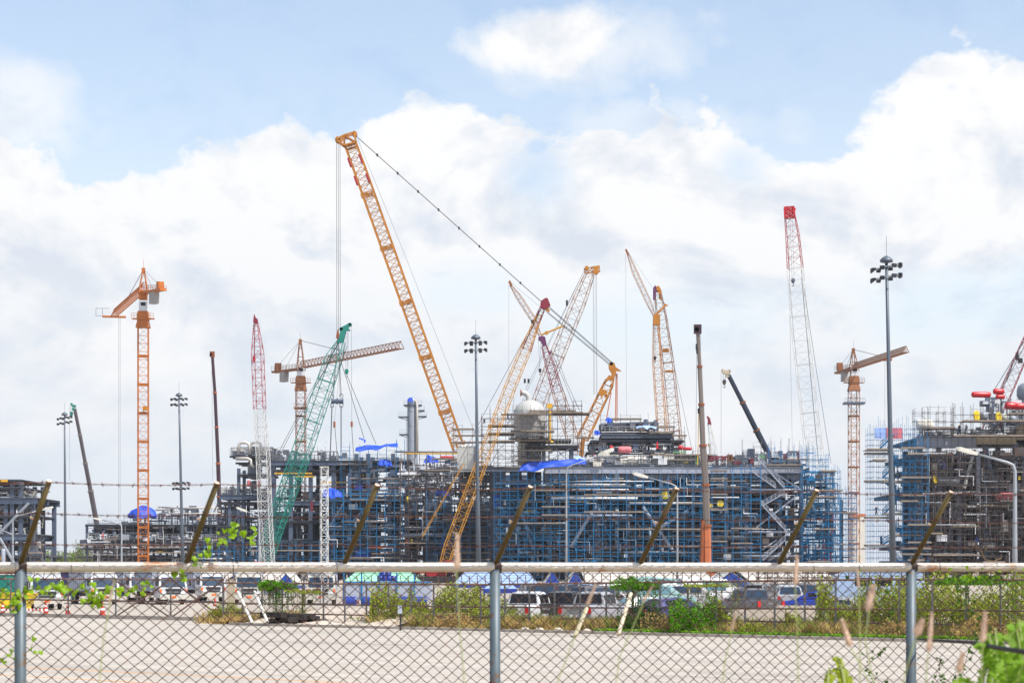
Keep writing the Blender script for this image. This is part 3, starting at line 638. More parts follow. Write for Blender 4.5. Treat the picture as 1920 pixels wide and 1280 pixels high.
for x, y, wx, wz, m in ((1114, 856, 6, 10, 'bright_red'), (1233, 834, 4, 13, 'bright_red'), (1308, 862, 7, 14, 'cover_green'), (1287, 866, 9, 4, 'cover_yellow'), (1124, 868, 5, 5, 'cover_yellow'), (1139, 864, 10, 8, 'barrel_blue'), (1275, 847, 26, 2, 'cover_green'), (1428, 855, 12, 5, 'cover_green')):
    b = MB(); b.box(P(x, y, YC)+np.array((0, 1.2, 0)), (wx/8, 0.8, wz/8), taper=0.55 if wz > 9 else 0.9); b.build('valve_cover', m, root)
# maroon skids and steelwork towards the right end of the deck
for x, y, wx, wz, m in ((1350, 858, 42, 9, 'container_red'), (1346, 868, 36, 7, 'container_red'), (1370, 858, 9, 14, 'dull_orange'), (1384, 866, 14, 7, 'container_red'), (1389, 856, 16, 9, 'pipe_grey'), (1463, 861, 20, 6, 'steel_grey'), (1490, 870, 46, 4, 'steel_grey'), (1410, 848, 12, 16, 'steel_blue_grey')):
    b = MB(); c = P(x, y, YC)+np.array((0, 2.5, 0))
    b.box(c, (wx/8, 2.2, wz/8-0.1))
    for i in range(6): b.box(c+np.array(((i-2.5)/5*wx/8, -1.12, 0)), (0.12, 0.16, wz/8+0.05))
    b.build('equipment_skid', m, root)
clutter(root, 1500, 1572, 884, 1066, YC+3, 9, 230, ['pipe_grey', 'scaf_brown', 'steel_grey', 'scaf_blue'], 0.2, sd_=81)
clutter(root, 1390, 1500, 846, 872, YC+1, 12, 150, ['pipe_grey', 'steel_grey', 'pipe_white', 'container_red'], 0.18, 0.45, sd_=82)
clutter(root, 1265, 1395, 854, 872, YC+1, 8, 110, ['pipe_grey', 'pipe_white', 'wrap_white'], 0.2, 0.4, sd_=83)
clutter(root, 1095, 1265, 852, 872, YC-0.3, 5, 110, ['pipe_grey', 'pipe_white', 'wrap_white'], 0.16, 0.4, sd_=84)
for x0, x1, y in ((1500, 1560, 905), (1500, 1590, 958), (1500, 1585, 1003), (1500, 1596, 1044)): b = MB(); b.box(P((x0+x1)/2, y, YC)+np.array((0, 6, 0)), ((x1-x0)/8, 9, 0.3)); b.build('deck', 'deck_dark', root)
for x in (1560, 1586): b = MB(); b.box(P(x, 0, YC)*(1, 1, 0)+np.array((0, 7, P(0, 935, YC)[2]/2)), (0.7, 0.7, P(0, 935, YC)[2])); b.build('column', 'steel_grey', root)
# ---- the tall pale vessel with its domed head and steel table, left end
root2 = thing('absorber_column', 'massive white domed vessel with curved outlet pipe, ringed by brown scaffolding', 'vessel', P(990, 875, YC+10), None)
r0 = 30/S(YC+10)
c = P(993, 872, YC+10); zt = P(0, 776, YC+10)[2]-c[2]; zm = P(0, 808, YC+10)[2]-c[2]; zl = P(0, 822, YC+10)[2]-c[2]
b = MB(); b.lathe([(r0*0.74, 0), (r0*0.74, zl-0.8), (r0*0.86, zl), (r0, zm), (r0, zt), (r0*0.96, zt+0.9), (r0*0.82, zt+1.9), (r0*0.6, zt+2.7), (r0*0.33, zt+3.2), (0.02, zt+3.35)], c, n=36); b.build('shell', 'vessel_white', root2, smooth=True)
b = MB(); b.lathe([(r0*1.01, zt-0.1), (r0*1.03, zt), (r0*1.01, zt+0.1)], c, n=36); b.build('weld_band', 'vessel_grey', root2)
q = P(991, 756, YC+10); b = MB(); b.tube([q+np.array(v_) for v_ in ((0, 0, -1), (0, 0, 0.8), (-0.1, 0, 1.7), (-0.7, 0, 2.4), (-1.3, -0.1, 2.5), (-1.8, -0.2, 2.5))], 0.62, 14); pp = b.build('outlet_pipe', 'vessel_white', root2, smooth=True)
b = MB(); b.lathe([(0.85, 0), (0.85, 0.2)], q+np.array((-2.0, -0.2, 2.5)), (1, 0, 0), 16); b.build('flange', 'rust_orange', pp)
b = MB(); b.bars([q+(-0.9, -0.6, -0.6)], [q+(-0.9, -0.6, 0.9)], 0.2, 8, caps=True); b.bars([q+(-2.2, 0.3, -1.2)], [q+(-2.2, 0.3, -0.2)], 0.16, 8, caps=True); b.bars([q+(-2.7, 0.3, -1.4)], [q+(-2.7, 0.3, -0.4)], 0.16, 8, caps=True); b.build('nozzle', 'vessel_grey', root2)
for py in (790, 800):
    b = MB(); b.lathe([(r0*1.004, -0.05), (r0*1.01, 0), (r0*1.004, 0.05)], P(995, py, YC+10), n=36); b.build('weld_band', 'vessel_grey', root2)
for py in (823,):
    b = MB(); b.lathe([(r0+0.15, 0), (r0+1.5, 0), (r0+1.5, 0.12), (r0+0.15, 0.12)], P(995, py, YC+10), n=26); b.build('ring_platform', 'deck_dark', root2)
b = MB(); b.box(P(1068, 776, YC+8), (9.5, 7, 0.3)); b.box(P(1036, 772, YC+6), (11, 0.2, 0.9)); b.box(P(975, 777, YC+6), (9, 3, 0.25)); b.build('side_platform', 'plank', root2)
root3 = thing('steel_table', 'grey steel table frame with white railings standing beside the domed vessel', 'steel frame', P(1035, 875, YC+2))
module_frame(root3, YC+2, 9, [(990, 830), (1020, 828), (1072, 833)], [(822, 0.5, 975, 1070), (834, 0.6, 985, 1085)], 0, 0, mbeam='steel_grey', wcol=0.8, bottom=P(0, 874, YC)[2], rows=2)
for a, c_ in (((993, 838), (1014, 862)), ((1072, 838), (1032, 862)), ((1040, 838), (1066, 866)), ((1005, 840), (1020, 866))): brace(root3, a, c_, YC+2, 2.6, 'beam_pale')
railing(root3, 983, 1010, 822, YC+1, m='crane_white', h=1.6); railing(root3, 1040, 1078, 834, YC+1, m='crane_white', h=2.2, step=0.6); railing(root3, 1007, 1024, 816, YC+1, m='crane_white', h=2.4, step=0.7)
vessel(root3, 1033, 843, YC+2, 12, 8, 'vessel_white', axis=(0, 0, 1))
cr = thing('davit_hoist', 'slim yellow hoist column standing on the steel table by the white vessel', 'hoist', P(1031, 828, YC)); b = MB(); b.bars([P(1031, 828, YC)], [P(1031, 768, YC)], 0.28, 6); b.build('post', 'pipe_yellow', cr); b = MB(); b.box(P(1031, 761, YC), (1.3, 1.0, 1.1)); b.build('hoist_head', 'pipe_yellow', cr); b = MB(); b.lathe([(0.9, 0), (0.75, 0.35)], P(1031, 829, YC)); b.build('foot', 'pipe_yellow', cr)
o = thing('storage_tank', 'pale grey rectangular cabinet with rounded white vents on top, left of the pole', 'cabinet', P(876, 882, YC)); b = MB(); b.box(P(873, 860, YC+2), (15/8*2, 3.5, 40/8)); b.build('housing', 'vessel_white', o); b = MB()
for i in range(4): b.lathe([(0.55, 0), (0.55, 0.5), (0.3, 0.8), (0.02, 0.9)], P(866+i*5, 840, YC+2), n=12)
b.build('vent', 'vessel_white', o, smooth=True)
b = MB(); b.box(P(887, 858, YC+2), (1.4, 3, 5.4)); b.build('side_panel', 'vessel_grey', o)

# ---- left half of the central block: a second module, darker, blue grey
YL = 560.0
root = thing('process_module', 'cluttered dark module between the teal crane and the yellow boom', 'process module', G(760, YL), 'steel process modules under construction')
module_frame(root, YL, 30, [625, 655, 690, 730, 762, 800, 838, 880, 922], [(930, 1.0, 600, 760), (884, 1.0, 872, 1000, -28), (958, 0.5, 600, 925), (985, 0.9, 610, 925), (1010, 0.5, 600, 925), (1040, 0.6, 600, 925)], 0, 0, mbeam='steel_grey', wcol=1.0, rows=3)
module_frame(root, YL+4, 20, [(668, 850), (690, 850), (737, 850)], [(862, 0.5, 640, 770), (873, 0.6, 655, 740)], 0, 0, mbeam='steel_blue_grey', wcol=1.1, bottom=P(0, 930, YL)[2], rows=2)
clutter(root, 606, 925, 928, 1080, YL, 22, 600, ['pipe_grey', 'steel_blue_grey', 'pipe_brown', 'steel_grey'], 0.35, sd_=8)
clutter(root, 745, 925, 868, 930, YL-5, 18, 380, ['pipe_grey', 'pipe_white', 'pipe_brown', 'steel_grey'], 0.3, sd_=9)
clutter(root, 650, 760, 864, 930, YL, 15, 120, ['steel_blue_grey', 'pipe_grey'], 0.3, sd_=10)
for x in range(615, 925, 34):
    b = MB(); b.box(P(x+rng.random()*20, 1000, YL)+np.array((0, 14+rng.random()*6, 0)), (3+rng.random()*3, 1, 18)); b.build('added_backing', 'steel_blue_grey', root)  # added panels behind the pipes, keeping daylight from showing through
for x0, x1, y, r, m in ((725, 760, 905, 5, 'pipe_white'), (735, 780, 899, 2.5, 'pipe_white'), (760, 880, 906, 3, 'pipe_white'), (830, 905, 900, 2.6, 'pipe_white'), (752, 860, 1003, 7, 'beam_pale'), (680, 725, 976, 3, 'pipe_white'), (640, 760, 991, 3, 'pipe_grey'), (690, 760, 962, 3, 'pipe_grey'), (815, 838, 866, 4, 'pipe_white'), (750, 925, 893, 3.5, 'pipe_brown')):
    hpipe(root, x0, x1, y, YL, r, m, dy=-3)
vessel(root, 777, 936, YL, 32, 12, 'pipe_grey', dy=-3); b = MB(); b.lathe([(0.9, 0), (0.9, 0.4)], P(764, 936, YL)+np.array((0, -3, 0)), (1, 0, 0)); b.build('flange_cover', 'cover_yellow', root)
vessel(root, 839, 859, YL, 27, 6, 'bright_red', dy=-4, name='red_vessel'); vessel(root, 866, 862, YL, 14, 8, 'crane_red', dy=-4, name='red_vessel')
b = MB(); b.box(P(808, 849, YL)+np.array((0, 2, 0)), (105/7.14, 0.8, 0.35)); b.build('crane_rail', 'pipe_yellow', root)
hpipe(root, 740, 870, 846, YL, 2.6, 'steel_grey', dy=2)
for a, c_ in (((650, 935), (620, 985)), ((700, 935), (660, 980)), ((640, 990), (610, 1040)), ((830, 1000), (870, 950)), ((915, 960), (902, 1010))): brace(root, a, c_, YL, 3.4, 'steel_grey', dy=-2)
for x, y, wx, wz, m in ((817, 969, 8, 7, 'cover_yellow'), (773, 1015, 4, 9, 'cover_yellow'), (764, 1014, 3, 6, 'lamp_orange'), (830, 925, 26, 9, 'tarp_deep'), (675, 914, 14, 8, 'tarp_deep'), (845, 1018, 40, 16, 'tarp_deep'), (682, 1037, 30, 15, 'tarp_deep'), (710, 1026, 36, 3, 'lamp_orange')):
    b = MB(); b.box(P(x, y, YL)+np.array((0, -4, 0)), (wx/7.14, 0.6, wz/7.14), taper=0.85); b.build('equipment_box', m, root)
railing(root, 845, 885, 884, YC+1, m='crane_white', h=2.4, step=0.8); railing(root, 640, 760, 861, YL+3); railing(root, 600, 760, 929, YL-0.4, m='crane_white', h=1.4, step=1.2)

# ---- open grey frame module left of centre
root = thing('process_module', 'open blue grey steel frame with yellow beams and sky showing through it', 'process module', G(580, YL+10), 'steel process modules under construction')
module_frame(root, YL+10, 24, [(512, 862), (545, 864), (582, 864), (625, 864), (645, 864), (672, 864), (695, 860)], [(862, 1.2, 508, 665), (880, 0.4, 512, 700), (938, 1.0, 540, 640), (975, 0.5, 505, 625), (1012, 0.7, 480, 620), (1040, 0.6, 480, 620)], 0, 0, mbeam='steel_blue_grey', wcol=1.1, rows=2)
clutter(root, 512, 650, 876, 886, YL+10, 14, 60, ['pipe_grey', 'pipe_brown'], 0.25, sd_=12)
clutter(root, 505, 640, 845, 861, YL+10, 14, 80, ['pipe_grey', 'steel_grey'], 0.18, 0.6, sd_=13)
clutter(root, 500, 625, 915, 1075, YL+10, 20, 330, ['pipe_grey', 'steel_blue_grey', 'pipe_brown'], 0.3, sd_=14)
for x0, x1, y in ((515, 585, 887), (555, 590, 893), (600, 665, 904), (665, 705, 890)):
    b = MB(); b.box(P((x0+x1)/2, y, YL+9), ((x1-x0)/7, 0.5, 0.42)); b.build('yellow_beam', 'pipe_yellow', root)
for a, c_ in (((590, 890), (622, 912)), ((622, 890), (592, 912)), ((548, 890), (578, 912)), ((650, 885), (680, 905)), ((680, 885), (650, 905))): brace(root, a, c_, YL+10, 2, 'steel_blue_grey')
for x in range(490, 620, 30):
    b = MB(); b.box(P(x+rng.random()*16, 1010, YL+24), (3+rng.random()*3, 1, 15)); b.build('added_backing', 'steel_blue_grey', root)  # added backing that stops light showing through the lower decks
railing(root, 508, 665, 861, YL+9); hpipe(root, 580, 630, 846, YL+12, 1.6, 'steel_grey')
for x, y, wx, wz, m in ((667, 944, 3, 20, 'pipe_yellow'), (582, 948, 4, 18, 'maroon')):
    b = MB(); b.box(P(x, y, YL)+np.array((0, 4, 0)), (wx/7.14, 0.6, wz/7.14)); b.build('equipment_box', m, root)

# ---- exchanger tower at 433-510
YE = 600.0
root = thing('exchanger_tower', 'grey exchanger tower with looping white pipes over its upper platform', 'process tower', G(470, YE))
module_frame(root, YE, 14, [(447, 878), (505, 855), (420+10, 925), (455, 925)], [(853, 0.5, 431, 512), (866, 0.3, 442, 505), (888, 0.5, 446, 512), (926, 1.2, 412, 500), (940, 0.4, 412, 500), (985, 0.5, 405, 510), (1015, 0.7, 400, 510)], 0, 0, mbeam='steel_blue_grey', wcol=0.9, rows=2)
vessel(root, 474, 878, YE, 40, 28, 'vessel_grey', axis=(0, 0, 1), dy=5); vessel(root, 474, 912, YE, 26, 20, 'vessel_grey', axis=(0, 0, 1), dy=5)
for off in (0, 22):
    pipe(root, [P(448+off, 850, YE), P(448+off, 834, YE), P(450+off, 830, YE), P(460+off, 829, YE), P(466+off, 832, YE), P(468+off, 838, YE), P(469+off, 852, YE)], 0.42, 'steel_pipe_ins')
pipe(root, [P(442, 859, YE-0.5), P(464, 859, YE-0.5), P(470, 862, YE-0.5), P(471, 870, YE-0.5), P(476, 876, YE-0.5)], 0.42, 'steel_pipe_ins')
clutter(root, 433, 512, 838, 853, YE, 12, 90, ['pipe_grey', 'steel_pipe_ins'], 0.3, 0.5, sd_=15)
clutter(root, 415, 505, 912, 926, YE, 12, 90, ['pipe_grey', 'steel_pipe_ins'], 0.25, 0.5, sd_=16)
clutter(root, 405, 508, 940, 1075, YE, 12, 260, ['pipe_grey', 'steel_blue_grey', 'pipe_brown'], 0.3, sd_=17)
for x in (470, 488): vessel(root, x-3, 906, YE, 12, 7, 'wrap_pink', axis=(0, 0, 1), dy=-0.5, name='wrapped_valve')
railing(root, 431, 512, 852, YE-0.2, h=1.6); railing(root, 445, 512, 887, YE-0.2, h=1.5); railing(root, 412, 500, 925, YE-0.2, h=1.5)
for a, c_ in (((455, 945), (436, 985)), ((415, 930), (400, 960))): brace(root, a, c_, YE, 3, 'steel_grey')

# ---- long low module, far left of centre
YK = 640.0
root = thing('process_module', 'long low two deck module with pipe racks, left of the exchanger tower', 'process module', G(290, YK), 'steel process modules under construction')
module_frame(root, YK, 26, [(162, 982), (213, 985), (262, 985), (300, 985), (352, 985), (370, 955), (395, 985), (425, 985)], [(982, 0.5, 160, 450), (1011, 1.3, 150, 470), (1027, 0.3, 150, 470), (1042, 0.3, 140, 470)], 0, 0, mbeam='steel_blue_grey', wcol=0.7, rows=3)
b = MB(); b.box(P(300, 1000, YK)+np.array((0, 12, 0)), (40, 0.4, 4.5)); b.box(P(240, 1055, YK)+np.array((0, 8, 0)), (24, 0.4, 5)); b.box(P(390, 1055, YK)+np.array((0, 8, 0)), (20, 0.4, 5)); b.build('added_backing', 'deck_dark', root)  # added dark sheets standing in for deep shade between the decks
clutter(root, 165, 450, 985, 1009, YK, 14, 260, ['pipe_grey', 'steel_grey', 'dark_steel'], 0.22, sd_=20)
clutter(root, 150, 470, 1014, 1078, YK, 16, 330, ['pipe_grey', 'pipe_brown', 'steel_grey', 'pipe_white'], 0.28, 0.12, sd_=21)
clutter(root, 230, 450, 962, 981, YK, 12, 150, ['pipe_grey', 'steel_grey'], 0.2, 0.45, sd_=22)
clutter(root, 290, 450, 948, 960, YK, 12, 40, ['pipe_grey', 'steel_pipe_ins'], 0.3, 0.2, sd_=23)
clutter(root, 180, 450, 1003, 1011, YK-2, 2, 150, ['pipe_white', 'pipe_grey'], 0.12, 0.5, sd_=24)
for x0, x1, y, r in ((310, 430, 952, 3), (300, 430, 962, 2), (330, 470, 1012, 4), (180, 260, 1040, 2.5), (150, 300, 1020, 3), (330, 450, 1047, 3)): hpipe(root, x0, x1, y, YK, r, 'steel_pipe_ins', dy=-0.6)
for x in (322, 352, 370): b = MB(); b.box(P(x, 968, YK), (0.6, 0.6, 5)); b.build('column', 'steel_grey', root)
for a, c_ in (((205, 985), (167, 1015)), ((165, 1010), (212, 986))): brace(root, a, c_, YK, 2, 'steel_grey')
railing(root, 165, 450, 981, YK-0.4); railing(root, 158, 470, 1011, YK-0.4, h=1.6, m='crane_white', step=1.1)
for x, y, ex in ((300, 1034, 0), (430, 1040, 0)): b = MB(); b.box(P(x, y, YK)+np.array((0, -1, 0)), (2, 0.4, 0.5)); b.build('equipment_box', 'pipe_yellow', root)

# ---- frame at the left edge of the view
YF = 520.0
root = thing('process_module', 'grey braced module cut off by the left side of the picture', 'process module', G(20, YF), 'steel process modules under construction')
module_frame(root, YF, 26, [(-70, 940), (-30, 940), (10, 940), (22, 905), (60, 940), (38, 905)], [(898, 0.4, -80, 40), (912, 0.3, -80, 40), (932, 1.3, -80, 70), (965, 0.4, -80, 62), (1000, 1.3, -80, 62), (1018, 0.3, -80, 62), (1040, 0.3, -80, 75)], 0, 0, mbeam='steel_blue_grey', wcol=1.0, rows=2)
for a, c_, m in (((55, 943), (0, 1000), 'vessel_grey'), ((0, 1008), (30, 1060), 'vessel_grey'), ((-10, 943), (-60, 1000), 'vessel_grey')): brace(root, a, c_, YF, 6, m, rnd=True, dy=-0.5)
clutter(root, -80, 45, 905, 930, YF, 14, 110, ['pipe_grey', 'pipe_brown', 'steel_pipe_ins'], 0.25, 0.4, sd_=30)
clutter(root, -80, 60, 945, 998, YF, 14, 190, ['pipe_grey', 'steel_pipe_ins', 'dark_steel'], 0.3, 0.2, sd_=31)
clutter(root, -80, 78, 1012, 1080, YF, 14, 240, ['pipe_grey', 'steel_blue_grey', 'steel_pipe_ins'], 0.3, 0.2, sd_=32)
b = MB(); b.box(P(8, 901, YF-0.5), (1.6, 0.5, 0.55)); b.box(P(-5, 1046, YF-0.5), (4, 0.5, 1)); b.build('yellow_beam', 'pipe_yellow', root)
railing(root, -80, 70, 931, YF-0.4, h=1.4); railing(root, 60, 78, 1010, YF-0.4, h=1.4); vessel(root, 8, 1048, YF, 40, 8, 'beam_pale', axis=(0, 0, 1), dy=-1, name='leg_pipe')

# ---- near module at the right
YR = 400.0
root = thing('process_module', 'near module on the right with red and yellow capped vessels, hung with brown scaffolding', 'process module', G(1830, YR), 'steel process modules under construction')
module_frame(root, YR, 30, [(1725, 838), (1762, 838), (1800, 838), (1850, 835), (1905, 830), (1960, 800), (2010, 800)], [(852, 0.5, 1712, 2020, 0.4), (876, 0.4, 1720, 2020), (922, 0.5, 1690, 2020), (945, 0.5, 1780, 2020), (985, 0.5, 1720, 2020), (1022, 0.5, 1700, 2020), (1050, 0.5, 1700, 2020)], 0, 0, mbeam='steel_grey', wcol=0.9, rows=3)
for x0, x1, y0, y1, m in ((1718, 1830, 818, 838, 'beam_pale'), (1830, 1905, 815, 832, 'beam_cream'), (1905, 2020, 800, 824, 'beam_cream')):      # deep plate girder
    za, zb_ = P(0, y1, YR)[2], P(0, y0, YR)[2]; Xa, Xb = (x0-960)/F*YR, (x1-960)/F*YR
    b = MB(); b.box(((Xa+Xb)/2, YR-0.3, (za+zb_)/2), (Xb-Xa-0.02, 0.1, zb_-za))
    for z in (za, zb_): b.box(((Xa+Xb)/2, YR-0.4, z), (Xb-Xa, 0.7, 0.1))
    for i in range(int((Xb-Xa)/1.3)+1): b.box((Xa+0.05+i*1.3, YR-0.5, (za+zb_)/2), (0.07, 0.25, zb_-za-0.12))
    b.build('plate_girder', m, root)
b = MB(); b.box(P(1860, 822, YR)+np.array((0, 15, 0)), (29, 29, 0.3)); b.build('deck', 'deck_dark', root)
for x in range(1725, 1990, 30):
    b = MB(); b.box(P(x+rng.random()*16, 960, YR)+np.array((0, 11+rng.random()*5, 0)), (1.8+rng.random()*2, 1, 20)); b.build('added_backing', 'deck_dark', root)  # added dark panels closing off daylight behind the scaffold
clutter(root, 1705, 2000, 845, 1075, YR, 17, 640, ['pipe_grey', 'pipe_brown', 'dark_steel', 'steel_grey'], 0.25, sd_=40)
clutter(root, 1735, 2000, 800, 818, YR, 14, 160, ['pipe_grey', 'pipe_white', 'pipe_brown'], 0.18, 0.5, sd_=41)
clutter(root, 1860, 2000, 745, 800, YR+3, 10, 170, ['pipe_grey', 'pipe_white', 'steel_grey'], 0.14, 0.5, sd_=42)
for a, c_, w_, m in (((1822, 855), (1806, 915), 7, 'vessel_white'), ((1848, 850), (1866, 920), 8, 'steel_blue_grey'), ((1782, 985), (1768, 1040), 5, 'steel_grey'), ((1710, 960), (1695, 1010), 5, 'steel_grey'), ((1790, 1050), (1765, 1065), 5, 'steel_grey'), ((1796, 930), (1783, 985), 5, 'steel_grey')): brace(root, a, c_, YR, w_, m, rnd=True, dy=-0.8)
for x, y0, y1, w_, m in ((1834, 850, 935, 9, 'beam_pale'), (1752, 868, 895, 11, 'beam_cream'), (1922, 838, 960, 10, 'beam_pale')): pipe(root, [P(x, y1, YR), P(x, y0, YR)], w_/2/10, m, 14)
vessel(root, 1777, 900, YR, 44, 15, 'vessel_grey', dy=-0.4); vessel(root, 1885, 931, YR, 40, 15, 'wrap_pink', dy=-0.4, name='wrapped_vessel')
vessel(root, 1738, 795, YR, 34, 20, 'wrap_white', dy=2, name='wrapped_vessel')
for x, y, s_, tilt in ((1753, 899, 14, 0), (1872, 783, 20, 0), (1831, 780, 20, 0)):
    b = MB(); b.lathe([(s_/20, 0), (s_/20, 0.25)], P(x, y, YR)+np.array((-0.3, -1.0, 0)), (0.75, -0.65, 0), 20); b.build('flange_cover', 'cover_yellow', root)
vessel(root, 1883, 783, YR, 18, 17, 'vessel_white', axis=(0.8, 0.6, 0), dy=0.4); vessel(root, 1845, 780, YR, 18, 17, 'vessel_grey', axis=(0.8, 0.6, 0), dy=0.6); vessel(root, 1902, 785, YR, 16, 15, 'vessel_grey', axis=(0.8, 0.6, 0), dy=1.2)
for x, y, l_, d in ((1844, 738, 38, 11), (1877, 732, 22, 11), (1880, 742, 18, 9), (1900, 759, 24, 14), (1918, 760, 24, 12)): vessel(root, x, y, YR, l_, d, 'bright_red', dy=2, name='red_vessel', axis=(1, 0.15, 0))
vessel(root, 1932, 735, YR+8, 40, 44, 'vessel_grey', axis=(0, 0, 1), name='round_tank')
hpipe(root, 1750, 1802, 924, YR, 4, 'pipe_white', dy=-1.2); hpipe(root, 1808, 1905, 948, YR, 4, 'beam_cream', dy=-1.2); hpipe(root, 1780, 1835, 987, YR, 4, 'beam_cream', dy=-1.2); hpipe(root, 1815, 1900, 942, YR, 3, 'vessel_grey', dy=-1.2)
for x, y, wx, wz, m in ((1832, 1010, 12, 9, 'tarp_deep'), (1768, 872, 9, 12, 'tarp_deep'), (1882, 985, 14, 22, 'wrap_white'), (1785, 985, 8, 4, 'cover_yellow'), (1909, 896, 5, 6, 'cover_yellow')):
    b = MB(); b.box(P(x, y, YR)+np.array((0, -0.8, 0)), (wx/10, 0.5, wz/10), taper=0.7); b.build('equipment_box', m, root)
railing(root, 1720, 1905, 817, YR-0.5); railing(root, 1895, 1920, 885, YR-1, m='crane_white', h=1.8, step=0.6); railing(root, 1897, 1920, 988, YR-1, m='crane_white', h=1.6, step=0.6)

# ---- slim grey column with stacked platforms
YV = 650.0
root = thing('distillation_column', 'slim grey column with small ring platforms and side pipe, behind the modules', 'process column', G(775, YV))
r0 = 9.3/S(YV); z0, z1 = 0, P(0, 752, YV)[2]; c = G(773, YV)
b = MB(); b.lathe([(r0*1.15, 0), (r0*1.15, P(0, 850, YV)[2]), (r0, P(0, 845, YV)[2]), (r0, z1), (r0*0.8, z1+0.9), (r0*0.3, z1+1.3), (0.02, z1+1.35)], c, n=24); b.build('shell', 'vessel_grey', root, smooth=True)
for py in (771, 798, 826): b = MB(); b.lathe([(r0*1.02, 0), (r0*1.05, 0.1), (r0*1.02, 0.2)], P(773, py, YV), n=24); b.build('seam_ring', 'vessel_grey', root)
pipe(root, [P(782, 850, YV-1.6), P(782, 762, YV-1.6), P(781, 754, YV-1.4), P(777, 750, YV-0.8), P(773, 752, YV)], 0.42, 'steel_pipe_ins')
for x0, x1, py in ((757, 791, 760), (747, 764, 782), (784, 800, 781), (749, 764, 815), (784, 796, 770)):
    b = MB(); b.box(P((x0+x1)/2, py, YV), ((x1-x0)/S(YV), 3.2, 0.3)); pl = b.build('platform', 'steel_blue_grey', root)
    rl = railing(root, x0, x1, py-0.8, YV-1.6, h=1.3, step=1.0, m='steel_grey')
    b = MB(); b.bars([P(x0+2, py+1, YV)], [P(770, py+7, YV)], 0.12); b.bars([P(x1-2, py+1, YV)], [P(776, py+7, YV)], 0.12); b.build('bracket', 'steel_blue_grey', root)
b = MB(); b.bars([P(762, 850, YV-2), P(764, 850, YV-2)], [P(762, 782, YV-2), P(764, 782, YV-2)], 0.06)
for i in range(34): b.bars([P(762, 782+i*2, YV-2)], [P(764, 782+i*2, YV-2)], 0.05)
b.build('ladder', 'steel_grey', root)
tarp('crumpled blue tarpaulin on top of the slim grey column', ([(764, 748), (768, 745), (774, 746)], [(764, 754), (769, 753), (774, 755)]), YV-2, 'tarp_blue', 0.2)

# ================================================================== scaffolds
scaffold('dense bright blue scaffold across the dark face of the central module', 925, 1065, 890, 0, YC-3, 2, dxm=1.85, dzm=1.9, m='scaf_blue', sd_=1, base=0, pbr=0.3, plk=0.35, ragged=0.25)
scaffold('blue scaffold of wide regular bays under the pale top girder', 1066, 1330, 897, 0, YC-3.5, 2, dxm=1.95, dzm=2.0, m='scaf_blue', sd_=3, base=0, pbr=0.3, plk=0.3, miss=0.15, ragged=0.2)
scaffold('tall narrow blue scaffold right of the telescopic boom', 1334, 1360, 884, 0, YC-4, 2, dxm=2.4, dzm=1.8, m='scaf_blue', sd_=5, base=0, pbr=0.4, plk=0.2)
scaffold('blue scaffold in front of the steel stair flights', 1372, 1425, 880, 0, YC-4.5, 2, dxm=2.2, dzm=1.7, m='scaf_blue', sd_=7, base=0, pbr=0.3, plk=0.2)
scaffold('blue and grey scaffold stepping down at the right end of the central module', 1500, 1572, 850, 0, YC-1, 3, dxm=1.45, dzm=1.5, ddm=2.4, r=0.055, m='scaf_blue', sd_=9, base=0, pbr=0.3, plk=0.3, cut=lambda x: P(0, 846 if x < 1535 else (862 if x < 1560 else 884), YC)[2])
scaffold('pale thin scaffold behind the lower right end of the central module', 1505, 1598, 925, 0, YC+6, 3, dxm=1.3, dzm=1.2, ddm=3, m='scaf_blue', sd_=10, base=0, pbr=0.4, plk=0.25)
scaffold('thin grey scaffold standing on the right end of the top deck', 1392, 1515, 838, 872, YC+2, 2, dxm=2.2, dzm=1.8, m='scaf_grey', sd_=12, pbr=0.15, plk=0.1, poke=3, ragged=0.5, r=0.045)
scaffold('brown scaffold cage left of the white domed vessel', 904, 962, 787, 875, YC+2, 4, dxm=2.0, dzm=1.7, ddm=2.2, m='scaf_brown', sd_=13, pbr=0.6, plk=0.45, poke=3.5, cut=lambda x: P(0, 772 if x > 935 else 786, YC)[2])
scaffold('brown scaffold in front of the white domed vessel', 960, 1030, 778, 874, YC+1, 2, dxm=2.2, dzm=1.9, m='scaf_brown', sd_=14, pbr=0.5, plk=0.15, poke=3)
scaffold('open brown scaffold under the cantilever platform right of the dome', 1030, 1090, 762, 874, YC+6, 3, dxm=1.9, dzm=1.8, m='scaf_brown', sd_=15, pbr=0.4, plk=0.15, poke=2.2)
scaffold('brown scaffold left of the grey cabinet', 850, 905, 806, 880, YC+8, 2, dxm=2.0, dzm=1.6, m='scaf_grey', sd_=16, pbr=0.3, plk=0.3, poke=2)
scaffold('low scaffold on the upper deck block under the orange gantry', 1082, 1125, 822, 873, YC+3, 2, dxm=1.8, dzm=1.6, m='scaf_grey', sd_=17, pbr=0.3, plk=0.3, poke=2)
scaffold('light scaffold frame on top of the upper deck block', 1126, 1200, 787, 812, YC+8, 2, dxm=2.6, dzm=1.7, m='scaf_grey', sd_=18, pbr=0.1, plk=0.2, poke=2, r=0.045)
scaffold('scaffold hung at the foot of the twin orange booms', 1262, 1284, 818, 873, YC+4, 2, dxm=1.4, dzm=1.5, m='scaf_brown', sd_=19, pbr=0.3, plk=0.3, poke=2.5)
scaffold('grey brown scaffold over the pipes behind the yellow boom', 752, 925, 870, 0, YL-8, 3, dxm=2.2, dzm=1.9, ddm=1.5, m='scaf_brown', sd_=20, base=0, pbr=0.3, plk=0.4, ragged=0.3, miss=0.2)
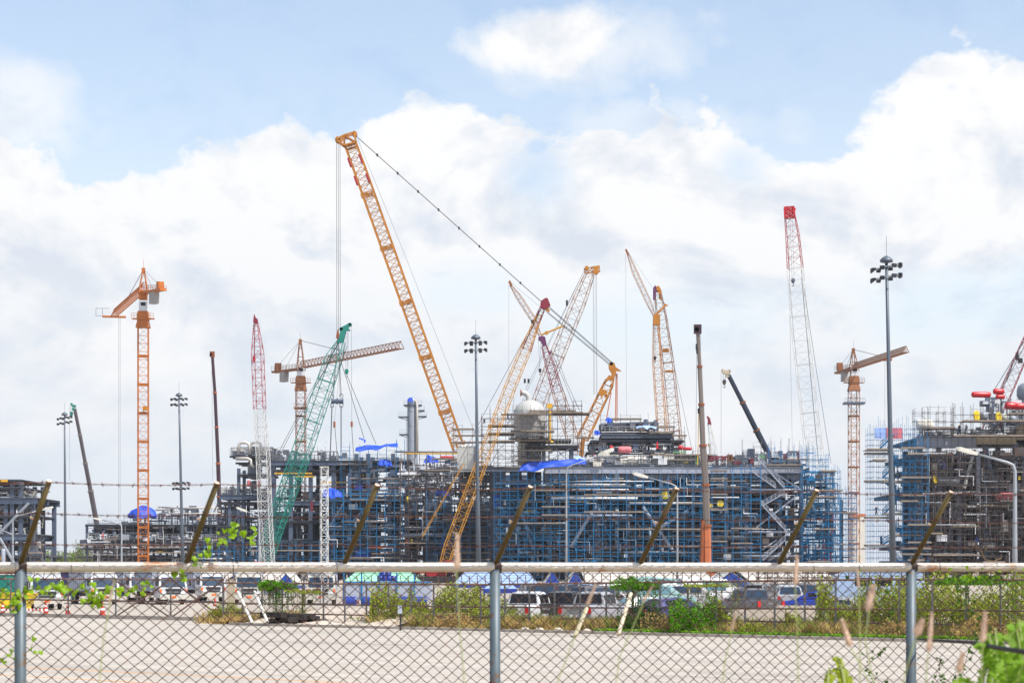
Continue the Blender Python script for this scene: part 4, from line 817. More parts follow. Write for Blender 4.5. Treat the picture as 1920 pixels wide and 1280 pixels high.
scaffold('faded blue scaffold right of the white mast', 612, 755, 925, 0, YL-5, 3, dxm=2.1, dzm=1.8, m='scaf_blue', sd_=21, base=0, pbr=0.25, plk=0.5, miss=0.18)
scaffold('tall blue scaffold at the deck draped with torn blue sheets', 640, 760, 845, 925, YL-3, 2, dxm=2.3, dzm=2.0, m='scaf_blue', sd_=22, pbr=0.2, plk=0.3, poke=2.4, cut=lambda x: P(0, 838 if x < 670 or 715 < x else 850, YL)[2])
scaffold('low blue scaffold beneath the long low module and the tower', 370, 612, 1022, 0, YL-12, 2, dxm=1.9, dzm=1.5, m='scaf_blue', sd_=24, base=0, pbr=0.3, plk=0.6, miss=0.2)
scaffold('grey scaffold at the foot of the long low module', 142, 372, 1018, 0, YK-3, 2, dxm=2.4, dzm=1.6, m='scaf_grey', sd_=25, base=0, pbr=0.25, plk=0.5, ragged=0.2, miss=0.2)
scaffold('spindly scaffold right of the left edge module', 58, 80, 1012, 0, YF-2, 2, dxm=1.4, dzm=1.6, m='scaf_grey', sd_=26, base=0, pbr=0.2, plk=0.5)
scaffold('slender blue scaffold of the tall stair tower right of the light mast', 1622, 1717, 806, 0, YR-3, 3, dxm=1.0, dzm=1.0, ddm=1.8, m='scaf_blue', sd_=27, base=0, pbr=0.08, plk=0.12, poke=1.8, miss=0.1, r=0.034, rail=False, cut=lambda x: P(0, 812 if x < 1640 else 800, YR)[2])
scaffold('brown scaffold on the face of the near right module', 1700, 1990, 842, 0, YR-4, 3, dxm=1.15, dzm=1.3, ddm=1.5, m='scaf_brown', sd_=29, base=0, pbr=0.2, plk=0.35, miss=0.2, r=0.042, ragged=0.2)
scaffold('brown scaffold cage round the white wrapped vessel', 1712, 1782, 775, 820, YR-1, 3, dxm=1.5, dzm=1.3, m='scaf_brown', sd_=30, pbr=0.2, plk=0.3, poke=1.4, r=0.042)
scaffold('brown scaffold on the top deck beneath the red vessels', 1785, 1990, 765, 820, YR-1.5, 3, dxm=1.7, dzm=1.3, m='scaf_brown', sd_=32, pbr=0.2, plk=0.3, poke=1.6, r=0.042, ragged=0.35)
scaffold('inner layer of fine blue scaffold in the shade, left part of the central module', 930, 1180, 893, 0, YC+1.5, 2, dxm=1.35, dzm=1.25, m='scaf_blue', sd_=61, base=0, pbr=0.35, plk=0.5, miss=0.35, ragged=0.2, r=0.05)
scaffold('inner layer of fine blue scaffold in the shade, right part of the central module', 1180, 1500, 893, 0, YC+1.8, 2, dxm=1.5, dzm=1.3, m='scaf_blue', sd_=62, base=0, pbr=0.35, plk=0.5, miss=0.35, ragged=0.2, r=0.05)
scaffold('blue scaffold standing in the shade behind the yellow boom', 800, 930, 925, 0, YL-12, 2, dxm=2.1, dzm=1.7, m='scaf_blue', sd_=63, base=0, pbr=0.3, plk=0.3, miss=0.3, ragged=0.4)
scaffold('grey scaffold poles standing over the left end of the top deck', 925, 985, 855, 880, YC+1, 2, dxm=1.6, dzm=1.3, m='scaf_grey', sd_=64, pbr=0.3, plk=0.3, poke=3)
scaffold('pale grey scaffold round the vessels on the middle of the top deck', 1095, 1392, 852, 873, YC-0.5, 2, dxm=1.7, dzm=1.2, m='pole_galv', sd_=65, pbr=0.05, plk=0.1, poke=1.6, miss=0.3, r=0.04, ragged=0.2)
scaffold('grey scaffold beside the exchanger tower, over the open frame', 508, 640, 846, 861, YL+8, 2, dxm=2.0, dzm=1.3, m='scaf_grey', sd_=66, pbr=0.1, plk=0.2, poke=1.8, miss=0.3, r=0.045, ragged=0.3)
scaffold('thin scaffold over the cluttered deck left of the grey cabinet', 742, 860, 852, 872, YL-8, 3, dxm=1.6, dzm=1.2, m='scaf_grey', sd_=67, pbr=0.2, plk=0.3, poke=1.5, miss=0.25, r=0.045, ragged=0.3)
scaffold('blue scaffold joining the stair tower to the brown scaffold', 1690, 1740, 820, 0, YR-7, 2, dxm=1.1, dzm=1.1, m='scaf_blue', sd_=71, base=0, pbr=0.3, plk=0.3, miss=0.2, r=0.038, ragged=0.3)
scaffold('ragged blue and grey scaffold peaks over the right part of the top deck', 1440, 1512, 842, 873, YC-1.5, 2, dxm=1.5, dzm=1.3, m='scaf_blue', sd_=72, pbr=0.2, plk=0.2, poke=2.5, miss=0.3, r=0.045, ragged=0.6)
scaffold('grey scaffold in front of the white domed vessel, higher level', 955, 1036, 768, 822, YC-2, 3, dxm=1.5, dzm=1.3, ddm=1.8, m='scaf_grey', sd_=73, pbr=0.5, plk=0.35, poke=1.5, miss=0.15, r=0.05, ragged=0.3)
scaffold('scattered brown scaffold poles along the middle of the top deck edge', 1205, 1330, 846, 873, YC+3, 3, dxm=2.0, dzm=1.3, m='scaf_brown', sd_=74, pbr=0.15, plk=0.25, poke=2.6, miss=0.35, r=0.045, ragged=0.7)
scaffold('grey scaffold wrapped close round the lower half of the white domed vessel', 958, 1030, 800, 874, YC-1, 2, dxm=1.3, dzm=1.2, m='scaf_brown', sd_=75, pbr=0.5, plk=0.4, poke=2, miss=0.2, r=0.05, ragged=0.3)
scaffold('stepped grey scaffold rising over the upper deck block', 1200, 1262, 792, 812, YC+6, 2, dxm=1.8, dzm=1.2, m='scaf_grey', sd_=76, pbr=0.2, plk=0.3, poke=2.4, miss=0.25, r=0.045, ragged=0.7)
for nm_, args in (('a', (935, 1495, 892, 1062, YC-2.4, 2.2, 300)), ('b', (612, 915, 934, 1062, YL-9, 4, 260)), ('c', (1712, 1925, 842, 1062, YR-6, 3, 230)), ('d', (160, 450, 986, 1062, YK-4, 3, 130))):
    o = thing('loose_pipework', {'a': 'tangle of thin pipes and planks stacked on the central scaffold', 'b': 'tangle of thin pipes and boards on the scaffold left of the yellow boom', 'c': 'tangle of pipes and boards on the brown scaffold at the right', 'd': 'pipes and boards laid out along the low module'}[nm_], 'pipework', P((args[0]+args[1])/2, args[3], args[4]))
    clutter(o, *args[:6], args[6]*2//3, ['scaf_blue' if nm_ in 'ab' else 'scaf_brown', 'scaf_grey', 'scaf_blue' if nm_ == 'a' else 'scaf_grey', 'pipe_white', 'scaf_brown'], 0.1, 0.18, sd_=ord(nm_), near=0.0, boxes=0.06)
# stair flights and sheet panel of the blue tower
st = thing('stair_tower', 'zigzag stair flights climbing inside the tall blue scaffold', 'stair', G(1665, YR-4))
for i, y in enumerate((850, 902, 970, 1022)):
    for x0, x1, m in ((1622, 1668, 'scaf_brown'),):
        b = MB(); b.box(P((x0+x1)/2, y, YR-5), ((x1-x0)/10, 2.6, 0.35)); b.build('landing', 'plank', st)
for a, c in (((1665, 847), (1685, 875)), ((1655, 895), (1683, 865)), ((1660, 905), (1690, 930)), ((1655, 965), (1685, 932)), ((1663, 975), (1690, 1000)), ((1650, 840), (1676, 815)), ((1655, 1020), (1688, 1000)), ((1665, 1030), (1690, 1060))): stair(st, a, c, YR-5, dy=0, m='scaf_blue')
b = MB(); b.box(P(1651, 812, YR-6), (2.2, 0.05, 2.0)); tag(b.build('mesh_sheet', 'tarp_pale', origin=P(1651, 822, YR-6)), 'pale blue translucent sheet tied on top of the blue scaffold', 'sheet')
b = MB(); b.box(P(1677, 812, YR-6), (3.0, 0.05, 2.0)); tag(b.build('mesh_sheet', 'wrap_pink', origin=P(1677, 822, YR-6)), 'pink sheet tied on top of the blue scaffold beside the mast', 'sheet')

# ================================================================== tarpaulins
tarp('long bright blue tarpaulin hanging over the deck edge below the steel table', ([(980, 870), (1000, 862), (1030, 864), (1080, 860), (1098, 862)], [(972, 884), (995, 884), (1022, 879), (1060, 873), (1098, 872)]), YC-2, 'tarp_blue', 0.9, 1)
tarp('torn blue sheets spread on the roof of the blue scaffold', ([(668, 838), (690, 834), (712, 835), (730, 832), (746, 830)], [(667, 846), (690, 845), (705, 844), (728, 838), (747, 838)]), YL-5, 'tarp_blue', 1.2, 2)
tarp('blue sheet hanging in a corner under the scaffold roof', ([(712, 861), (724, 861), (732, 862)], [(709, 872), (724, 874), (737, 875)]), YL-6, 'tarp_blue', 0.5, 3)
tarp('small blue flag of torn tarpaulin on a post', ([(673, 820), (680, 822), (686, 825)], [(675, 824), (681, 825), (685, 832)]), YL-4, 'tarp_blue', 0.3, 4)
tarp('blue peaked tarpaulin left of the red vessel', ([(794, 866), (802, 852), (822, 860)], [(793, 868), (808, 868), (822, 868)]), YL-6, 'tarp_blue', 0.6, 5)
tarp('pale blue tarpaulin beneath the red vessel', ([(834, 863), (850, 862), (863, 865)], [(834, 870), (850, 872), (863, 873)]), YL-8, 'tarp_pale', 0.6, 6)
tarp('crumpled blue sheet on the deck behind the white mast', ([(606, 918), (622, 914), (640, 922)], [(606, 930), (622, 934), (644, 932)]), YL-8, 'tarp_blue', 1.0, 7)
tarp('blue sheet flapping above the upper deck block', ([(1136, 784), (1141, 782), (1147, 786)], [(1134, 790), (1140, 794), (1146, 792)]), YC+2, 'tarp_blue', 0.8, 8)
tarp('blue bundle under the foot of the orange gantry', ([(1114, 808), (1119, 806), (1125, 810)], [(1114, 815), (1119, 816), (1126, 816)]), YC+2, 'tarp_blue', 0.8, 9)
tarp('pale blue awning on the upper deck block', ([(1194, 799), (1215, 797), (1230, 800)], [(1192, 802), (1213, 804), (1231, 803)]), YC+4, 'tarp_pale', 1.0, 10)
tarp('pale blue sheet hanging on the left deck below the dome', ([(1078, 852), (1090, 856), (1100, 860)], [(1078, 860), (1090, 862), (1100, 864)]), YC+2, 'tarp_pale', 0.8, 11)
# big blue dome shaped cover
b = MB(); rd = np.random.RandomState(3)
def domef(u_, v_):
    t = u_*2*math.pi; ph = v_*1.45; rr = (1+0.06*math.sin(t*5+v_*3)+0.04*math.sin(t*11))
    p = P(265, 972, YK-4); return p+np.array((4.2*math.sin(ph)*math.cos(t)*rr*(1+.07*math.sin(t*17+v_*9))+0.3, 3.5*math.sin(ph)*math.sin(t)*rr, 3.4*math.cos(ph)*(1+0.14*math.sin(t*3+1)+0.06*math.sin(t*7+u_*3)) - 0.35*v_*math.sin(t*3)))
b.sheet(domef, 48, 12); tag(b.build('tarpaulin', 'tarp_blue', origin=P(265, 972, YK-4), smooth=True), 'rounded blue tarpaulin cover behind the left tower crane', 'tarpaulin', 'blue tarpaulins on the modules')

# ================================================================== cranes
def px_nodes(lst, Y):        # [(px, py, width px)] -> lattice nodes at distance Y
    return [(P(a, b_, Y), c/S(Y)) for a, b_, c in lst]
def crawler(t, px, Y, m='crane_red', d=1):
    """tracks, slew deck, cab and counterweight under a boom"""
    c = G(px, Y); b = MB()
    for s_ in (-1, 1):
        b.prism([c+np.array(q) for q in ((-4.4, s_*3-0.6, 0.0), (4.4, s_*3-0.6, 0.0), (5.0, s_*3-0.6, 0.7), (4.4, s_*3-0.6, 1.4), (-4.4, s_*3-0.6, 1.4), (-5.0, s_*3-0.6, 0.7))], (0, 1.2, 0))
    b.build('track', 'dark_steel', t)
    b = MB(); b.box(c+(0, 0, 1.7), (4, 3.4, 0.8)); b.box(c+(-1.4*d, 0, 3.0), (5.0, 3.0, 1.9)); b.build('slew_deck', m, t)
    b = MB(); b.box(c+(-4.6*d, 0, 3.2), (1.6, 4, 2.0)); b.build('counterweight', m, t)
    b = MB(); b.box(c+(2.6*d, -2.2, 3.4), (1.7, 1.4, 2.3)); cb = b.build('cab', m, t)
    b = MB(); b.box(c+(2.7*d, -2.93, 3.8), (1.4, 0.06, 1.1)); b.build('window', 'glass_dark', cb)
def sheave(b, p, r, w_=0.3): b.lathe([(r, -w_/2), (r, w_/2)], p, (0, 1, 0), 14)
GL = 'crawler cranes with lattice booms'

# big orange crane
Y = 580.0
t = thing('crawler_crane', 'tallest orange lattice boom leaning left across the sky, holding long ropes', 'crane', G(868, Y), GL)
b = MB(); lattice(b, px_nodes([(657, 270, 21), (676, 322, 22), (862, 846, 21)], Y), 0.62, 0.4, 0.13, rot=0.1, aspect=0.6, xheavy=0, style='Z'); b.build('boom', 'orange_paint', t)
b = MB()
for q in ((688, 365), (724, 465), (760, 567), (797, 670), (833, 772)):
    lattice(b, px_nodes([(q[0]-1, q[1]-3, 20), (q[0]+1, q[1]+4, 20)], Y), 0.4, 0.16, 0.12, rot=0.12, aspect=0.75, style='X')
b.build('boom_joint', 'orange_paint', t)
b = MB()
for a, c_ in (((653, 298), (659, 315)), ((665, 332), (671, 349)), ((674, 291), (680, 308)), ((687, 327), (693, 344))): b.bars([P(*a, Y)+(0, -1.2, 0)], [P(*c_, Y)+(0, -1.2, 0)], 0.40)
b.build('warning_stripe', 'red_paint', t)
b = MB()
for yy in (-1.3, 1.3):
    hp = [P(x, y, Y)+(0, yy, 0) for x, y in ((645, 274), (637, 268), (631, 263), (646, 255), (664, 250), (668, 268))]; b.bars(hp, hp[1:]+hp[:1], 0.3); b.bars([hp[0], hp[3], hp[1]], [hp[3], hp[5], hp[3]], 0.22)
b.bars([P(645, 276, Y), P(648, 282, Y)], [P(669, 268, Y), P(671, 274, Y)], 0.4)
sheave(b, P(634, 263, Y), 0.8, 2.4); sheave(b, P(665, 252, Y), 0.7, 2.6); sheave(b, P(650, 257, Y), 0.5, 2.2)
b.build('boom_head', 'orange_paint', t)
b = MB(); b.bars([P(855, 830, Y)+(0, -1, 0), P(871, 826, Y)+(0, -1, 0), P(855, 830, Y)+(0, 1, 0), P(871, 826, Y)+(0, 1, 0)], [P(866, 866, Y)]*4, 0.3); b.bars([P(866, 864, Y)], [P(868, 1086, Y)], 0.9, 6); b.build('boom_foot', 'orange_paint', t)
for k in (0, 1):
    rope(t, [P(669, 258, Y)+(0, k*2-1, k*0.4), P(1014, 566, Y)+(0, k*2-1, k*0.4), ], 0.065, 'pipe_brown', 'pendant_rope')
b = MB()
for i in range(1, 9): q = P(669, 258, Y)*(1-i/9)+P(1014, 566, Y)*i/9; b.box(q+(0, 0, 0.2), (0.45, 2.3, 0.4))
b.build('pendant_link', 'dark_steel', t)
rope(t, [P(671, 262, Y), P(760, 480, Y), P(890, 812, Y)], 0.05, 'thin_rope', 'whip_line')
for x in (631, 634.2, 637.5): rope(t, [P(x, 264, Y), P(x+0.6, 625, Y)], 0.065, 'wire_rope', 'hoist_rope')
b = MB(); b.prism([P(x, y, Y)+(0, -0.8, 0) for x, y in ((631, 627), (633.8, 617), (636.4, 627), (636.4, 634), (630.5, 634))], (0, 1.6, 0)); b.build('hook_block', 'rust_orange', t)
# spreader hung below
t2 = thing('lifting_spreader', 'blue twin drum spreader hanging on slings beside the teal boom', 'lifting gear', P(633, 752, Y))
b = MB()
for x in (627, 638): b.lathe([(0.62, -0.75), (0.62, 0.75)], P(x, 752, Y), (1, 0, 0), 14); b.lathe([(0.85, -0.1), (0.85, 0.1)], P(x-5, 752, Y), (1, 0, 0), 14); b.lathe([(0.85, -0.1), (0.85, 0.1)], P(x+5, 752, Y), (1, 0, 0), 14)
b.build('drum', 'steel_blue_grey', t2)
for a, c_ in (((633, 634), (623, 745)), ((634, 634), (625, 745)), ((634, 634), (638, 743)), ((635, 634), (640, 743)), ((622, 760), (619, 846)), ((623, 760), (620, 846)), ((639, 760), (639, 846)), ((640, 760), (640, 846))): rope(t2, [P(*a, Y), P(*c_, Y)], 0.075, 'wire_rope', 'sling')
b = MB()
for x, y in ((622.5, 744), (640, 742), (622.5, 760), (640, 760)): b.tube([P(x, y, Y)+np.array((0.5*math.cos(a), 0, 0.6*math.sin(a))) for a in np.linspace(0, 2*math.pi, 9)], 0.1, 4)
b.build('shackle', 'dark_steel', t2)

# orange gantry mast carrying the far pendant
Y = 585.0
t = thing('gantry_mast', 'orange mast with winged head, tied by black lines to the purple topped boom', 'crane', G(1080, Y), GL)
b = MB(); lattice(b, px_nodes([(1147, 706, 9), (1140, 722, 17), (1092, 822, 20)], Y), 0.9, 0.26, 0.13, rot=0.2, aspect=0.7); b.bars([P(1094, 818, Y)+(0, -1, 0)], [G(1060, Y)], 0.8); b.build('boom', 'orange_paint', t)
b = MB()
for yy in (-0.9, 0.6): b.prism([P(x, y, Y)+(0, yy, 0) for x, y in ((1141, 684), (1145, 678), (1152, 681), (1154, 688), (1165, 696), (1156, 695), (1151, 712), (1143, 714), (1147, 700), (1142, 692))], (0, 0.3, 0))
b.box(P(1149, 690, Y), (1.4, 1.6, 1.2)); sheave(b, P(1146, 682, Y), 0.5, 1.8); b.build('mast_head', 'orange_paint', t)
b = MB(); b.prism([P(x, y, Y)+(0, -1, 0) for x, y in ((1133, 712), (1146, 704), (1149, 708), (1134, 716))], (0, 0.3, 0)); b.prism([P(x, y, Y)+(0, -1.2, 0) for x, y in ((1125, 727), (1140, 735), (1128, 745), (1121, 738))], (0, 0.3, 0)); b.build('gusset_plate', 'orange_paint', t)
for k, (ya, yb) in enumerate(((572, 678), (584, 684))):
    for dd in (0, 0.9): rope(t, [P(1026+k*0, ya+dd*1.5, Y)+(0, dd, 0), P(1146, yb+dd*2, Y)+(0, dd, 0)], 0.085, 'cable', 'pendant_rope')
for x0, y0, x1, y1 in ((1155, 700, 1154, 790), (1157, 700, 1157, 790), (1146, 735, 1137, 786)): rope(t, [P(x0, y0, Y), P(x1, y1, Y)], 0.16, 'salmon', 'hoist_rope')
b = MB(); b.lathe([(0.5, -0.2), (0.5, 0.2)], P(1147, 723, Y), (0, 1, 0)); b.lathe([(0.5, -0.2), (0.5, 0.2)], P(1137, 742, Y), (0, 1, 0)); b.build('pulley', 'rust_orange', t)

# yellow boom with purple head, standing in front of the modules
Y = 440.0
t = thing('crawler_crane', 'yellow lattice boom with purple plate head, foot down at the fence rail', 'crane', G(826, Y), GL)
b = MB(); lattice(b, px_nodes([(1012, 590, 8), (985, 657, 18), (958, 722, 19), (842, 1028, 19), (828, 1075, 14)], Y), 0.72, 0.12, 0.055, rot=0.25, aspect=0.8); b.build('boom', 'yellow_paint', t)
b = MB(); lattice(b, px_nodes([(1017, 578, 9), (1000, 618, 12), (987, 655, 17)], Y), 0.8, 0.1, 0.06, rot=0.25, aspect=0.8); b.build('boom_top_section', 'maroon', t)
b = MB()
for yy in (-0.9, 0.7): b.prism([P(x, y, Y)+(0, yy, 0) for x, y in ((1013, 571), (1014, 565), (1023, 559), (1027, 560), (1032, 573), (1022, 580), (1013, 577))], (0, 0.2, 0))
b.build('head_plate', 'maroon', t)
b = MB(); b.prism([P(x, y, Y)+(0, -0.6, 0) for x, y in ((1021, 579), (1027, 576), (1031, 583), (1027, 585))], (0, 1.2, 0)); b.build('sheave_bracket', 'orange_paint', t)
rope(t, [P(1012, 580, Y), P(1000, 604, Y), P(905, 780, Y), P(792, 1000, Y)], 0.055, 'pipe_brown', 'pendant_rope'); rope(t, [P(1014, 580, Y), P(1002, 606, Y), P(986, 640, Y)], 0.07, 'dark_steel', 'pendant_rope')
b = MB(); b.box(P(998, 603, Y), (0.5, 0.8, 0.6)); b.build('pendant_link', 'dark_steel', t)
b = MB(); lattice(b, px_nodes([(870, 868, 2.5), (792, 1005, 2.5)], Y), 2.5, 0.06, 0.035); b.build('back_stay', 'yellow_paint', t)
crawler(t, 818, Y, 'crane_red', 1)

# teal crane
Y = 480.0
t = thing('crawler_crane', 'teal green lattice boom with hooked head, leaning right in front of the open frame', 'crane', G(500, Y), GL)
b = MB(); lattice(b, px_nodes([(640, 640, 12), (626, 672, 26), (565, 850, 30)], Y), 0.55, 0.15, 0.065, rot=0.3, aspect=0.85, style='Z', xheavy=5); b.build('boom', 'teal', t)
b = MB(); lattice(b, px_nodes([(565, 850, 29), (516, 985, 27), (500, 1040, 24), (492, 1078, 14)], Y), 0.42, 0.2, 0.1, rot=0.3, aspect=0.85, style='X', xheavy=4); b.build('boom_lower_section', 'teal', t)
b = MB()
for yy in (-0.8, 0.6): b.prism([P(x, y, Y)+(0, yy, 0) for x, y in ((634, 642), (638, 624), (637, 617), (642, 613), (650, 609), (654, 606), (659, 607), (658, 611), (653, 613), (657, 620), (649, 620), (644, 642))], (0, 0.22, 0))
b.box(P(643, 625, Y), (1.0, 1.3, 1.6)); sheave(b, P(657, 608.5, Y), 0.35, 1.6); sheave(b, P(640, 617, Y), 0.4, 1.6); b.build('boom_head', 'teal', t)
for a, c_ in (((632, 640), (520, 852)), ((634, 644), (516, 868)), ((650, 650), (577, 850)), ((629, 660), (583, 740))): rope(t, [P(*a, Y), P(*c_, Y)], 0.06, 'wire_rope', 'pendant_rope')
for x in (649, 651.5, 653): rope(t, [P(x, 622, Y), P(x-0.5, 690, Y)], 0.035, 'thin_rope', 'hoist_rope')
rope(t, [P(659, 611, Y), P(659.5, 795, Y), ], 0.04, 'thin_rope', 'whip_line'); rope(t, [P(642, 640, Y), P(627, 790, Y)], 0.03, 'thin_rope', 'whip_line')
hookblock(t, P(650, 697, Y), 1.1, 'teal')
for a, c_ in (((649, 707), (664, 760)), ((664, 760), (683, 822)), ((652, 707), (675, 762)), ((675, 762), (705, 832)), ((659.5, 800), (664, 870)), ((627.5, 797), (632, 850)), ((640, 680), (648, 705))): rope(t, [P(*a, Y), P(*c_, Y)], 0.07, 'wire_rope', 'sling')
b = MB(); b.bars([P(659.5, 790, Y), P(627, 790, Y)], [P(659.5, 800, Y), P(627, 801, Y)], 0.25, 6, caps=True); b.build('ball_weight', 'rust_orange', t)
crawler(t, 486, Y, 'teal', 1)

# red and white lattice booms
Y = 470.0
t = thing('crawler_crane', 'slim lattice boom red above and white below, left of the teal crane', 'crane', G(505, Y), GL)
b = MB(); lattice(b, px_nodes([(480, 606, 7), (483, 660, 19), (487, 766, 19)], Y), 0.8, 0.11, 0.06, rot=0.3, aspect=0.8); b.build('boom', 'red_paint', t)
b = MB(); lattice(b, px_nodes([(487, 766, 19), (493, 850, 21), (498, 980, 21), (504, 1075, 20)], Y), 0.8, 0.12, 0.06, rot=0.3, aspect=0.8, style='X'); b.build('boom_lower_section', 'crane_white', t)
b = MB(); b.prism([P(x, y, Y)+(0, -0.5, 0) for x, y in ((475, 604), (476, 594), (477, 589), (479, 595), (483, 598), (484, 606))], (0, 1, 0)); sheave(b, P(479.5, 603, Y), 0.45, 1.2); b.build('boom_head', 'maroon', t)
b = MB(); b.prism([P(x, y, Y)+(0, -1.5, 0) for x, y in ((475, 668), (480, 668), (480, 676), (478, 681), (475, 676))], (0, 0.6, 0)); b.build('hook_block', 'red_paint', t)
rope(t, [P(476, 604, Y), P(477, 668, Y)], 0.035, 'thin_rope', 'hoist_rope')
for k in (0, 3): rope(t, [P(494+k, 760, Y), P(503+k, 1000, Y)], 0.045, 'thin_rope', 'pendant_rope')
crawler(t, 509, Y, 'crane_red', -1)
Y = 530.0
t = thing('crawler_crane', 'tall pale lattice boom with red top section, right of the modules centre', 'crane', G(1545, Y), GL)
b = MB(); lattice(b, px_nodes([(1481, 404, 18), (1486, 440, 23), (1491, 502, 27)], Y), 0.75, 0.13, 0.07, rot=0.3, aspect=0.8); b.build('boom', 'red_paint', t)
b = MB(); lattice(b, px_nodes([(1491, 502, 28), (1500, 620, 29), (1517, 765, 30), (1530, 880, 32), (1542, 1000, 32)], Y), 0.72, 0.12, 0.06, rot=0.3, aspect=0.8, xheavy=4); b.build('boom_lower_section', 'crane_white', t)
b = MB(); lattice(b, px_nodes([(1480, 389, 17), (1481, 408, 18)], Y), 0.5, 0.3, 0.26, rot=0.2, style='X'); sheave(b, P(1474, 392, Y), 0.55, 2.2); sheave(b, P(1487, 394, Y), 0.55, 2.2); b.build('boom_head', 'bright_red', t)
hookblock(t, P(1487, 527, Y), 1.2, 'steel_grey')
for x in (1485, 1489): rope(t, [P(x-4, 400, Y), P(x, 520, Y)], 0.035, 'thin_rope', 'hoist_rope')
rope(t, [P(1502, 505, Y), P(1530, 690, Y), P(1558, 868, Y)], 0.06, 'wire_rope', 'pendant_rope'); rope(t, [P(1479, 410, Y), P(1481, 600, Y), P(1486, 860, Y)], 0.035, 'thin_rope', 'whip_line')
b = MB(); b.bars([P(1503, 520, Y)], [P(1535, 870, Y)], 0.1); b.build('access_ladder', 'steel_grey', t)
crawler(t, 1560, Y, 'salmon', -1)
b = MB(); lattice(b, px_nodes([(1548, 1060, 14), (1556, 960, 10)], Y), 0.8, 0.3, 0.16, rot=0.3); b.build('gantry_frame', 'crane_red', t)

# group right of the dome
Y = 610.0
t = thing('crawler_crane', 'brownish lattice boom topped by an orange fly head, leaning right behind the dome', 'crane', G(985, Y), GL)
b = MB(); lattice(b, px_nodes([(1106, 513, 15), (1088, 560, 22), (1035, 690, 24), (1010, 757, 24), (985, 820, 24)], Y), 0.75, 0.15, 0.07, rot=0.3, aspect=0.8, xheavy=9); b.build('boom', 'dull_orange', t)
b = MB(); lattice(b, px_nodes([(1096, 508, 9), (1124, 504, 11)], Y), 0.6, 0.22, 0.16, rot=0.1, aspect=1.0); b.prism([P(x, y, Y)+(0, -1.2, 0) for x, y in ((1112, 500), (1125, 500), (1118, 513), (1112, 516))], (0, 0.3, 0)); sheave(b, P(1100, 503, Y), 0.6, 2); sheave(b, P(1118, 510, Y), 0.7, 2); b.build('boom_head', 'orange_paint', t)
for x in (1112, 1113.5, 1117, 1118.5): rope(t, [P(x, 510, Y), P(x+1, 740, Y)], 0.045, 'thin_rope', 'hoist_rope')
for a, c_ in (((1095, 508), (985, 730)), ((1093, 512), (975, 760))): rope(t, [P(*a, Y), P(*c_, Y)], 0.06, 'thin_rope', 'pendant_rope')
b = MB(); b.box(P(1063, 568, Y), (0.6, 0.6, 1.6)); b.box(P(984, 714, Y), (0.6, 0.8, 1.2)); b.box(P(991, 714, Y), (0.6, 0.8, 1.2)); b.build('pendant_link', 'dark_steel', t)
Y = 560.0
t = thing('crawler_crane', 'purple topped boom leaning left with a pale luffing jib and dangling hook', 'crane', G(1080, Y), GL)
b = MB(); lattice(b, px_nodes([(1020, 648, 8), (1030, 680, 15), (1046, 735, 18)], Y), 0.75, 0.15, 0.08, rot=0.3, aspect=0.8); b.build('boom', 'maroon', t)
b = MB(); lattice(b, px_nodes([(1046, 735, 19), (1062, 785, 20), (1082, 850, 20)], Y), 0.75, 0.15, 0.07, rot=0.3, aspect=0.8); b.build('boom_lower_section', 'pale_orange', t)
b = MB()
for yy in (-0.8, 0.5): b.prism([P(x, y, Y)+(0, yy, 0) for x, y in ((1009, 637), (1010, 631), (1018, 630), (1022, 632), (1025, 646), (1018, 650), (1014, 640))], (0, 0.3, 0))
b.prism([P(x, y, Y)+(0, -0.4, 0) for x, y in ((1028, 660), (1035, 657), (1032, 664))], (0, 0.8, 0)); b.build('boom_head', 'purple', t)
b = MB(); lattice(b, px_nodes([(957, 534, 2.5), (972, 556, 9), (1002, 602, 9), (1012, 628, 4)], Y), 0.9, 0.1, 0.045, rot=0.4, aspect=0.8); b.build('luffing_jib', 'pale_orange', t)
b = MB(); b.prism([P(x, y, Y)+(0, -0.4, 0) for x, y in ((953, 529), (956, 525), (960, 532), (961, 537), (957, 537))], (0, 0.8, 0)); b.build('jib_head', 'dull_orange', t)
b = MB(); b.bars([P(1014, 628, Y)], [P(1056, 611, Y)], 0.24, 6); b.lathe([(0.5, -0.3), (0.5, 0.3)], P(1025, 624, Y), (0, 1, 0)); b.build('jib_strut', 'yellow_paint', t)
rope(t, [P(960, 531, Y), P(1018, 580, Y), P(1056, 611, Y)], 0.04, 'thin_rope', 'pendant_rope'); rope(t, [P(1056, 611, Y), P(1040, 700, Y), P(1046, 735, Y)], 0.05, 'thin_rope', 'pendant_rope')
rope(t, [P(954, 534, Y), P(954, 720, Y)], 0.035, 'thin_rope', 'whip_line')
for x in (1009.5, 1014.5): rope(t, [P(x, 634, Y), P(1012, 690, Y)], 0.04, 'thin_rope', 'hoist_rope')
hookblock(t, P(1012.5, 695, Y), 1.0, 'dark_steel')
for a, c_ in (((1033, 655), (1056, 710)), ((1056, 710), (1082, 776)), ((1040, 655), (1060, 712)), ((1060, 712), (1088, 772))): rope(t, [P(*a, Y), P(*c_, Y)], 0.06, 'wire_rope', 'pendant_rope')
crawler(t, 1085, Y, 'maroon', -1)

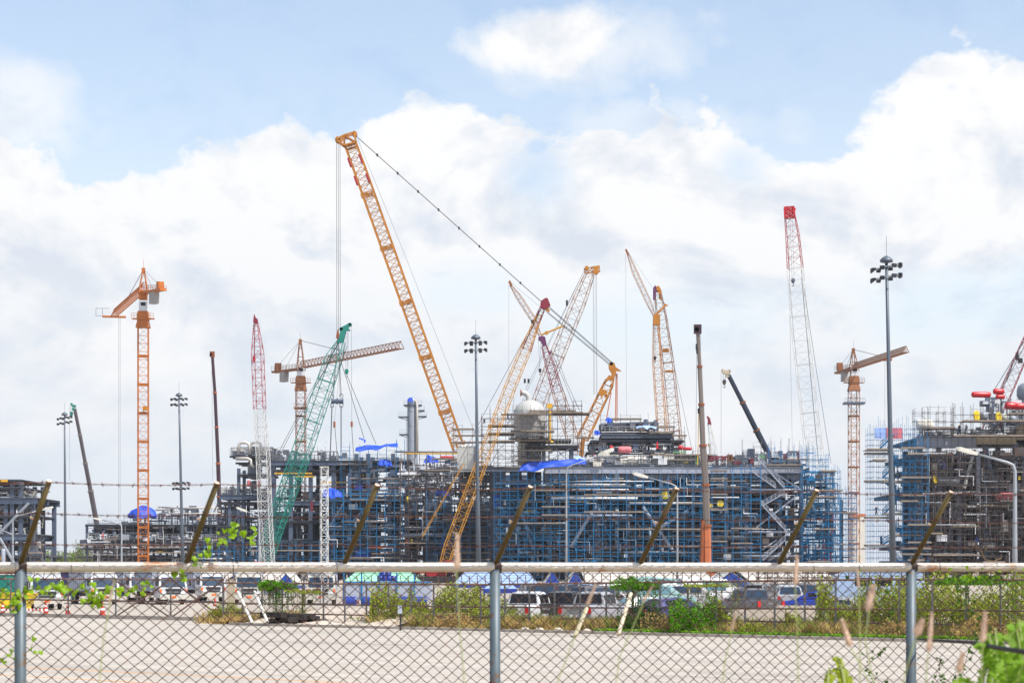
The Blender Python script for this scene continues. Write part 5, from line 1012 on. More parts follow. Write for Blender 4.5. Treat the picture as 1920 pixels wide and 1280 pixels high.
# twin orange booms with luffing jib
Y = 620.0
t = thing('crawler_crane', 'front orange boom of the close pair, with long pale jib reaching up to the left', 'crane', G(1250, Y), GL)
b = MB(); lattice(b, px_nodes([(1230, 592, 9), (1232, 680, 15), (1241, 800, 17), (1247, 870, 17)], Y), 0.7, 0.15, 0.07, rot=0.3, aspect=0.8); b.build('boom', 'orange_paint', t)
b = MB(); lattice(b, px_nodes([(1178, 478, 3), (1190, 510, 9), (1216, 566, 9), (1226, 590, 4)], Y), 0.9, 0.1, 0.045, rot=0.4, aspect=0.8); b.build('luffing_jib', 'pale_orange', t)
b = MB(); b.prism([P(x, y, Y)+(0, -0.4, 0) for x, y in ((1172, 468), (1175, 467), (1180, 478), (1176, 478))], (0, 0.8, 0)); b.build('jib_head', 'rust_orange', t)
b = MB(); b.bars([P(1228, 592, Y)], [P(1248, 572, Y)], 0.3, 6); b.bars([P(1245, 570, Y)], [P(1252, 573, Y)], 0.3); b.box(P(1231, 600, Y), (2, 2, 3)); b.build('jib_strut', 'orange_paint', t)
rope(t, [P(1176, 470, Y), P(1222, 537, Y), P(1248, 571, Y)], 0.035, 'thin_rope', 'pendant_rope'); rope(t, [P(1173, 476, Y), P(1175, 780, Y)], 0.035, 'thin_rope', 'whip_line')
hookblock(t, P(1228, 672, Y), 1.1, 'dark_steel')
for x in (1226, 1229): rope(t, [P(x, 560, Y), P(x+0.5, 662, Y)], 0.04, 'wire_rope', 'hoist_rope')
crawler(t, 1252, Y, 'orange_paint', -1)
Y = 640.0
t = thing('crawler_crane', 'rear orange boom of the close pair, with purple and orange head', 'crane', G(1290, Y), GL)
b = MB(); lattice(b, px_nodes([(1234, 552, 12), (1241, 600, 18), (1252, 680, 20), (1262, 780, 22), (1271, 872, 23)], Y), 0.7, 0.16, 0.075, rot=0.3, aspect=0.8, xheavy=8); b.build('boom', 'dull_orange', t)
b = MB(); b.prism([P(x, y, Y)+(0, -1.2, 0) for x, y in ((1224, 563), (1224, 541), (1228, 535), (1231, 541), (1228, 563))], (0, 0.5, 0)); b.build('head_plate', 'purple', t)
b = MB(); b.prism([P(x, y, Y)+(0, -0.8, 0) for x, y in ((1228, 548), (1229, 538), (1236, 538), (1240, 545), (1240, 563), (1236, 560), (1235, 548))], (0, 1.4, 0)); sheave(b, P(1233, 541, Y), 0.7, 2.2); b.build('boom_head', 'orange_paint', t)
rope(t, [P(1240, 545, Y), P(1265, 690, Y), P(1300, 855, Y)], 0.06, 'wire_rope', 'pendant_rope')
b = MB(); b.box(P(1255, 696, Y), (2.4, 2, 0.6)); b.box(P(1248, 657, Y), (2, 2, 1)); b.build('walkway', 'orange_paint', t)
Y = 600.0
t = thing('crawler_crane', 'small boom with maroon tip and white lower lattice, right of the telescopic boom', 'crane', G(1345, Y), GL)
b = MB(); lattice(b, px_nodes([(1329, 792, 4), (1334, 825, 9), (1341, 860, 11), (1345, 900, 11)], Y), 0.9, 0.12, 0.06, rot=0.3); b.build('boom', 'crane_white', t)
b = MB(); b.prism([P(x, y, Y)+(0, -0.5, 0) for x, y in ((1325, 780), (1327, 780), (1331, 784), (1334, 796), (1328, 795), (1327, 786))], (0, 1, 0)); b.build('boom_head', 'maroon', t)
rope(t, [P(1327, 784, Y), P(1329, 832, Y)], 0.04, 'thin_rope', 'hoist_rope'); hookblock(t, P(1329, 834, Y), 0.7, 'pipe_yellow')
Y = 470.0
t = thing('crawler_crane', 'plum coloured lattice boom leaving the picture at the right edge', 'crane', G(1860, Y), GL)
b = MB(); lattice(b, px_nodes([(1990, 500, 16), (1915, 668, 20), (1886, 735, 22), (1850, 810, 20)], Y), 0.8, 0.12, 0.06, rot=0.3, aspect=0.8); b.build('boom', 'maroon', t)
for a, c_ in (((1920, 640), (1866, 728)), ((1920, 650), (1876, 736)), ((1906, 666), (1878, 735))): rope(t, [P(*a, Y)*1.0, P(*c_, Y)], 0.08, 'wire_rope', 'pendant_rope')
b = MB(); b.box(P(1907, 668, Y), (0.6, 0.6, 1.6)); b.box(P(1913, 676, Y), (0.8, 1.2, 1)); b.build('pendant_link', 'dark_steel', t)

# telescopic booms
TG = 'mobile cranes with telescopic booms'
def telescopic(label, pts, Y, m, collar, mh, tipw, head=None, hook=None, ropes=(), n_sec=4, mbase=None):
    """pts: [(px, py, width px)] section ends from the tip down"""
    t = thing('mobile_crane', label, 'crane', G(pts[-1][0], Y), TG)
    for i in range(len(pts)-1):
        a, c_ = pts[i], pts[i+1]; b = MB(); wa = c_[2]/S(Y)/1.9
        A, Bq = P(a[0], a[1], Y), P(c_[0], c_[1], Y); b.bars([A], [Bq], wa*1.02, 8 if m != 'boom_steel' else 6, caps=True)
        b.build('boom_section', (mbase if mbase and i == len(pts)-2 else m), t)
        if i:
            d = nrm(Bq-A); b = MB(); b.bars([A-d*0.12], [A+d*0.35], wa*1.28, 8, caps=True); b.build('collar', collar, t)
    a = pts[0]; b = MB()
    if head: b.prism([P(x, y, Y)+(0, -0.7, 0) for x, y in head], (0, 1.4, 0))
    else: b.box(P(a[0], a[1], Y), (1.5, 1.2, 1.8)); b.bars([P(a[0], a[1], Y)], [P(a[0]-0.5, a[1]-5, Y)], 0.25)
    sheave(b, P(a[0]-2, a[1]+1, Y), 0.5, 1.2); b.build('boom_head', mh, t)
    for r_ in ropes: rope(t, [P(*q, Y) for q in r_], 0.045, 'thin_rope', 'hoist_rope')
    if hook: hookblock(t, P(hook[0], hook[1], Y), hook[2], hook[3])
    c = G(pts[-1][0], Y); b = MB(); b.box(c+(0, 0, 1.5), (11, 2.8, 1.2)); b.box(c+(3.8, 0, 2.6), (2.2, 2.6, 1.6)); b.box(c+(-2, 0, 2.8), (4, 2.5, 1.5)); b.build('carrier', mbase or mh, t)
    b = MB()
    for x in (-4.2, -2.6, 2.2, 4): b.lathe([(0.65, -1.5), (0.65, 1.5)], c+(x, 0, 0.65), (0, 1, 0), 14)
    b.build('wheel', 'rubber', t)
    return t
telescopic('dark telescopic boom with teal and red head at the far left', [(140, 766, 4.5), (150, 815, 6), (160, 868, 6.5), (170, 920, 7.5), (186, 1005, 9), (192, 1060, 9)], 690, 'boom_grey', 'boom_steel', 'teal', 4, head=((132, 757), (135, 755), (137, 759), (142, 759), (142, 764), (136, 763)), hook=(134, 776, 1.3, 'teal'), ropes=[[(133, 760), (133, 772)], [(131, 760), (130, 900)]])
telescopic('thin near vertical maroon telescopic boom with orange bands', [(398, 664, 4), (403, 735, 5.5), (406, 800, 6), (409, 868, 6.5), (411, 930, 7.5), (414, 1060, 8)], 690, 'boom_maroon', 'salmon', 'rust_orange', 4, ropes=[[(397, 668), (399, 900)]])
t = telescopic('grey telescopic boom with brown collars and salmon base, in front of the modules', [(1308, 617, 5), (1312, 686, 6.5), (1315, 757, 8), (1318, 834, 9.5), (1323, 908, 11.5), (1325, 984, 12.5), (1326, 1074, 15)], 430, 'boom_steel', 'rust_orange', 'boom_maroon', 4, ropes=[[(1307, 622), (1304, 900)], [(1313, 622), (1318, 900)]], mbase='salmon')
b = MB(); b.bars([P(1318, 975, 430)+(0, -0.3, 0)], [P(1315, 1074, 430)+(0, -0.3, 0)], 0.45, 8, caps=True); b.build('lift_cylinder', 'rust_orange', t)
b = MB(); b.box(P(1306, 650, 430), (0.35, 0.6, 1.2)); b.box(P(1307, 658, 430), (0.35, 0.6, 1.0)); b.build('hook_block', 'dark_steel', t)
telescopic('navy telescopic boom with cream head, leaning left over the right end of the deck', [(1366, 703, 6), (1392, 754, 8), (1418, 806, 9.5), (1447, 862, 11), (1475, 915, 12)], 540, 'boom_navy', 'dull_orange', 'beam_cream', 4, head=((1352, 695), (1354, 691), (1358, 694), (1364, 694), (1368, 692), (1370, 697), (1367, 702), (1360, 702), (1355, 699)), hook=(1358, 717, 1.2, 'pipe_brown'), ropes=[[(1356, 700), (1357, 711)], [(1361, 702), (1359, 711)], [(1352, 699), (1352, 850)]])
o = thing('lifting_beam', 'short dark hook with hanging yellow sling left of the grey telescopic boom', 'lifting gear', P(1310, 850, 430)); rope(o, [P(1310, 772, 430), P(1309, 830, 430), P(1308, 872, 430)], 0.09, 'pipe_yellow', 'sling'); b = MB(); b.box(P(1310, 770, 430), (0.4, 0.4, 1.0)); b.build('hook_weight', 'dark_steel', o)

# tower cranes
def tower_crane(label, px, ytop, wpx, Y, m, jib, cj, apex, mcab='tower_cab', mlow=None, plat=(), jw=None, Yj=None, Yc=None, cwt=None, mj=None, thick=(0.13, 0.065)):
    t = thing('tower_crane', label, 'crane', G(px, Y), 'tower cranes'); s_ = S(Y); w_ = wpx/s_
    b = MB(); lattice(b, [(G(px, Y), w_), (P(px, ytop, Y), w_)], 0.78, thick[0], thick[1], rot=0.28, aspect=0.8, style='Z'); b.build('mast', mlow or m, t)
    b = MB(); zt = P(px, ytop, Y)[2]
    n = int(zt/(w_*2.9))
    for i in range(1, n+1):
        z = zt-i*w_*2.9*0.97
        if z > 1: lattice(b, [(np.array((P(px, 0, Y)[0], Y, z-0.15)), w_*1.02), (np.array((P(px, 0, Y)[0], Y, z+0.15)), w_*1.02)], 0.5, 0.13, 0.14, rot=0.28, aspect=0.8)
    b.build('mast_collar', m, t)
    c = P(px, ytop, Y); sc_ = w_/2.2
    Q = lambda x, y, z: c+np.array((x, y, z))*sc_
    b = MB(); b.box(Q(0, 0, 0.7), (2.9*sc_, 2.9*sc_, 1.5*sc_), taper=0.78); b.box(Q(0, 0, 1.7), (2.4*sc_, 2.4*sc_, 0.4*sc_)); b.box(Q(0, 0, 2.7), (2.5*sc_, 2.5*sc_, 1.6*sc_), taper=0.85); b.build('slewing_ring', m, t)
    b = MB()
    for x0, x1 in ((-2.4, -1.2), (1.2, 2.4)):
        b.box(Q((x0+x1)/2, 0, 1.9), (1.2*sc_, 2*sc_, 0.12*sc_))
        for xx in (x0, x1, (x0+x1)/2): b.bars([Q(xx, -1, 1.9)], [Q(xx, -1, 3)], 0.05*sc_)
        b.bars([Q(x0, -1, 3), Q(x0, -1, 2.5)], [Q(x1, -1, 3), Q(x1, -1, 2.5)], 0.05*sc_)
    b.build('slew_platform', m, t)
    b = MB(); b.box(Q(0.1, 0, 4.5), (1.8*sc_, 1.8*sc_, 2.2*sc_)); cb = b.build('cab', mcab, t); b = MB(); b.box(Q(0.15, -0.93, 5), (1.0*sc_, 0.06, 0.7*sc_)); b.build('window', 'glass_black', cb)
    ja, jt = jib; Yj = Yj or Y; Yc = Yc or Y
    ap = P(*apex, Y); b = MB()
    b2 = P(ja[0], ja[1], Y); root_c = np.array((c[0], Y, b2[2]))
    lattice(b, [(root_c+np.array((0, 0, -0.4*sc_)), 1.9*sc_), (ap+(0, 0, -0.6*sc_), 0.5*sc_)], 1.6, 0.14*sc_, 0.08*sc_, rot=0.3); b.box(ap+(0, 0, -0.3*sc_), (0.7*sc_, 0.7*sc_, 1.2*sc_)); b.bars([ap], [ap+(0, 0, 2.2*sc_)], 0.04); b.build('apex_frame', m, t)
    b = MB(); b.box(root_c+np.array((0, 0, -0.9*sc_)), (1.7*sc_, 1.7*sc_, 1.9*sc_)); b.build('tower_head', m, t)
    jh = (jw or 9)/s_
    tip = P(jt[0], jt[1], Yj); st = root_c+(0, 0, jh*0.15)
    b = MB(); d = nrm(tip-st); side = nrm(np.cross(d, (0, 0, 1))); up = np.cross(side, d); Lj = np.linalg.norm(tip-st); n = int(Lj/(jh*0.95)); ts = np.linspace(0, 1, n+1)[:, None]
    l0, l1 = st+side*jh*0.5+(tip-st)*ts, st-side*jh*0.5+(tip-st)*ts; tp = st+up*jh+(tip-st)*ts
    for q in (l0, l1, tp): b.bars(q[:-1], q[1:], 0.11*sc_)
    b.bars(l0, l1, 0.06*sc_); b.bars(l0[:-1], tp[1:], 0.055*sc_); b.bars(tp[:-1]*0.5+tp[1:]*0.5, l1[1:], 0.055*sc_); b.bars(l0, tp, 0.055*sc_); b.bars(l1, tp, 0.055*sc_); b.bars(l0[:-1], l1[1:], 0.05*sc_)
    b.build('jib', mj or m, t)
    b = MB(); ec = P(cj[0], cj[1], Yc); mid = (root_c+ec)/2+(0, 0, -0.2); dv = ec-root_c; ang = math.atan2(dv[1], dv[0]); Lc = np.linalg.norm(dv[:2])
    b.box((root_c+ec)/2, (Lc, 1.6*sc_, 0.5*sc_), rz=ang)
    for s1 in (-0.8, 0.8):
        pr = np.array((-math.sin(ang), math.cos(ang), 0))*s1*sc_
        b.bars([root_c+pr+(0, 0, 1.3*sc_), root_c+pr+(0, 0, 0.8*sc_)], [ec+pr+(0, 0, 1.3*sc_), ec+pr+(0, 0, 0.8*sc_)], 0.04*sc_)
        for q in np.linspace(0.1, 1, 9): b.bars([root_c*(1-q)+ec*q+pr], [root_c*(1-q)+ec*q+pr+(0, 0, 1.3*sc_)], 0.04*sc_)
    b.build('counter_jib', m, t)
    e2 = root_c*0.15+ec*0.85; b = MB(); b.box(e2+(0, 0, 1.1*sc_), (0.9*sc_, 1.4*sc_, 1.9*sc_), rz=ang); b.build('winch', m, t)
    cw = root_c*(1-(cwt or 0.62))+ec*(cwt or 0.62); b = MB(); b.box(cw+(0, 0, -1.4*sc_), (2.0*sc_, 1.4*sc_, 2.6*sc_), rz=ang); b.build('counterweight', 'ballast', t)
    for f in (0.48,): rope(t, [ap, st+up*jh+(tip-st)*f], 0.07*sc_, 'pipe_brown', 'tie_bar')
    rope(t, [ap, ec+(0, 0, 0.5)], 0.04*sc_, 'thin_rope', 'tie_bar'); rope(t, [ap, cw], 0.04*sc_, 'thin_rope', 'tie_bar')
    for py, wd, m_ in plat:
        q = P(px, py, Y); b = MB(); b.box(q, (wd/s_, wd/s_*0.8, 0.5)); b.build('climbing_platform', m_, t)
        b = MB()
        for xx in np.linspace(-wd/2, wd/2, 9): b.bars([q+(xx/s_, -wd/s_*0.4, 0)], [q+(xx/s_, -wd/s_*0.4, 1.2)], 0.05)
        b.bars([q+(-wd/2/s_, -wd/s_*0.4, 1.2)], [q+(wd/2/s_, -wd/s_*0.4, 1.2)], 0.05); b.build('railing', m_, t)
    return t, root_c, tip, sc_
t, rc_, tip, sc_ = tower_crane('bright orange tower crane at the left, jib pointing away past the white cab', 268.5, 614, 19, 430, 'tower_orange', ((262, 546), (214, 592)), (306, 546), (269, 505), Yj=458, Yc=424, jw=13, cwt=0.55, thick=(0.13, 0.06))
b = MB(); b.box(tip+(0, 0, -0.2), (5, 1.6, 0.3), rz=0.2); b.build('trolley', 'tower_orange', t); b = MB()
for x in (-2.5, -3.9): b.bars([tip+(x, 0, 0)], [tip+(x, 0, 1.6)], 0.05)
b.bars([tip+(-3.9, 0, 1.6), tip+(-3.9, 0, 0)], [tip+(-1, 0, 1.6), tip+(-1, 0, 0)], 0.05); b.build('jib_end_cage', 'pole_galv', t)
rope(t, [tip+(1, 0, -0.4), tip+(1, 0, -44)], 0.035, 'thin_rope', 'hoist_rope'); rope(t, [tip+(1.3, 0, -0.4), tip+(1.3, 0, -44)], 0.03, 'thin_rope', 'hoist_rope')
b = MB(); b.box(P(274, 766, 430)+(0, -1, 0), (0.9, 0.8, 0.9)); b.build('climbing_winch', 'orange_paint', t)
t, rc_, tip, sc_ = tower_crane('brown tower crane whose jib passes behind the teal boom', 564, 732, 17, 590, 'dull_orange', ((564, 692), (752, 653)), (514, 697), (563, 638), Yj=545, Yc=600, jw=12.5, plat=((765, 24, 'dull_orange'),), cwt=0.62, mlow='rust_orange', thick=(0.16, 0.08))
t, rc_, tip, sc_ = tower_crane('smaller orange tower crane between the stair tower and the central module', 1601, 732, 17, 560, 'dull_orange', ((1601, 693), (1699, 660)), (1570, 696), (1600, 655), Yj=515, Yc=575, jw=10.5, plat=((756, 38, 'steel_blue_grey'),), cwt=0.55, mlow='pale_orange', thick=(0.16, 0.08))
b = MB(); q = rc_*0.35+tip*0.65; b.box(q+(0, 0, -0.3), (2.4, 1.5, 0.5)); b.build('trolley', 'dull_orange', t)
for k in (-0.5, 0.5): rope(t, [q+(k, 0, -0.5), q+(k, 0, -30)], 0.035, 'thin_rope', 'hoist_rope')

# ================================================================== light masts and street lamps
def mast(label, px, ptop, Y, wpx, heads=((0, 0),), lean=0.0, tilt=0.15, nper=4, seed=1):
    t = thing('light_mast', label, 'light mast', G(px+lean, Y), 'tall floodlight masts'); s_ = S(Y)
    zt = P(0, ptop, Y)[2]; base = G(px+lean, Y); topc = np.array((P(px, 0, Y)[0], Y, zt)); r = wpx/2/s_
    b = MB(); pts = [base*(1-q)+topc*q for q in (0, 0.35, 0.36, 0.7, 0.71, 1)]; b.tube(pts, [r, r*0.82, r*0.74, r*0.6, r*0.54, r*0.42], 12); b.build('pole', 'pole_galv', t, smooth=True)
    b = MB(); b.lathe([(0.25, 0), (0.6, 0.08), (0.62, 0.25), (0.4, 0.5), (0.02, 0.7)], topc+(0, 0, -0.3), n=14); b.build('cap', 'pole_galv', t, smooth=True)
    b = MB(); b.bars([topc], [topc+(0, 0, 2.2)], 0.02); b.build('lightning_rod', 'dark_steel', t)
    lx = np.random.RandomState(seed)
    for hz, _ in heads:
        for lev in (0, 1):
            c = topc*(1-hz)+base*hz+(0, 0, -0.7-lev*0.95)
            b = MB(); ring = [c+np.array((1.2*math.cos(a), 0.9*math.sin(a), tilt*1.2*math.cos(a))) for a in np.linspace(0, 2*math.pi, 13)]
            b.tube(ring, 0.05, 4); b.bars([c, c], [ring[0], ring[6]], 0.05); b.build('lamp_ring', 'lamp_pole', t)
            for k in range(nper*2):
                a = 2*math.pi*(k+0.5)/(nper*2); d = np.array((math.cos(a), math.sin(a), 0)); q = c+np.array((1.3*d[0], 0.95*d[1], tilt*1.3*d[0]))
                b = MB(); rz = a
                V = []
                for x, w_, h_ in ((-0.3, 0.22, 0.2), (0.05, 0.34, 0.3), (0.45, 0.5, 0.42)):
                    for sy, sz_ in ((-1, -1), (1, -1), (1, 1), (-1, 1)): V.append((x, sy*w_, sz_*h_+x*-0.35))
                V = np.array(V)*0.46; ca, sa = math.cos(rz), math.sin(rz); V = V @ np.array([[ca, sa, 0], [-sa, ca, 0], [0, 0, 1]])
                b.addq(V+q, [(i*4+j, i*4+(j+1) % 4, (i+1)*4+(j+1) % 4, (i+1)*4+j) for i in range(2) for j in range(4)]+[(3, 2, 1, 0), (8, 9, 10, 11)])
                b.build('floodlight', 'flood_body', t)
    return t
mast('tallest floodlight mast, at the right in front of the blue stair tower', 1662, 487, 200, 13, lean=14, tilt=0.2)
mast('floodlight mast in the middle of the picture beside the yellow boom', 892, 632, 272, 10, lean=6, tilt=0.05, seed=2)
mast('floodlight mast with a second lower lamp cluster, right of the left tower crane', 335.5, 740, 370, 7.5, heads=((0, 0), (0.44, 0)), lean=8, tilt=0.03, seed=3)
mast('farthest left floodlight mast, behind the leftmost fence arm', 121, 776, 412, 6.5, lean=2, tilt=0.2, seed=4)
def lamp(label, px, py, Y, ex, ey, w_=0.16, lm=1.3):
    t = thing('street_lamp', label, 'street lamp', G(px, Y), 'single arm street lamps')
    base = G(px, Y); top = P(px, py, Y); end = P(ex, ey, Y); d = 1 if ex > px else -1
    b = MB(); b.tube([base, base*0.5+top*0.5, top+(0, 0, -0.5), top+(0.12*d, 0, -0.12), top+(0.5*d, 0, 0.05), end], [w_, w_*0.8, w_*0.6, w_*0.55, w_*0.5, w_*0.35], 8); b.build('pole', 'lamp_pole', t, smooth=True)
    u_ = nrm(end-top-(0.5*d, 0, 0.05)); b = MB(); n_ = np.array((-u_[2]*d, 0, abs(u_[0])))
    V = []
    for q, hw, hh in ((-0.1, 0.1, 0.08), (0.35, 0.2, 0.14), (lm*0.9, 0.22, 0.13), (lm*1.05, 0.1, 0.05)):
        for sy, sz_ in ((-1, -1), (1, -1), (1, 1), (-1, 1)): V.append(end+u_*q+np.array((0, sy*hw, 0))+n_*sz_*hh)
    b.addq(V, [(i*4+j, i*4+(j+1) % 4, (i+1)*4+(j+1) % 4, (i+1)*4+j) for i in range(3) for j in range(4)]+[(3, 2, 1, 0), (12, 13, 14, 15)]); b.build('lamp_head', 'lamp_white', t)
    return t
lamp('white street lamp reaching right over the pale girder, from a pole under it', 1062, 872, 147, 1124, 852, .09, 1.0)
lamp('white street lamp reaching left, its pole beside the fifth fence arm', 1270, 908, 176, 1213, 894, .11, 1.2)
lamp('white street lamp arching left in front of the near right module', 1903, 868, 139, 1830, 850, 0.19)
lamp('small street lamp in front of the left edge module, reaching right', 24, 968, 268, 80, 955, 0.16)
lamp('small low street lamp at the left edge, reaching left', 24.5, 1000, 300, -10, 988, 0.16)
lamp('small street lamp beside the long low module, reaching left', 228, 982, 350, 190, 974, 0.2)
lamp('small street lamp reaching left at the foot of the white lattice boom', 486, 965, 265, 462, 958, 0.16)
t = thing('lattice_mast', 'short white lattice mast standing among the trucks', 'lattice mast', G(608, 172)); b = MB(); lattice(b, [(G(608, 172), 0.55), (P(608, 876, 172), 0.55)], 0.9, 0.045, 0.035, rot=0.3, style='Z'); b.build('frame', 'crane_white', t); b = MB(); b.box(P(608, 875, 172), (0.7, 0.7, 0.06)); b.build('cap_plate', 'crane_white', t)

# ================================================================== people
def mk_person(label, cloth, legs, helm, sit=False):
    t = thing('person', label, 'person', (0, 0, 0), 'workers on the scaffolds')
    if sit: J = dict(pel=(0, 0, .55), chest=(0, -.08, .98), neck=(0, -.1, 1.12), head=(0, -.12, 1.24), top=(0, -.12, 1.36), kl=(.14, -.42, .55), fl=(.15, -.4, .1), tl=(.15, -.55, .05), kr=(-.14, -.4, .52), fr=(-.15, -.36, .1), tr=(-.15, -.5, .05), sl=(.2, -.08, 1.02), el=(.3, -.25, .82), hl=(.18, -.42, .76), sr=(-.2, -.08, 1.02), er=(-.32, -.2, .8), hr=(-.22, -.4, .72))
    else: J = dict(pel=(0, 0, .95), chest=(0, -.02, 1.32), neck=(0, -.03, 1.48), head=(0, -.04, 1.6), top=(0, -.04, 1.72), kl=(.13, -.04, .5), fl=(.15, .02, .08), tl=(.15, -.14, .04), kr=(-.13, -.08, .5), fr=(-.15, -.04, .08), tr=(-.15, -.2, .04), sl=(.2, 0, 1.4), el=(.28, -.06, 1.12), hl=(.22, -.28, 1.0), sr=(-.2, 0, 1.4), er=(-.3, -.04, 1.12), hr=(-.28, -.2, .9))
    rad = dict(pel=.15, chest=.17, neck=.06, head=.1, top=.07, kl=.075, fl=.05, tl=.04, kr=.075, fr=.05, tr=.04, sl=.08, el=.05, hl=.035, sr=.08, er=.05, hr=.035)
    k = list(J); E = [('pel', 'chest'), ('chest', 'neck'), ('neck', 'head'), ('head', 'top'), ('pel', 'kl'), ('kl', 'fl'), ('fl', 'tl'), ('pel', 'kr'), ('kr', 'fr'), ('fr', 'tr'), ('chest', 'sl'), ('sl', 'el'), ('el', 'hl'), ('chest', 'sr'), ('sr', 'er'), ('er', 'hr')]
    me = bpy.data.meshes.new('body'); me.from_pydata([J[a] for a in k], [(k.index(a), k.index(c)) for a, c in E], []); me.materials.append(M[cloth])
    o = bpy.data.objects.new('body', me); C.objects.link(o); o.parent = t; md = o.modifiers.new('skin', 'SKIN')
    for i, a in enumerate(k): me.skin_vertices[0].data[i].radius = (rad[a],)*2
    me.skin_vertices[0].data[0].use_root = True; o.modifiers.new('s', 'SUBSURF').levels = 1
    h = J['head']; b = MB(); b.lathe([(.095, -.09), (.11, 0), (.1, .08), (.05, .13), (.01, .14)], (h[0], h[1], h[2]-.01), n=12); b.build('face', 'skin', t, smooth=True)
    b = MB(); b.lathe([(.17, .05), (.135, .06), (.13, .12), (.08, .19), (.01, .21)], (h[0], h[1], h[2]), n=12); b.build('helmet', helm, t, smooth=True)
    p = J['pel']; b = MB()
    for s_ in ('l', 'r'): b.tube([np.array(J['pel'])*0.9+np.array(J['k'+s_])*0.1, J['k'+s_], np.array(J['f'+s_])+(0, 0, .05)], [.13, .1, .08], 8)
    b.build('trousers', legs, t, smooth=True)
    return t
pA = mk_person('worker in navy overalls standing on the stair tower landing beside the mast', 'cloth_navy', 'cloth_navy', 'helmet_white')
pB = mk_person('worker sitting in dark clothes on the brown scaffold left of the dome', 'cloth_navy', 'cloth_navy', 'helmet_white', True)
pA.location = P(1643, 966, YR-5.2); pB.location = P(908, 795, YC-4)
copy_tree(pB, P(925, 795, YC-4), 0.5, 'worker sitting in orange on the scaffold behind the yellow boom', swap={'cloth_navy': 'cloth_orange'})
copy_tree(pA, P(193, 1009, YK-3), 0.3, 'worker in a red shirt on the low module beside the dark boom', swap={'cloth_navy': 'cloth_red'})
copy_tree(pA, P(216, 1009, YK-3), -0.3, 'worker in grey clothes on the low module, right of the one in red', swap={'cloth_navy': 'cloth_grey'})
copy_tree(pA, P(1652, 1021, YR-5.2), 0.6, 'lower worker on the stair tower, nearer its left side', group='workers on the scaffolds')
copy_tree(pA, P(1669, 1021, YR-5.2), -0.8, 'lower worker on the stair tower, close to the light mast', group='workers on the scaffolds')
copy_tree(pA, P(1799, 813, YR-3.6), 0.4, 'worker with yellow helmet on the top deck left of the yellow covers', swap={'helmet_white': 'helmet_yellow'})
copy_tree(pA, P(1812, 813, YR-3.6), -0.4, 'worker in grey clothes on the top deck beside the yellow helmet', swap={'cloth_navy': 'cloth_grey'})
copy_tree(pA, P(1878, 811, YR-3.6), 0.2, 'worker in navy under the round yellow cover on the top deck')
copy_tree(pA, P(952, 787, YC-4), 0.2, 'worker in navy on the scaffold close to the white dome, left one')
copy_tree(pA, P(959, 787, YC-4), -0.6, 'worker in grey on the scaffold touching the white dome', swap={'cloth_navy': 'cloth_grey'})

# ================================================================== tents, sheds, containers
def tent(label, x0, x1, ybot, yridge, Y, D, mroof, mside, gable='x', name='tent', fr=0.7, val=None, group='market style tents beyond the fence'):
    s_ = S(Y); A, B = G(x0, Y)[0], G(x1, Y)[0]; ze, zr = P(0, ybot, Y)[2], P(0, yridge, Y)[2]
    t = thing(name, label, name.replace('_', ' '), G((x0+x1)/2, Y), group); b = MB(); g = MB()
    if gable == 'x':      # ridge runs left-right, long slope faces us
        i = (B-A)*0.12; q = [(A, Y, ze), (B, Y, ze), (B-i, Y+D/2, zr), (A+i, Y+D/2, zr), (A, Y+D, ze), (B, Y+D, ze)]
        b.add(q, [[0, 1, 2, 3], [5, 4, 3, 2]]); g.add(q, [[0, 3, 4], [1, 5, 2]])
    else:
        m_ = (A+B)/2; q = [(A, Y, ze), (B, Y, ze), (m_, Y, zr), (A, Y+D, ze), (B, Y+D, ze), (m_, Y+D, zr)]
        b.add(q, [[0, 2, 5, 3], [1, 4, 5, 2]]); g.add(np.array(q)+(0, 0.02, 0), [[0, 1, 2], [3, 5, 4]])
    rf = b.build('roof', mroof, t); md = rf.modifiers.new('t', 'SOLIDIFY'); md.thickness = 0.03
    gb = g.build('gable', mside, t); md = gb.modifiers.new('t', 'SOLIDIFY'); md.thickness = 0.03
    b = MB(); vh = 0.35
    for yy in (Y-0.02, Y+D): b.box(((A+B)/2, yy, ze-vh/2), (B-A, 0.03, vh))
    for xx in (A, B): b.box((xx, Y+D/2, ze-vh/2), (0.03, D, vh))
    b.build('valance', val or mside, t)
    for xx in (A+0.1, B-0.1):
        for yy in (Y+0.1, Y+D-0.1): b = MB(); b.bars([(xx, yy, 0)], [(xx, yy, ze)], 0.05, 6); b.build('post', 'pole_galv', t)
    return t
tent('long pale blue roofed tent with royal blue trim, centre of the yard', 850, 1010, 1094, 1071, 190, 7, 'tent_pale_blue', 'tent_royal', val='tent_royal')
tent('lower pale blue canopy in front of the long blue tent', 905, 970, 1103, 1097, 165, 3, 'tent_pale_blue', 'tent_royal', val='barrel_blue')
tent('white marquee with left royal blue gable, behind the white pickup', 1018, 1054, 1098, 1069, 200, 12, 'tent_white', 'tent_royal', 'y')
tent('white marquee with second royal blue gable, right of the first gable', 1062, 1096, 1097, 1069, 201, 12, 'tent_white', 'tent_royal', 'y')
tent('white marquee with dark blue gable behind the large grey pickup', 1338, 1404, 1093, 1071, 205, 12, 'tent_white', 'tent_royal', 'y')
tent('dark blue peaked tent behind the trucks', 516, 556, 1097, 1074, 215, 9, 'tent_white', 'tent_royal', 'y')
tent('green roofed canopy behind the white panel row', 645, 785, 1089, 1072, 215, 6, 'tent_green', 'tent_green')
tent('small navy peaked tent far behind the second truck', 258, 292, 1086, 1079, 260, 4, 'tent_white', 'tent_royal', 'y')
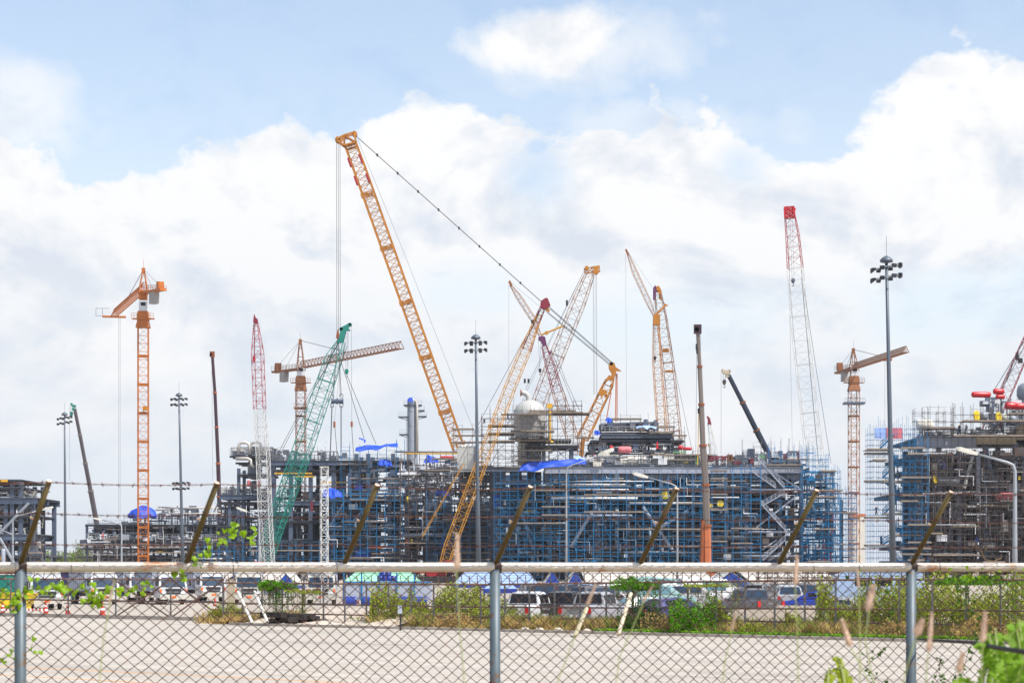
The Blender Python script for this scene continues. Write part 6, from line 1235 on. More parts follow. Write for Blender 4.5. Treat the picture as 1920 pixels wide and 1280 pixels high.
def shed(label, x0, x1, ytop, Y, D, m, group=None):
    t = thing('shed', label, 'shed', G((x0+x1)/2, Y), group); A, B = G(x0, Y)[0], G(x1, Y)[0]; z = P(0, ytop, Y)[2]
    b = MB(); b.box(((A+B)/2, Y+D/2+0.3, (z-0.4)/2), (B-A-0.6, D-0.6, z-0.4)); b.build('wall', 'panel_white', t)
    b = MB(); b.add([(A, Y, z-0.5), (B, Y, z-0.5), (B, Y+D, z+0.7), (A, Y+D, z+0.7), (A, Y, z-0.38), (B, Y, z-0.38), (B, Y+D, z+0.82), (A, Y+D, z+0.82)], [[3, 2, 1, 0], [4, 5, 6, 7], [0, 1, 5, 4], [1, 2, 6, 5], [2, 3, 7, 6], [3, 0, 4, 7]]); b.build('roof', m, t)
    return t
shed('long low building with pale corrugated roof right of the blue gables', 1098, 1345, 1083, 215, 16, 'roof_white')
shed('pale roofed shed behind the scaffold stack and silver car', 1408, 1580, 1084, 225, 14, 'roof_white')
shed('white roofed shed behind the trucks, left of the dark blue peaked tent', 478, 540, 1084, 235, 12, 'roof_white')
shed('cream roofed shed at the left edge behind the fence post', -60, 66, 1086, 235, 12, 'beam_cream')
shed('pale roofed shed behind the white box trucks', 228, 420, 1082, 250, 14, 'roof_white')
# row of white panels on blue posts with barrels above
for i in range(5):
    x0 = 645+i*33
    t = thing('panel_booth', ['leftmost', 'second', 'middle', 'fourth', 'rightmost'][i]+' white booth of the blue posted row beneath the green roof', 'booth', G(x0+16, 168), 'white booths with blue posts')
    b = MB(); b.box(P(x0+16, 1107, 168)+(0, 0.8, 0), (1.32, 1.5, 1.5)); b.build('panel', 'panel_white', t)
    b = MB(); b.box((*P(x0, 0, 168)[:2], 1.3), (0.12, 0.12, 2.6)); b.box(P(x0+16, 1091, 168)+(0, 0, 0), (1.38, 0.12, 0.1)); b.build('post', 'scaf_blue', t)
    b = MB(); b.lathe([(0.36, -0.5), (0.4, -0.45), (0.4, 0.3), (0.36, 0.4)], P(x0+14, 1127, 168), (1, 0, 0), 14); b.build('tub', 'barrel_blue', t)
bar0 = None
for i, (x, y) in enumerate(((714, 1086), (722, 1086), (730, 1086), (737, 1087), (719, 1079), (727, 1079))):
    if bar0 is None:
        bar0 = thing('barrel', '', 'barrel', P(x, y, 168.5), 'blue barrels on the booth roof')
        b = MB(); b.lathe([(0.26, -0.1), (0.29, -0.08), (0.29, 0.1), (0.31, 0.12), (0.29, 0.14), (0.29, 0.3), (0.26, 0.33), (0.02, 0.33)], P(x, y, 168.5), n=14); b.build('drum', 'barrel_blue', bar0, smooth=True); b = MB(); b.lathe([(0.07, 0.33), (0.07, 0.37), (0.01, 0.37)], P(x, y, 168.5), n=8); b.build('lid', 'car_deepblue', bar0); o = bar0
    else: o = copy_tree(bar0, P(x, y, 168.5))
    o['label'] = 'blue barrel on the booth roof, '+['leftmost of the lower row', 'second of the lower row', 'third of the lower row', 'rightmost of the lower row', 'left one of the upper pair', 'right one of the upper pair'][i]
# stacked bare scaffold frames
scaffold('stack of bare grey scaffold frames behind the silver estate car', 1422, 1570, 1072, 1095, 190, 3, dxm=0.55, dzm=0.45, ddm=1.2, m='scaf_grey', sd_=50, pbr=0.4, plk=0.1, r=0.03, poke=0.5, base=0)
o = thing('far_building', 'hazy pale building with an orange roof edge beyond the tower crane', 'building', G(1606, 1300)); b = MB(); b.box(P(1606, 1020, 1300)*(1, 1, 0)+(0, 0, 17), (7, 20, 34)); b.build('wall', 'tent_white', o); b = MB(); b.box(P(1606, 966, 1300), (7.5, 20.5, 1.6)); b.build('roof', 'salmon', o)

# ================================================================== vehicles
def loft(b, secs):      # secs: [(x, z0, z1, half width bottom, half width top)]
    V = []
    for x, z0, z1, wb, wt in secs:
        c = min(0.12, (z1-z0)*0.25)
        V += [(x, -wb+0.05, z0), (x, wb-0.05, z0), (x, wb, z0+c), (x, (wb+wt)/2+0.02, (z0+z1)/2), (x, wt, z1-c), (x, wt-c, z1), (x, -wt+c, z1), (x, -wt, z1-c), (x, -(wb+wt)/2-0.02, (z0+z1)/2), (x, -wb, z0+c)]
    n = 10; k = len(secs); b.addq(V, [(i*n+j, i*n+(j+1) % n, (i+1)*n+(j+1) % n, (i+1)*n+j) for i in range(k-1) for j in range(n)])
    b.add(np.array(V[:n]), [list(range(n))[::-1]]); b.add(np.array(V[-n:]), [list(range(n))])
def wheels(t, xs, w_, r, wd=0.22):
    for x in xs:
        for s_ in (-1, 1):
            b = MB(); b.lathe([(r*0.6, -wd/2), (r, -wd/2+0.03), (r, wd/2-0.03), (r*0.6, wd/2)], (x, s_*w_, r), (0, 1, 0), 18); wl = b.build('wheel', 'rubber', t)
            b = MB(); b.lathe([(r*0.6, -wd/2-0.01), (r*0.5, -wd/2-0.015), (r*0.15, -wd/2+0.03), (r*0.15, wd/2-0.03), (r*0.5, wd/2+0.015), (r*0.6, wd/2+0.01)], (x, s_*w_, r), (0, 1, 0), 14); b.build('rim', 'chrome', wl)
def car(kind, m, glass='glass_teal'):
    t = thing({'pickup': 'pickup_truck', 'suv': 'parked_car', 'sedan': 'parked_car', 'van': 'parked_van'}[kind], 'x', {'pickup': 'pickup', 'suv': 'car', 'sedan': 'car', 'van': 'van'}[kind], (0, 0, 0), 'vehicles parked behind the far fence')
    P_ = {'pickup': dict(L=5.2, base=[(-2.6, .55, 1.12, .88, .88), (-2.5, .42, 1.15, .91, .9), (-.9, .38, 1.15, .91, .9), (1.2, .35, 1.12, .91, .89), (2.2, .38, 1.02, .88, .84), (2.6, .45, .85, .8, .75)], cab=[(-.95, 1.08, 1.12, .86, .86), (-.85, 1.08, 1.72, .86, .72), (-.2, 1.08, 1.78, .87, .72), (.5, 1.08, 1.74, .87, .72), (1.25, 1.05, 1.12, .86, .84)], wx=(-1.65, 1.6), r=.38),
          'suv': dict(L=4.7, base=[(-2.3, .45, 1.1, .88, .88), (-2.2, .38, 1.14, .91, .9), (1.0, .35, 1.1, .91, .89), (2.0, .38, 1.0, .88, .84), (2.35, .42, .85, .8, .75)], cab=[(-2.26, 1.05, 1.1, .86, .86), (-2.05, 1.05, 1.74, .86, .72), (-.5, 1.05, 1.82, .87, .73), (.4, 1.05, 1.76, .87, .72), (1.2, 1.03, 1.1, .86, .84)], wx=(-1.45, 1.45), r=.37),
          'sedan': dict(L=4.4, base=[(-2.2, .4, .92, .82, .8), (-2.1, .28, .98, .86, .84), (-1.4, .24, .98, .87, .85), (.9, .24, .96, .87, .85), (1.9, .28, .82, .84, .8), (2.2, .34, .68, .76, .7)], cab=[(-1.7, .93, .97, .8, .8), (-1.0, .93, 1.38, .8, .64), (-.2, .93, 1.46, .81, .64), (.4, .93, 1.4, .81, .64), (1.15, .93, .97, .8, .78)], wx=(-1.3, 1.35), r=.31),
          'van': dict(L=5.2, base=[(-2.6, .5, 1.1, .92, .92), (-2.5, .35, 1.15, .94, .94), (1.5, .35, 1.15, .94, .92), (2.3, .4, 1.05, .9, .86), (2.6, .45, .9, .84, .8)], cab=[(-2.55, 1.1, 1.2, .93, .92), (-2.5, 1.1, 2.2, .93, .8), (-1, 1.1, 2.3, .94, .8), (.9, 1.1, 2.15, .93, .8), (2.1, 1.08, 1.12, .9, .88)], wx=(-1.6, 1.7), r=.36)}[kind]
    b = MB(); loft(b, P_['base']); b.build('body', m, t)
    b = MB(); loft(b, P_['cab']); cb = b.build('cab', m, t)
    cabs = P_['cab']; L_ = P_['L']
    def glassq(quad, nm='window'):
        q = np.array(quad, float); n_ = nrm(np.cross(q[1]-q[0], q[3]-q[0])); g = MB(); g.add(np.vstack([q+n_*0.012, q-n_*0.03]), [[0, 1, 2, 3], [7, 6, 5, 4], [0, 4, 5, 1], [1, 5, 6, 2], [2, 6, 7, 3], [3, 7, 4, 0]]); g.build(nm, glass, cb)
    def lerp3(a, c_, q): return tuple(a[i]*(1-q)+c_[i]*q for i in range(3))
    def pt(sec, side, f): x, z0, z1, wb, wt = sec; return (x, side*(wb*(1-f)+wt*f+0.02), z0*(1-f)+z1*f)
    for s_ in (-1, 1):       # side windows
        for a, c_, q0, q1 in ((cabs[1], cabs[2], .12, .96), (cabs[2], cabs[3], .04, .96)):
            if kind == 'van' and a is cabs[1]: continue
            q = [lerp3(pt(a, s_, .18), pt(c_, s_, .18), q0), lerp3(pt(a, s_, .18), pt(c_, s_, .18), q1), lerp3(pt(a, s_, .82), pt(c_, s_, .82), q1), lerp3(pt(a, s_, .82), pt(c_, s_, .82), q0)]
            if s_ > 0: q = q[::-1]
            glassq(q)
    def endq(a, c_, f0, f1, flip):
        q = []
        for s_, f in ((-1, f0), (1, f0), (1, f1), (-1, f1)):
            p0, p1 = (a[0], a[2], a[4]), (c_[0], c_[2], c_[4]); x = p0[0]*(1-f)+p1[0]*f; z = p0[1]*(1-f)+p1[1]*f; w_ = (p0[2]*(1-f)+p1[2]*f)*0.86; q.append((x, s_*w_, z))
        glassq(q if not flip else q[::-1], 'windscreen')
    endq(cabs[-1], cabs[-2], .1, .9, False); endq(cabs[0], cabs[1], .15 if kind != 'van' else .3, .9, True)
    wheels(t, P_['wx'], .82, P_['r'])
    w2 = P_['base'][1][3]; xr = P_['base'][0][0]; xf = P_['base'][-1][0]; zt = P_['base'][0][2]
    for s_ in (-1, 1):
        b = MB(); b.box((xr-0.01, s_*(w2-.13), zt-.22), (.08, .18, .34)); b.build('tail_light', 'lamp_red', t)
        b = MB(); b.box((xf-0.06, s_*(w2-.3), .72), (.16, .3, .14)); b.build('headlight', 'lens_clear', t)
        b = MB(); b.box((cabs[-1][0]-.25, s_*(w2+.08), 1.12 if kind != 'sedan' else 1.0), (.1, .2, .14)); b.build('mirror', m, t)
    b = MB(); b.box((xr-.08, 0, .5), (.16, 1.6, .18)); b.build('bumper', 'chrome' if kind == 'pickup' else m, t)
    b = MB(); b.box((xr-.17 if kind == 'pickup' else xr-.03, 0, .62), (.02, .36, .14)); b.build('number_plate', 'plate_white', t)
    if kind == 'pickup':
        b = MB(); b.box((-1.75, 0, 1.152), (1.55, 1.5, .03)); b.build('load_bed', 'dark_steel', t)
        b = MB(); b.box((xr-.012, 0, .93), (.02, .4, .1)); b.build('badge_plate', 'chrome', t)
    return t
protos = {}
def park(kind, m, px, Y, th, label, glass='glass_teal'):
    key = (kind, m, glass)
    ang = math.pi/2-R(th)
    if key not in protos: o = protos[key] = car(kind, m, glass); o.location = G(px, Y); o.rotation_euler = (0, 0, ang)
    else: o = copy_tree(protos[key], G(px, Y), ang)
    o['label'] = label; return o
# th = heading measured clockwise from straight away from the camera
park('pickup', 'car_white', 993, 107, 20, 'white pickup parked tail towards the fence, left end of the row', 'glass_black')
park('sedan', 'car_blue', 1086, 118, 40, 'bright blue hatchback behind the white pickup')
park('pickup', 'car_black', 1062, 108, 24, 'black pickup with red tail lamp right of the white pickup', 'glass_black')
park('pickup', 'car_silver', 1118, 106, 26, 'silver pickup bed seen end on beside the vine covered post', 'glass_black')
park('suv', 'car_grey', 1128, 140, 50, 'dark grey estate car behind the blue hatchback', 'glass_dark')
park('sedan', 'car_white', 1213, 112, 66, 'white saloon beneath the hanging vines, window facing the fence')
park('suv', 'car_teal', 1240, 150, 70, 'pale green estate car behind the white saloon')
park('sedan', 'car_navy', 1262, 108, 60, 'navy blue saloon hidden in the weeds by the green shrub', 'glass_black')
park('van', 'car_white', 1335, 160, 80, 'white minibus half hidden behind the green shrub')
park('pickup', 'car_grey', 1405, 124, -22, 'dark grey pickup with pale tailgate badge, nearest of the right group', 'glass_dark')
park('suv', 'car_silver', 1474, 146, 0, 'silver estate car seen square from behind', 'glass_dark')
park('sedan', 'car_deepblue', 1530, 139, -70, 'deep blue saloon right of the silver estate car', 'glass_black')
park('sedan', 'car_silver', 1580, 108, -50, 'silver saloon nose in the bushes below the blue and white coach', 'glass_dark')
park('suv', 'car_grey', 1030, 160, 80, 'grey estate car glimpsed behind the white pickup cab', 'glass_dark')
park('suv', 'car_white', 1175, 158, 84, 'white estate car far back left of the vine covered post')
park('suv', 'car_paleblue', 1095, 170, 85, 'pale blue estate car at the back of the row, below the blue gables', 'glass_dark')
park('suv', 'car_black', 1050, 150, 85, 'black estate car in the second row behind the white pickup cab', 'glass_dark')
park('sedan', 'car_silver', 1140, 148, 88, 'silver saloon in the second row left of the creeper', 'glass_dark')
park('suv', 'car_silver', 1300, 155, 80, 'silver estate car in the back row behind the green shrub', 'glass_dark')
park('pickup', 'car_white', 1262, 168, 84, 'white pickup at the back, above the white saloon', 'glass_dark')
park('suv', 'car_grey', 1520, 165, 86, 'grey estate car at the back below the bare scaffold frames', 'glass_dark')
park('van', 'car_teal', 1240, 172, 82, 'pale green van at the back behind the creeper mound', 'glass_dark')
park('suv', 'car_grey', 1425, 158, 20, 'dark estate car between the dark pickup and the silver estate car', 'glass_black')
for (x0, x1, y, Yb, lb) in ((1374, 1462, 1148, 102, 'long pale concrete beam lying in front of the dark grey pickup'), (1455, 1532, 1142, 106, 'pale concrete beam lying in front of the silver estate car')):
    b = MB(); z = P(0, y, Yb)[2]; b.box((P((x0+x1)/2, 0, Yb)[0], Yb, z/2+0.1), ((x1-x0)/S(Yb), .5, z+.2)); tag(b.build('concrete_beam', 'concrete', origin=G((x0+x1)/2, Yb)), lb, 'beam')
# coach with pale blue roof over the big bush
t = thing('coach', 'pale blue and white coach showing above the leafy bush at the right', 'coach', G(1640, 137)); t.rotation_euler = (0, 0, 0)
c = G(1640, 137); b = MB()
loftb = MB(); loft(loftb, [(-3.0, .6, 2.75, 1.15, 1.05), (-2.9, .45, 2.9, 1.2, 1.1), (1.6, .45, 2.85, 1.2, 1.1), (2.5, .45, 2.5, 1.2, 1.05), (3.05, .5, 1.4, 1.15, 1.1)])
V = np.concatenate(loftb.v)*np.array((-1, -1, 1)); loftb.v = [V+c]; loftb.build('body', 'car_paleblue', t)
for x in (-0.9, 0.4, 1.7): b = MB(); b.box(c+(x, -1.13, 2.05), (1.1, 0.06, 0.6)); b.build('window', 'glass_black', t)
b = MB(); b.box(c+(-2.55, 0, 2.05), (0.5, 2.0, 0.5)); b.build('windscreen', 'glass_black', t)
for x in (-2, 2): b = MB(); b.lathe([(.48, -1.15), (.48, 1.15)], c+(x, 0, .48), (0, 1, 0), 16); b.build('wheel', 'rubber', t)
# box trucks
def truck():
    t = thing('cargo_truck', 'x', 'truck', (0, 0, 0), 'cargo trucks parked at the left')      # faces -y
    b = MB(); Vv = [(-1.15, 0, .55), (1.15, 0, .55), (1.15, 1.9, .55), (-1.15, 1.9, .55), (-1.18, -.02, 1.35), (1.18, -.02, 1.35), (1.15, 1.9, 1.35), (-1.15, 1.9, 1.35), (-1.08, .32, 2.3), (1.08, .32, 2.3), (1.08, 1.9, 2.3), (-1.08, 1.9, 2.3), (-1.0, .6, 2.5), (1.0, .6, 2.5), (1.0, 1.85, 2.5), (-1.0, 1.85, 2.5)]
    b.addq(Vv, [(0, 3, 2, 1)]+[(k*4+i, k*4+(i+1) % 4, k*4+4+(i+1) % 4, k*4+4+i) for k in range(3) for i in range(4)]+[(12, 13, 14, 15)]); cb = b.build('cab', 'truck_white', t)
    b = MB(); b.add([(-1.0, -.04, 1.45), (1.0, -.04, 1.45), (.93, .25, 2.22), (-.93, .25, 2.22), (-1.0, .1, 1.45), (1.0, .1, 1.45), (.93, .37, 2.22), (-.93, .37, 2.22)], [[0, 1, 2, 3], [7, 6, 5, 4], [0, 4, 5, 1], [1, 5, 6, 2], [2, 6, 7, 3], [3, 7, 4, 0]]); b.build('windscreen', 'glass_dark', cb)
    for s_ in (-1, 1): b = MB(); b.box((s_*1.15, .95, 1.85), (.06, .9, .6)); b.build('window', 'glass_dark', cb); b = MB(); b.box((s_*1.38, -.05, 1.75), (.1, .12, .5)); b.box((s_*1.28, 0, 1.95), (.26, .04, .04)); b.build('mirror', 'dark_steel', cb); b = MB(); b.box((s_*1.05, -.05, 1.12), (.16, .1, .26)); b.build('indicator', 'lamp_orange', t); b = MB(); b.box((s_*.8, -.05, .98), (.36, .1, .2)); b.build('headlight', 'lens_clear', t)
    b = MB(); b.box((0, -.04, 1.18), (1.3, .06, .22)); b.box((0, -.04, .92), (1.1, .06, .12)); b.build('grille', 'dark_steel', t)
    b = MB(); b.box((0, -.08, .62), (2.3, .22, .38)); b.build('bumper', 'truck_cream', t); b = MB(); b.box((0, -.2, .62), (.4, .03, .16)); b.build('number_plate', 'lamp_orange', t)
    b = MB(); b.add([(-.95, .55, 2.52), (.95, .55, 2.52), (.95, 1.75, 2.52), (-.95, 1.75, 2.52), (-.9, 1.1, 3.0), (.9, 1.1, 3.0), (.9, 1.75, 3.1), (-.9, 1.75, 3.1)], [[0, 1, 5, 4], [1, 2, 6, 5], [2, 3, 7, 6], [3, 0, 4, 7], [4, 5, 6, 7]]); b.build('wind_deflector', 'truck_cream', t)
    b = MB(); b.box((0, 5.1, .85), (.9, 6.4, .3)); b.build('chassis', 'dark_steel', t)
    b = MB(); b.box((0, 5.3, 1.95), (2.35, 5.9, 1.7))
    for y in np.linspace(2.6, 8.0, 8):
        for s_ in (-1, 1): b.box((s_*1.2, y, 1.95), (.06, .08, 1.66))
    b.build('cargo_box', 'panel_white', t)
    for y in (.95, 6.2, 7.4):
        for s_ in (-1, 1):
            b = MB(); b.lathe([(.3, -.14), (.48, -.12), (.48, .12), (.3, .14)], (s_*.98, y, .48), (1, 0, 0), 16); wl = b.build('wheel', 'rubber', t); b = MB(); b.lathe([(.3, -.15), (.12, -.1), (.12, .1), (.3, .15)], (s_*.98, y, .48), (1, 0, 0), 12); b.build('rim', 'chrome', wl)
    b = MB(); b.box((1.05, 3.9, .75), (.3, 1.1, .45)); b.build('fuel_tank', 'chrome', t)
    return t
tk = truck()
spots = [(88, 152, 18, 'truck_white', 'nearest white box truck at the left, its wheels by the striped barrier'), (197, 174, 24, 'truck_white', 'white box truck second from the left, behind the leaf covered wire'), (325, 174, 24, 'truck_white', 'white box truck with green tinted windscreen, behind the crossed gate braces'), (467, 174, 8, 'truck_cream', 'white truck front left of the leafy fence clump'), (602, 172, 4, 'truck_cream', 'white truck standing behind the short lattice mast'), (400, 190, 24, 'truck_white', 'box truck body behind the right end of the gate'), (268, 186, 24, 'truck_white', 'box truck body between the second and third cabs')]
for i, (px, Y, a, m, lb) in enumerate(spots):
    o = tk if i == 0 else copy_tree(tk, (0, 0, 0), swap={'truck_white': m} if m != 'truck_white' else None)
    o.location = G(px, Y); o.rotation_euler = (0, 0, R(a)); o['label'] = lb
for px, py in ((12, 1128),):
    t = thing('skip', 'yellow loading skip behind the leftmost fence post', 'skip', G(px, 150)); c = G(px, 150); b = MB(); b.add([c+np.array(q) for q in ((-1.6, -.8, .3), (1.6, -.8, .3), (1.6, .8, .3), (-1.6, .8, .3), (-2.1, -.9, 1.2), (2.1, -.9, 1.2), (2.1, .9, 1.2), (-2.1, .9, 1.2))], [[0, 1, 5, 4], [1, 2, 6, 5], [2, 3, 7, 6], [3, 0, 4, 7], [3, 2, 1, 0]]); b.build('bin', 'cover_yellow', t); b = MB(); b.box(c+(0, -.9, 1.2), (4.3, .12, .14)); b.box(c+(0, 0, .2), (3.2, 1.2, .2)); b.build('rim', 'cover_yellow', t)
for px, Y, w_, h_, m, lb in ((18, 190, 4, 2.4, 'teal', 'teal site container at the left edge behind the fence post'), (12, 205, 5, 3.0, 'container_red', 'red topped container far left behind the teal one'), (658, 176, 1.2, 1.7, 'container_red', 'maroon cabinet between the truck and the booths'), (145, 230, 11, 3.0, 'car_navy', 'navy blue container stack behind the leftmost trucks')):
    t = thing('site_container', lb, 'container', G(px, Y)); c = G(px, Y)+(0, 0, h_/2); b = MB(); b.box(c, (w_, 2.4, h_))
    for i in range(int(w_/0.4)): b.box(c+(-w_/2+0.2+i*0.4, -1.22, 0), (0.14, 0.06, h_-0.2))
    b.build('wall', m, t); b = MB(); b.box(c+(0, 0, h_/2+0.03), (w_+0.1, 2.5, 0.08)); b.build('roof', 'tent_white', t)
# cones and striped barrier
def cone():
    t = thing('traffic_cone', 'x', 'traffic cone', (0, 0, 0), 'red traffic cones along the gate')
    b = MB(); b.box((0, 0, .02), (.42, .42, .04)); b.build('base', 'cone_red', t); b = MB(); b.lathe([(.17, .04), (.035, .82), (.02, .82)], (0, 0, 0), n=14); cb = b.build('cone_body', 'cone_red', t)
    for z0, z1 in ((.3, .42), (.56, .64)):
        b = MB(); f = lambda z: .17-(z-.04)/.78*.135+.004; b.lathe([(f(z0), z0), (f(z1), z1)], (0, 0, 0), n=14); b.build('stripe', 'stripe_white', t)
    return t
cn = cone()
for i, (px, Y, lb) in enumerate(((5, 131.5, 'traffic cone at the left edge holding the striped bar'), (86, 131.5, 'traffic cone at the right end of the striped bar'), (127, 134, 'traffic cone standing free right of the striped bar'), (192, 134, 'traffic cone in the middle of the gateway'), (403, 136, 'banded traffic cone at the right end of the gate'))):
    o = cn if i == 0 else copy_tree(cn, (0, 0, 0)); o.location = G(px, Y); o['label'] = lb; o.scale = (1.05,)*3 if i != 4 else (1.25,)*3
t = thing('barrier_bar', 'red and white striped bar lying between two cones', 'barrier', P(45, 1142, 131.4)); A, Bx = P(7, 1142, 131.4)[0], P(84, 1142, 131.4)[0]; z = P(0, 1142, 131.4)[2]
b = MB(); b2 = MB(); n = 22
for i in range(n): (b if i % 2 else b2).box((A+(Bx-A)*(i+.5)/n, 131.4, z), ((Bx-A)/n, .08, .14))
b.build('red_bands', 'cone_red', t); b2.build('white_bands', 'stripe_white', t)

# ================================================================== far fence with gate
t = thing('boundary_fence', 'rusty far boundary fence of thin pipes with slanted barb arms', 'fence', (*rp(along(1000, 77.3), 77.3), 0))
a0, a1 = along(418, 77.3), along(2150, 77.3); hf = 2.15
def fz(a): return hf+0.32*max(0, min(1, (a-along(900, 77.3))/22)) - 0.0
n = int((a1-a0)/1.5); A_ = np.linspace(a0, a1, n+1)
def fp(a, z): p = rp(a, 77.3); return np.array((p[0], p[1], z))
for i, a in enumerate(A_):
    b = MB(); b.bars([fp(a, 0)], [fp(a, fz(a))], .045, 6); b.build('post', 'fence_post', t)
b = MB()
for f in (1.0, .5, .27): b.bars([fp(a, fz(a)*f) for a in A_[:-1]], [fp(a, fz(a)*f) for a in A_[1:]], .035 if f < 1 else .045, 6)
b.build('rail', 'fence_rail', t)
fd = np.array((*DIR, 0)); fn = np.array((-NRM[0], -NRM[1], 0))
aa = np.arange(a0, a1, .5); b2 = MB()
for i, a in enumerate(aa):
    b = MB() if i < 98 else b2; b.bars([fp(a, fz(a))], [fp(a, fz(a))+fd*.2+fn*.28+(0, 0, .42)], .022, 5)
    if i < 98: b.build('barb_arm', 'fence_rail', t)
if b2.n: tag(b2.build('barb_arm', 'fence_rail', t), kind='stuff')
b = MB()
for f in (.35, .7, 1.0): b.bars([fp(a, fz(a))+(fd*.2+fn*.28+np.array((0, 0, .42)))*f for a in aa[:-1]], [fp(a, fz(a))+(fd*.2+fn*.28+np.array((0, 0, .42)))*f for a in aa[1:]], .006, 3)
b.build('barbed_wire', 'barb_wire', t)
b = MB(); pit = .09; nn = int((a1-a0)/pit); ai = a0+np.arange(nn)*pit
for k in range(int(2.1/pit)):
    z = .08+k*pit; pa = np.array([fp(a, z) for a in (ai[0], ai[-1])]); Z0 = np.linspace(pa[0], pa[1], nn); off = fd*pit/2
    b.bars(Z0, Z0+off+(0, 0, pit), .0028, 3); b.bars(Z0+off*2, Z0+off+(0, 0, pit), .0028, 3)
b.build('mesh_panel', 'thin_mesh', t)
b = MB()
for x0, y0, x1, y1 in ((446, 1108, 474, 1169), (477, 1108, 502, 1166)): b.bars([P(x0, y0, 109.5)], [P(x1, y1, 107.5)], .07, 6)
tag(b.build('prop_pole', 'tent_white', origin=P(474, 1169, 108)), 'pair of white poles propped slanting against the fence near the gate', 'pole')
for k, (x0, y0, x1, y1) in enumerate(((1183, 1112, 1159, 1190), (1100, 1140, 1078, 1192))):
    b = MB(); b.bars([P(x0, y0, 92)], [P(x1, y1, 90)], .09, 6, caps=True); tag(b.build('prop_post', 'beam_cream', origin=P(x1, y1, 90)), ['pale leaning post under the vine clump', 'pale leaning post before the silver pickup'][k], 'post')
# sliding gate
gy = lambda px: along(px, 80.0)
t = thing('sliding_gate', 'long rusty sliding gate with crossed braces across the entrance', 'gate', (*rp(gy(300), 80), 0))
gp = lambda a, z: np.array((*rp(a, 80.0), z)); px_posts = (-60, 20, 128, 217, 320, 419)
for q in px_posts: b = MB(); b.bars([gp(gy(q), .12)], [gp(gy(q), 2.3)], .05, 6); b.build('post', 'fence_post', t)
b = MB()
for z in (.14, 1.05, 2.3): b.bars([gp(gy(-60), z)], [gp(gy(420), z)], .05, 6)
b.build('rail', 'fence_rail', t)
for (q0, q1) in ((217, 320), (320, 419)):
    b = MB(); b.bars([gp(gy(q0), .14), gp(gy(q0), 2.28)] if q0 == 320 else [gp(gy(q0), .14), gp(gy(q0)+.01, 2.2)], [gp(gy(q1), 2.28), gp(gy(q1), .14)], .05, 6); b.build('cross_brace', 'fence_rail', t)
b = MB(); b.prism([gp(gy(-60), .02), gp(gy(420), .02), gp(gy(420), .22), gp(gy(-60), .22)], (*(fn[:2]*.08), 0)); b.build('bottom_track', 'kerb', t)
ag = np.linspace(gy(-60), gy(420), 26); 
for a in ag: b = MB(); b.bars([gp(a, 2.3)], [gp(a, 2.3)+fd*.1+(0, 0, .4)], .02, 5); b.build('barb_arm', 'fence_rail', t)
b = MB(); gpw = gp(gy(433), 0); b.box(gpw+(0, 0, 1.15), (.4, .25, 2.3)); tag(b.build('gate_pillar', 'beam_cream', origin=gpw), 'narrow concrete gate pillar half overgrown at the end of the gate', 'pillar')
t = thing('meter_box', 'pale blue meter box on a dark stake in front of the bush', 'meter box', G(750, 100.5)); b = MB(); b.box(P(750, 1142, 100.5), (.2, .15, .38)); b.build('box', 'panel_white', t); b = MB(); b.bars([G(751, 100.5)], [P(751, 1148, 100.5)], .04, 6); b.build('stake', 'dark_steel', t)
# debris
b = MB(); r_ = np.random.RandomState(4); q0 = np.array((*rp(along(545, 76.2), 76.2), 0))
for i in range(22):
    p = q0+np.array((r_.randn()*.7, r_.randn()*.25, .12+r_.rand()*.5*math.exp(-abs(r_.randn())*.4))); an = r_.rand()*3; b.box(p, (.5+r_.rand(), .3+.3*r_.rand(), .08+.2*r_.rand()), rz=an)
tag(b.build('rubbish_heap', 'black_debris', origin=q0), 'heap of black rubbish at the kerb in front of the concrete bank', 'rubbish')

# ================================================================== vegetation
def leafcloud(b, ctr, size, seed, aspect=0.55, droop=0.2):
    r_ = np.random.RandomState(seed); n = len(ctr); a = r_.randn(n, 3); a /= np.linalg.norm(a, axis=1, keepdims=True); a[:, 2] -= droop
    c = r_.randn(n, 3); c -= a*np.sum(a*c, 1, keepdims=True); c /= np.linalg.norm(c, axis=1, keepdims=True)
    s_ = (size*(0.6+0.8*r_.rand(n)))[:, None]
    V = np.stack([ctr-a*s_*.5, ctr+c*s_*aspect*.5, ctr+a*s_*.6, ctr-c*s_*aspect*.5], 1).reshape(-1, 3)
    b.addq(V, np.arange(4*n).reshape(-1, 4))
def clumps(c, d, n, seed, nc=14, top=0.0):
    """points scattered in clumps filling a lumpy volume"""
    r_ = np.random.RandomState(seed); c = np.array(c, float); d = np.array(d, float)/2
    cc = r_.rand(nc, 3)*2-1; cc[:, 2] = cc[:, 2]*0.8; k = r_.randint(0, nc, n); sp = 0.22+0.25*r_.rand(nc)
    p = cc[k]+r_.randn(n, 3)*sp[k][:, None]
    ph = r_.rand(4)*6; w_ = d[0]*2; env = 0.72+0.22*np.sin(p[:, 0]*w_*.8+ph[0])+0.12*np.sin(p[:, 0]*w_*1.9+ph[1])+0.09*np.sin(p[:, 0]*w_*4.7+ph[2])
    p[:, 2] = (p[:, 2]+1)*np.clip(env, .3, 1.0)-1+0.12*np.abs(r_.randn(n))**2*(r_.rand(n) < .25)
    return c+np.clip(p, -1.15, 1.15+0*p)*d*np.array((1.0, 1.0, 0.95))
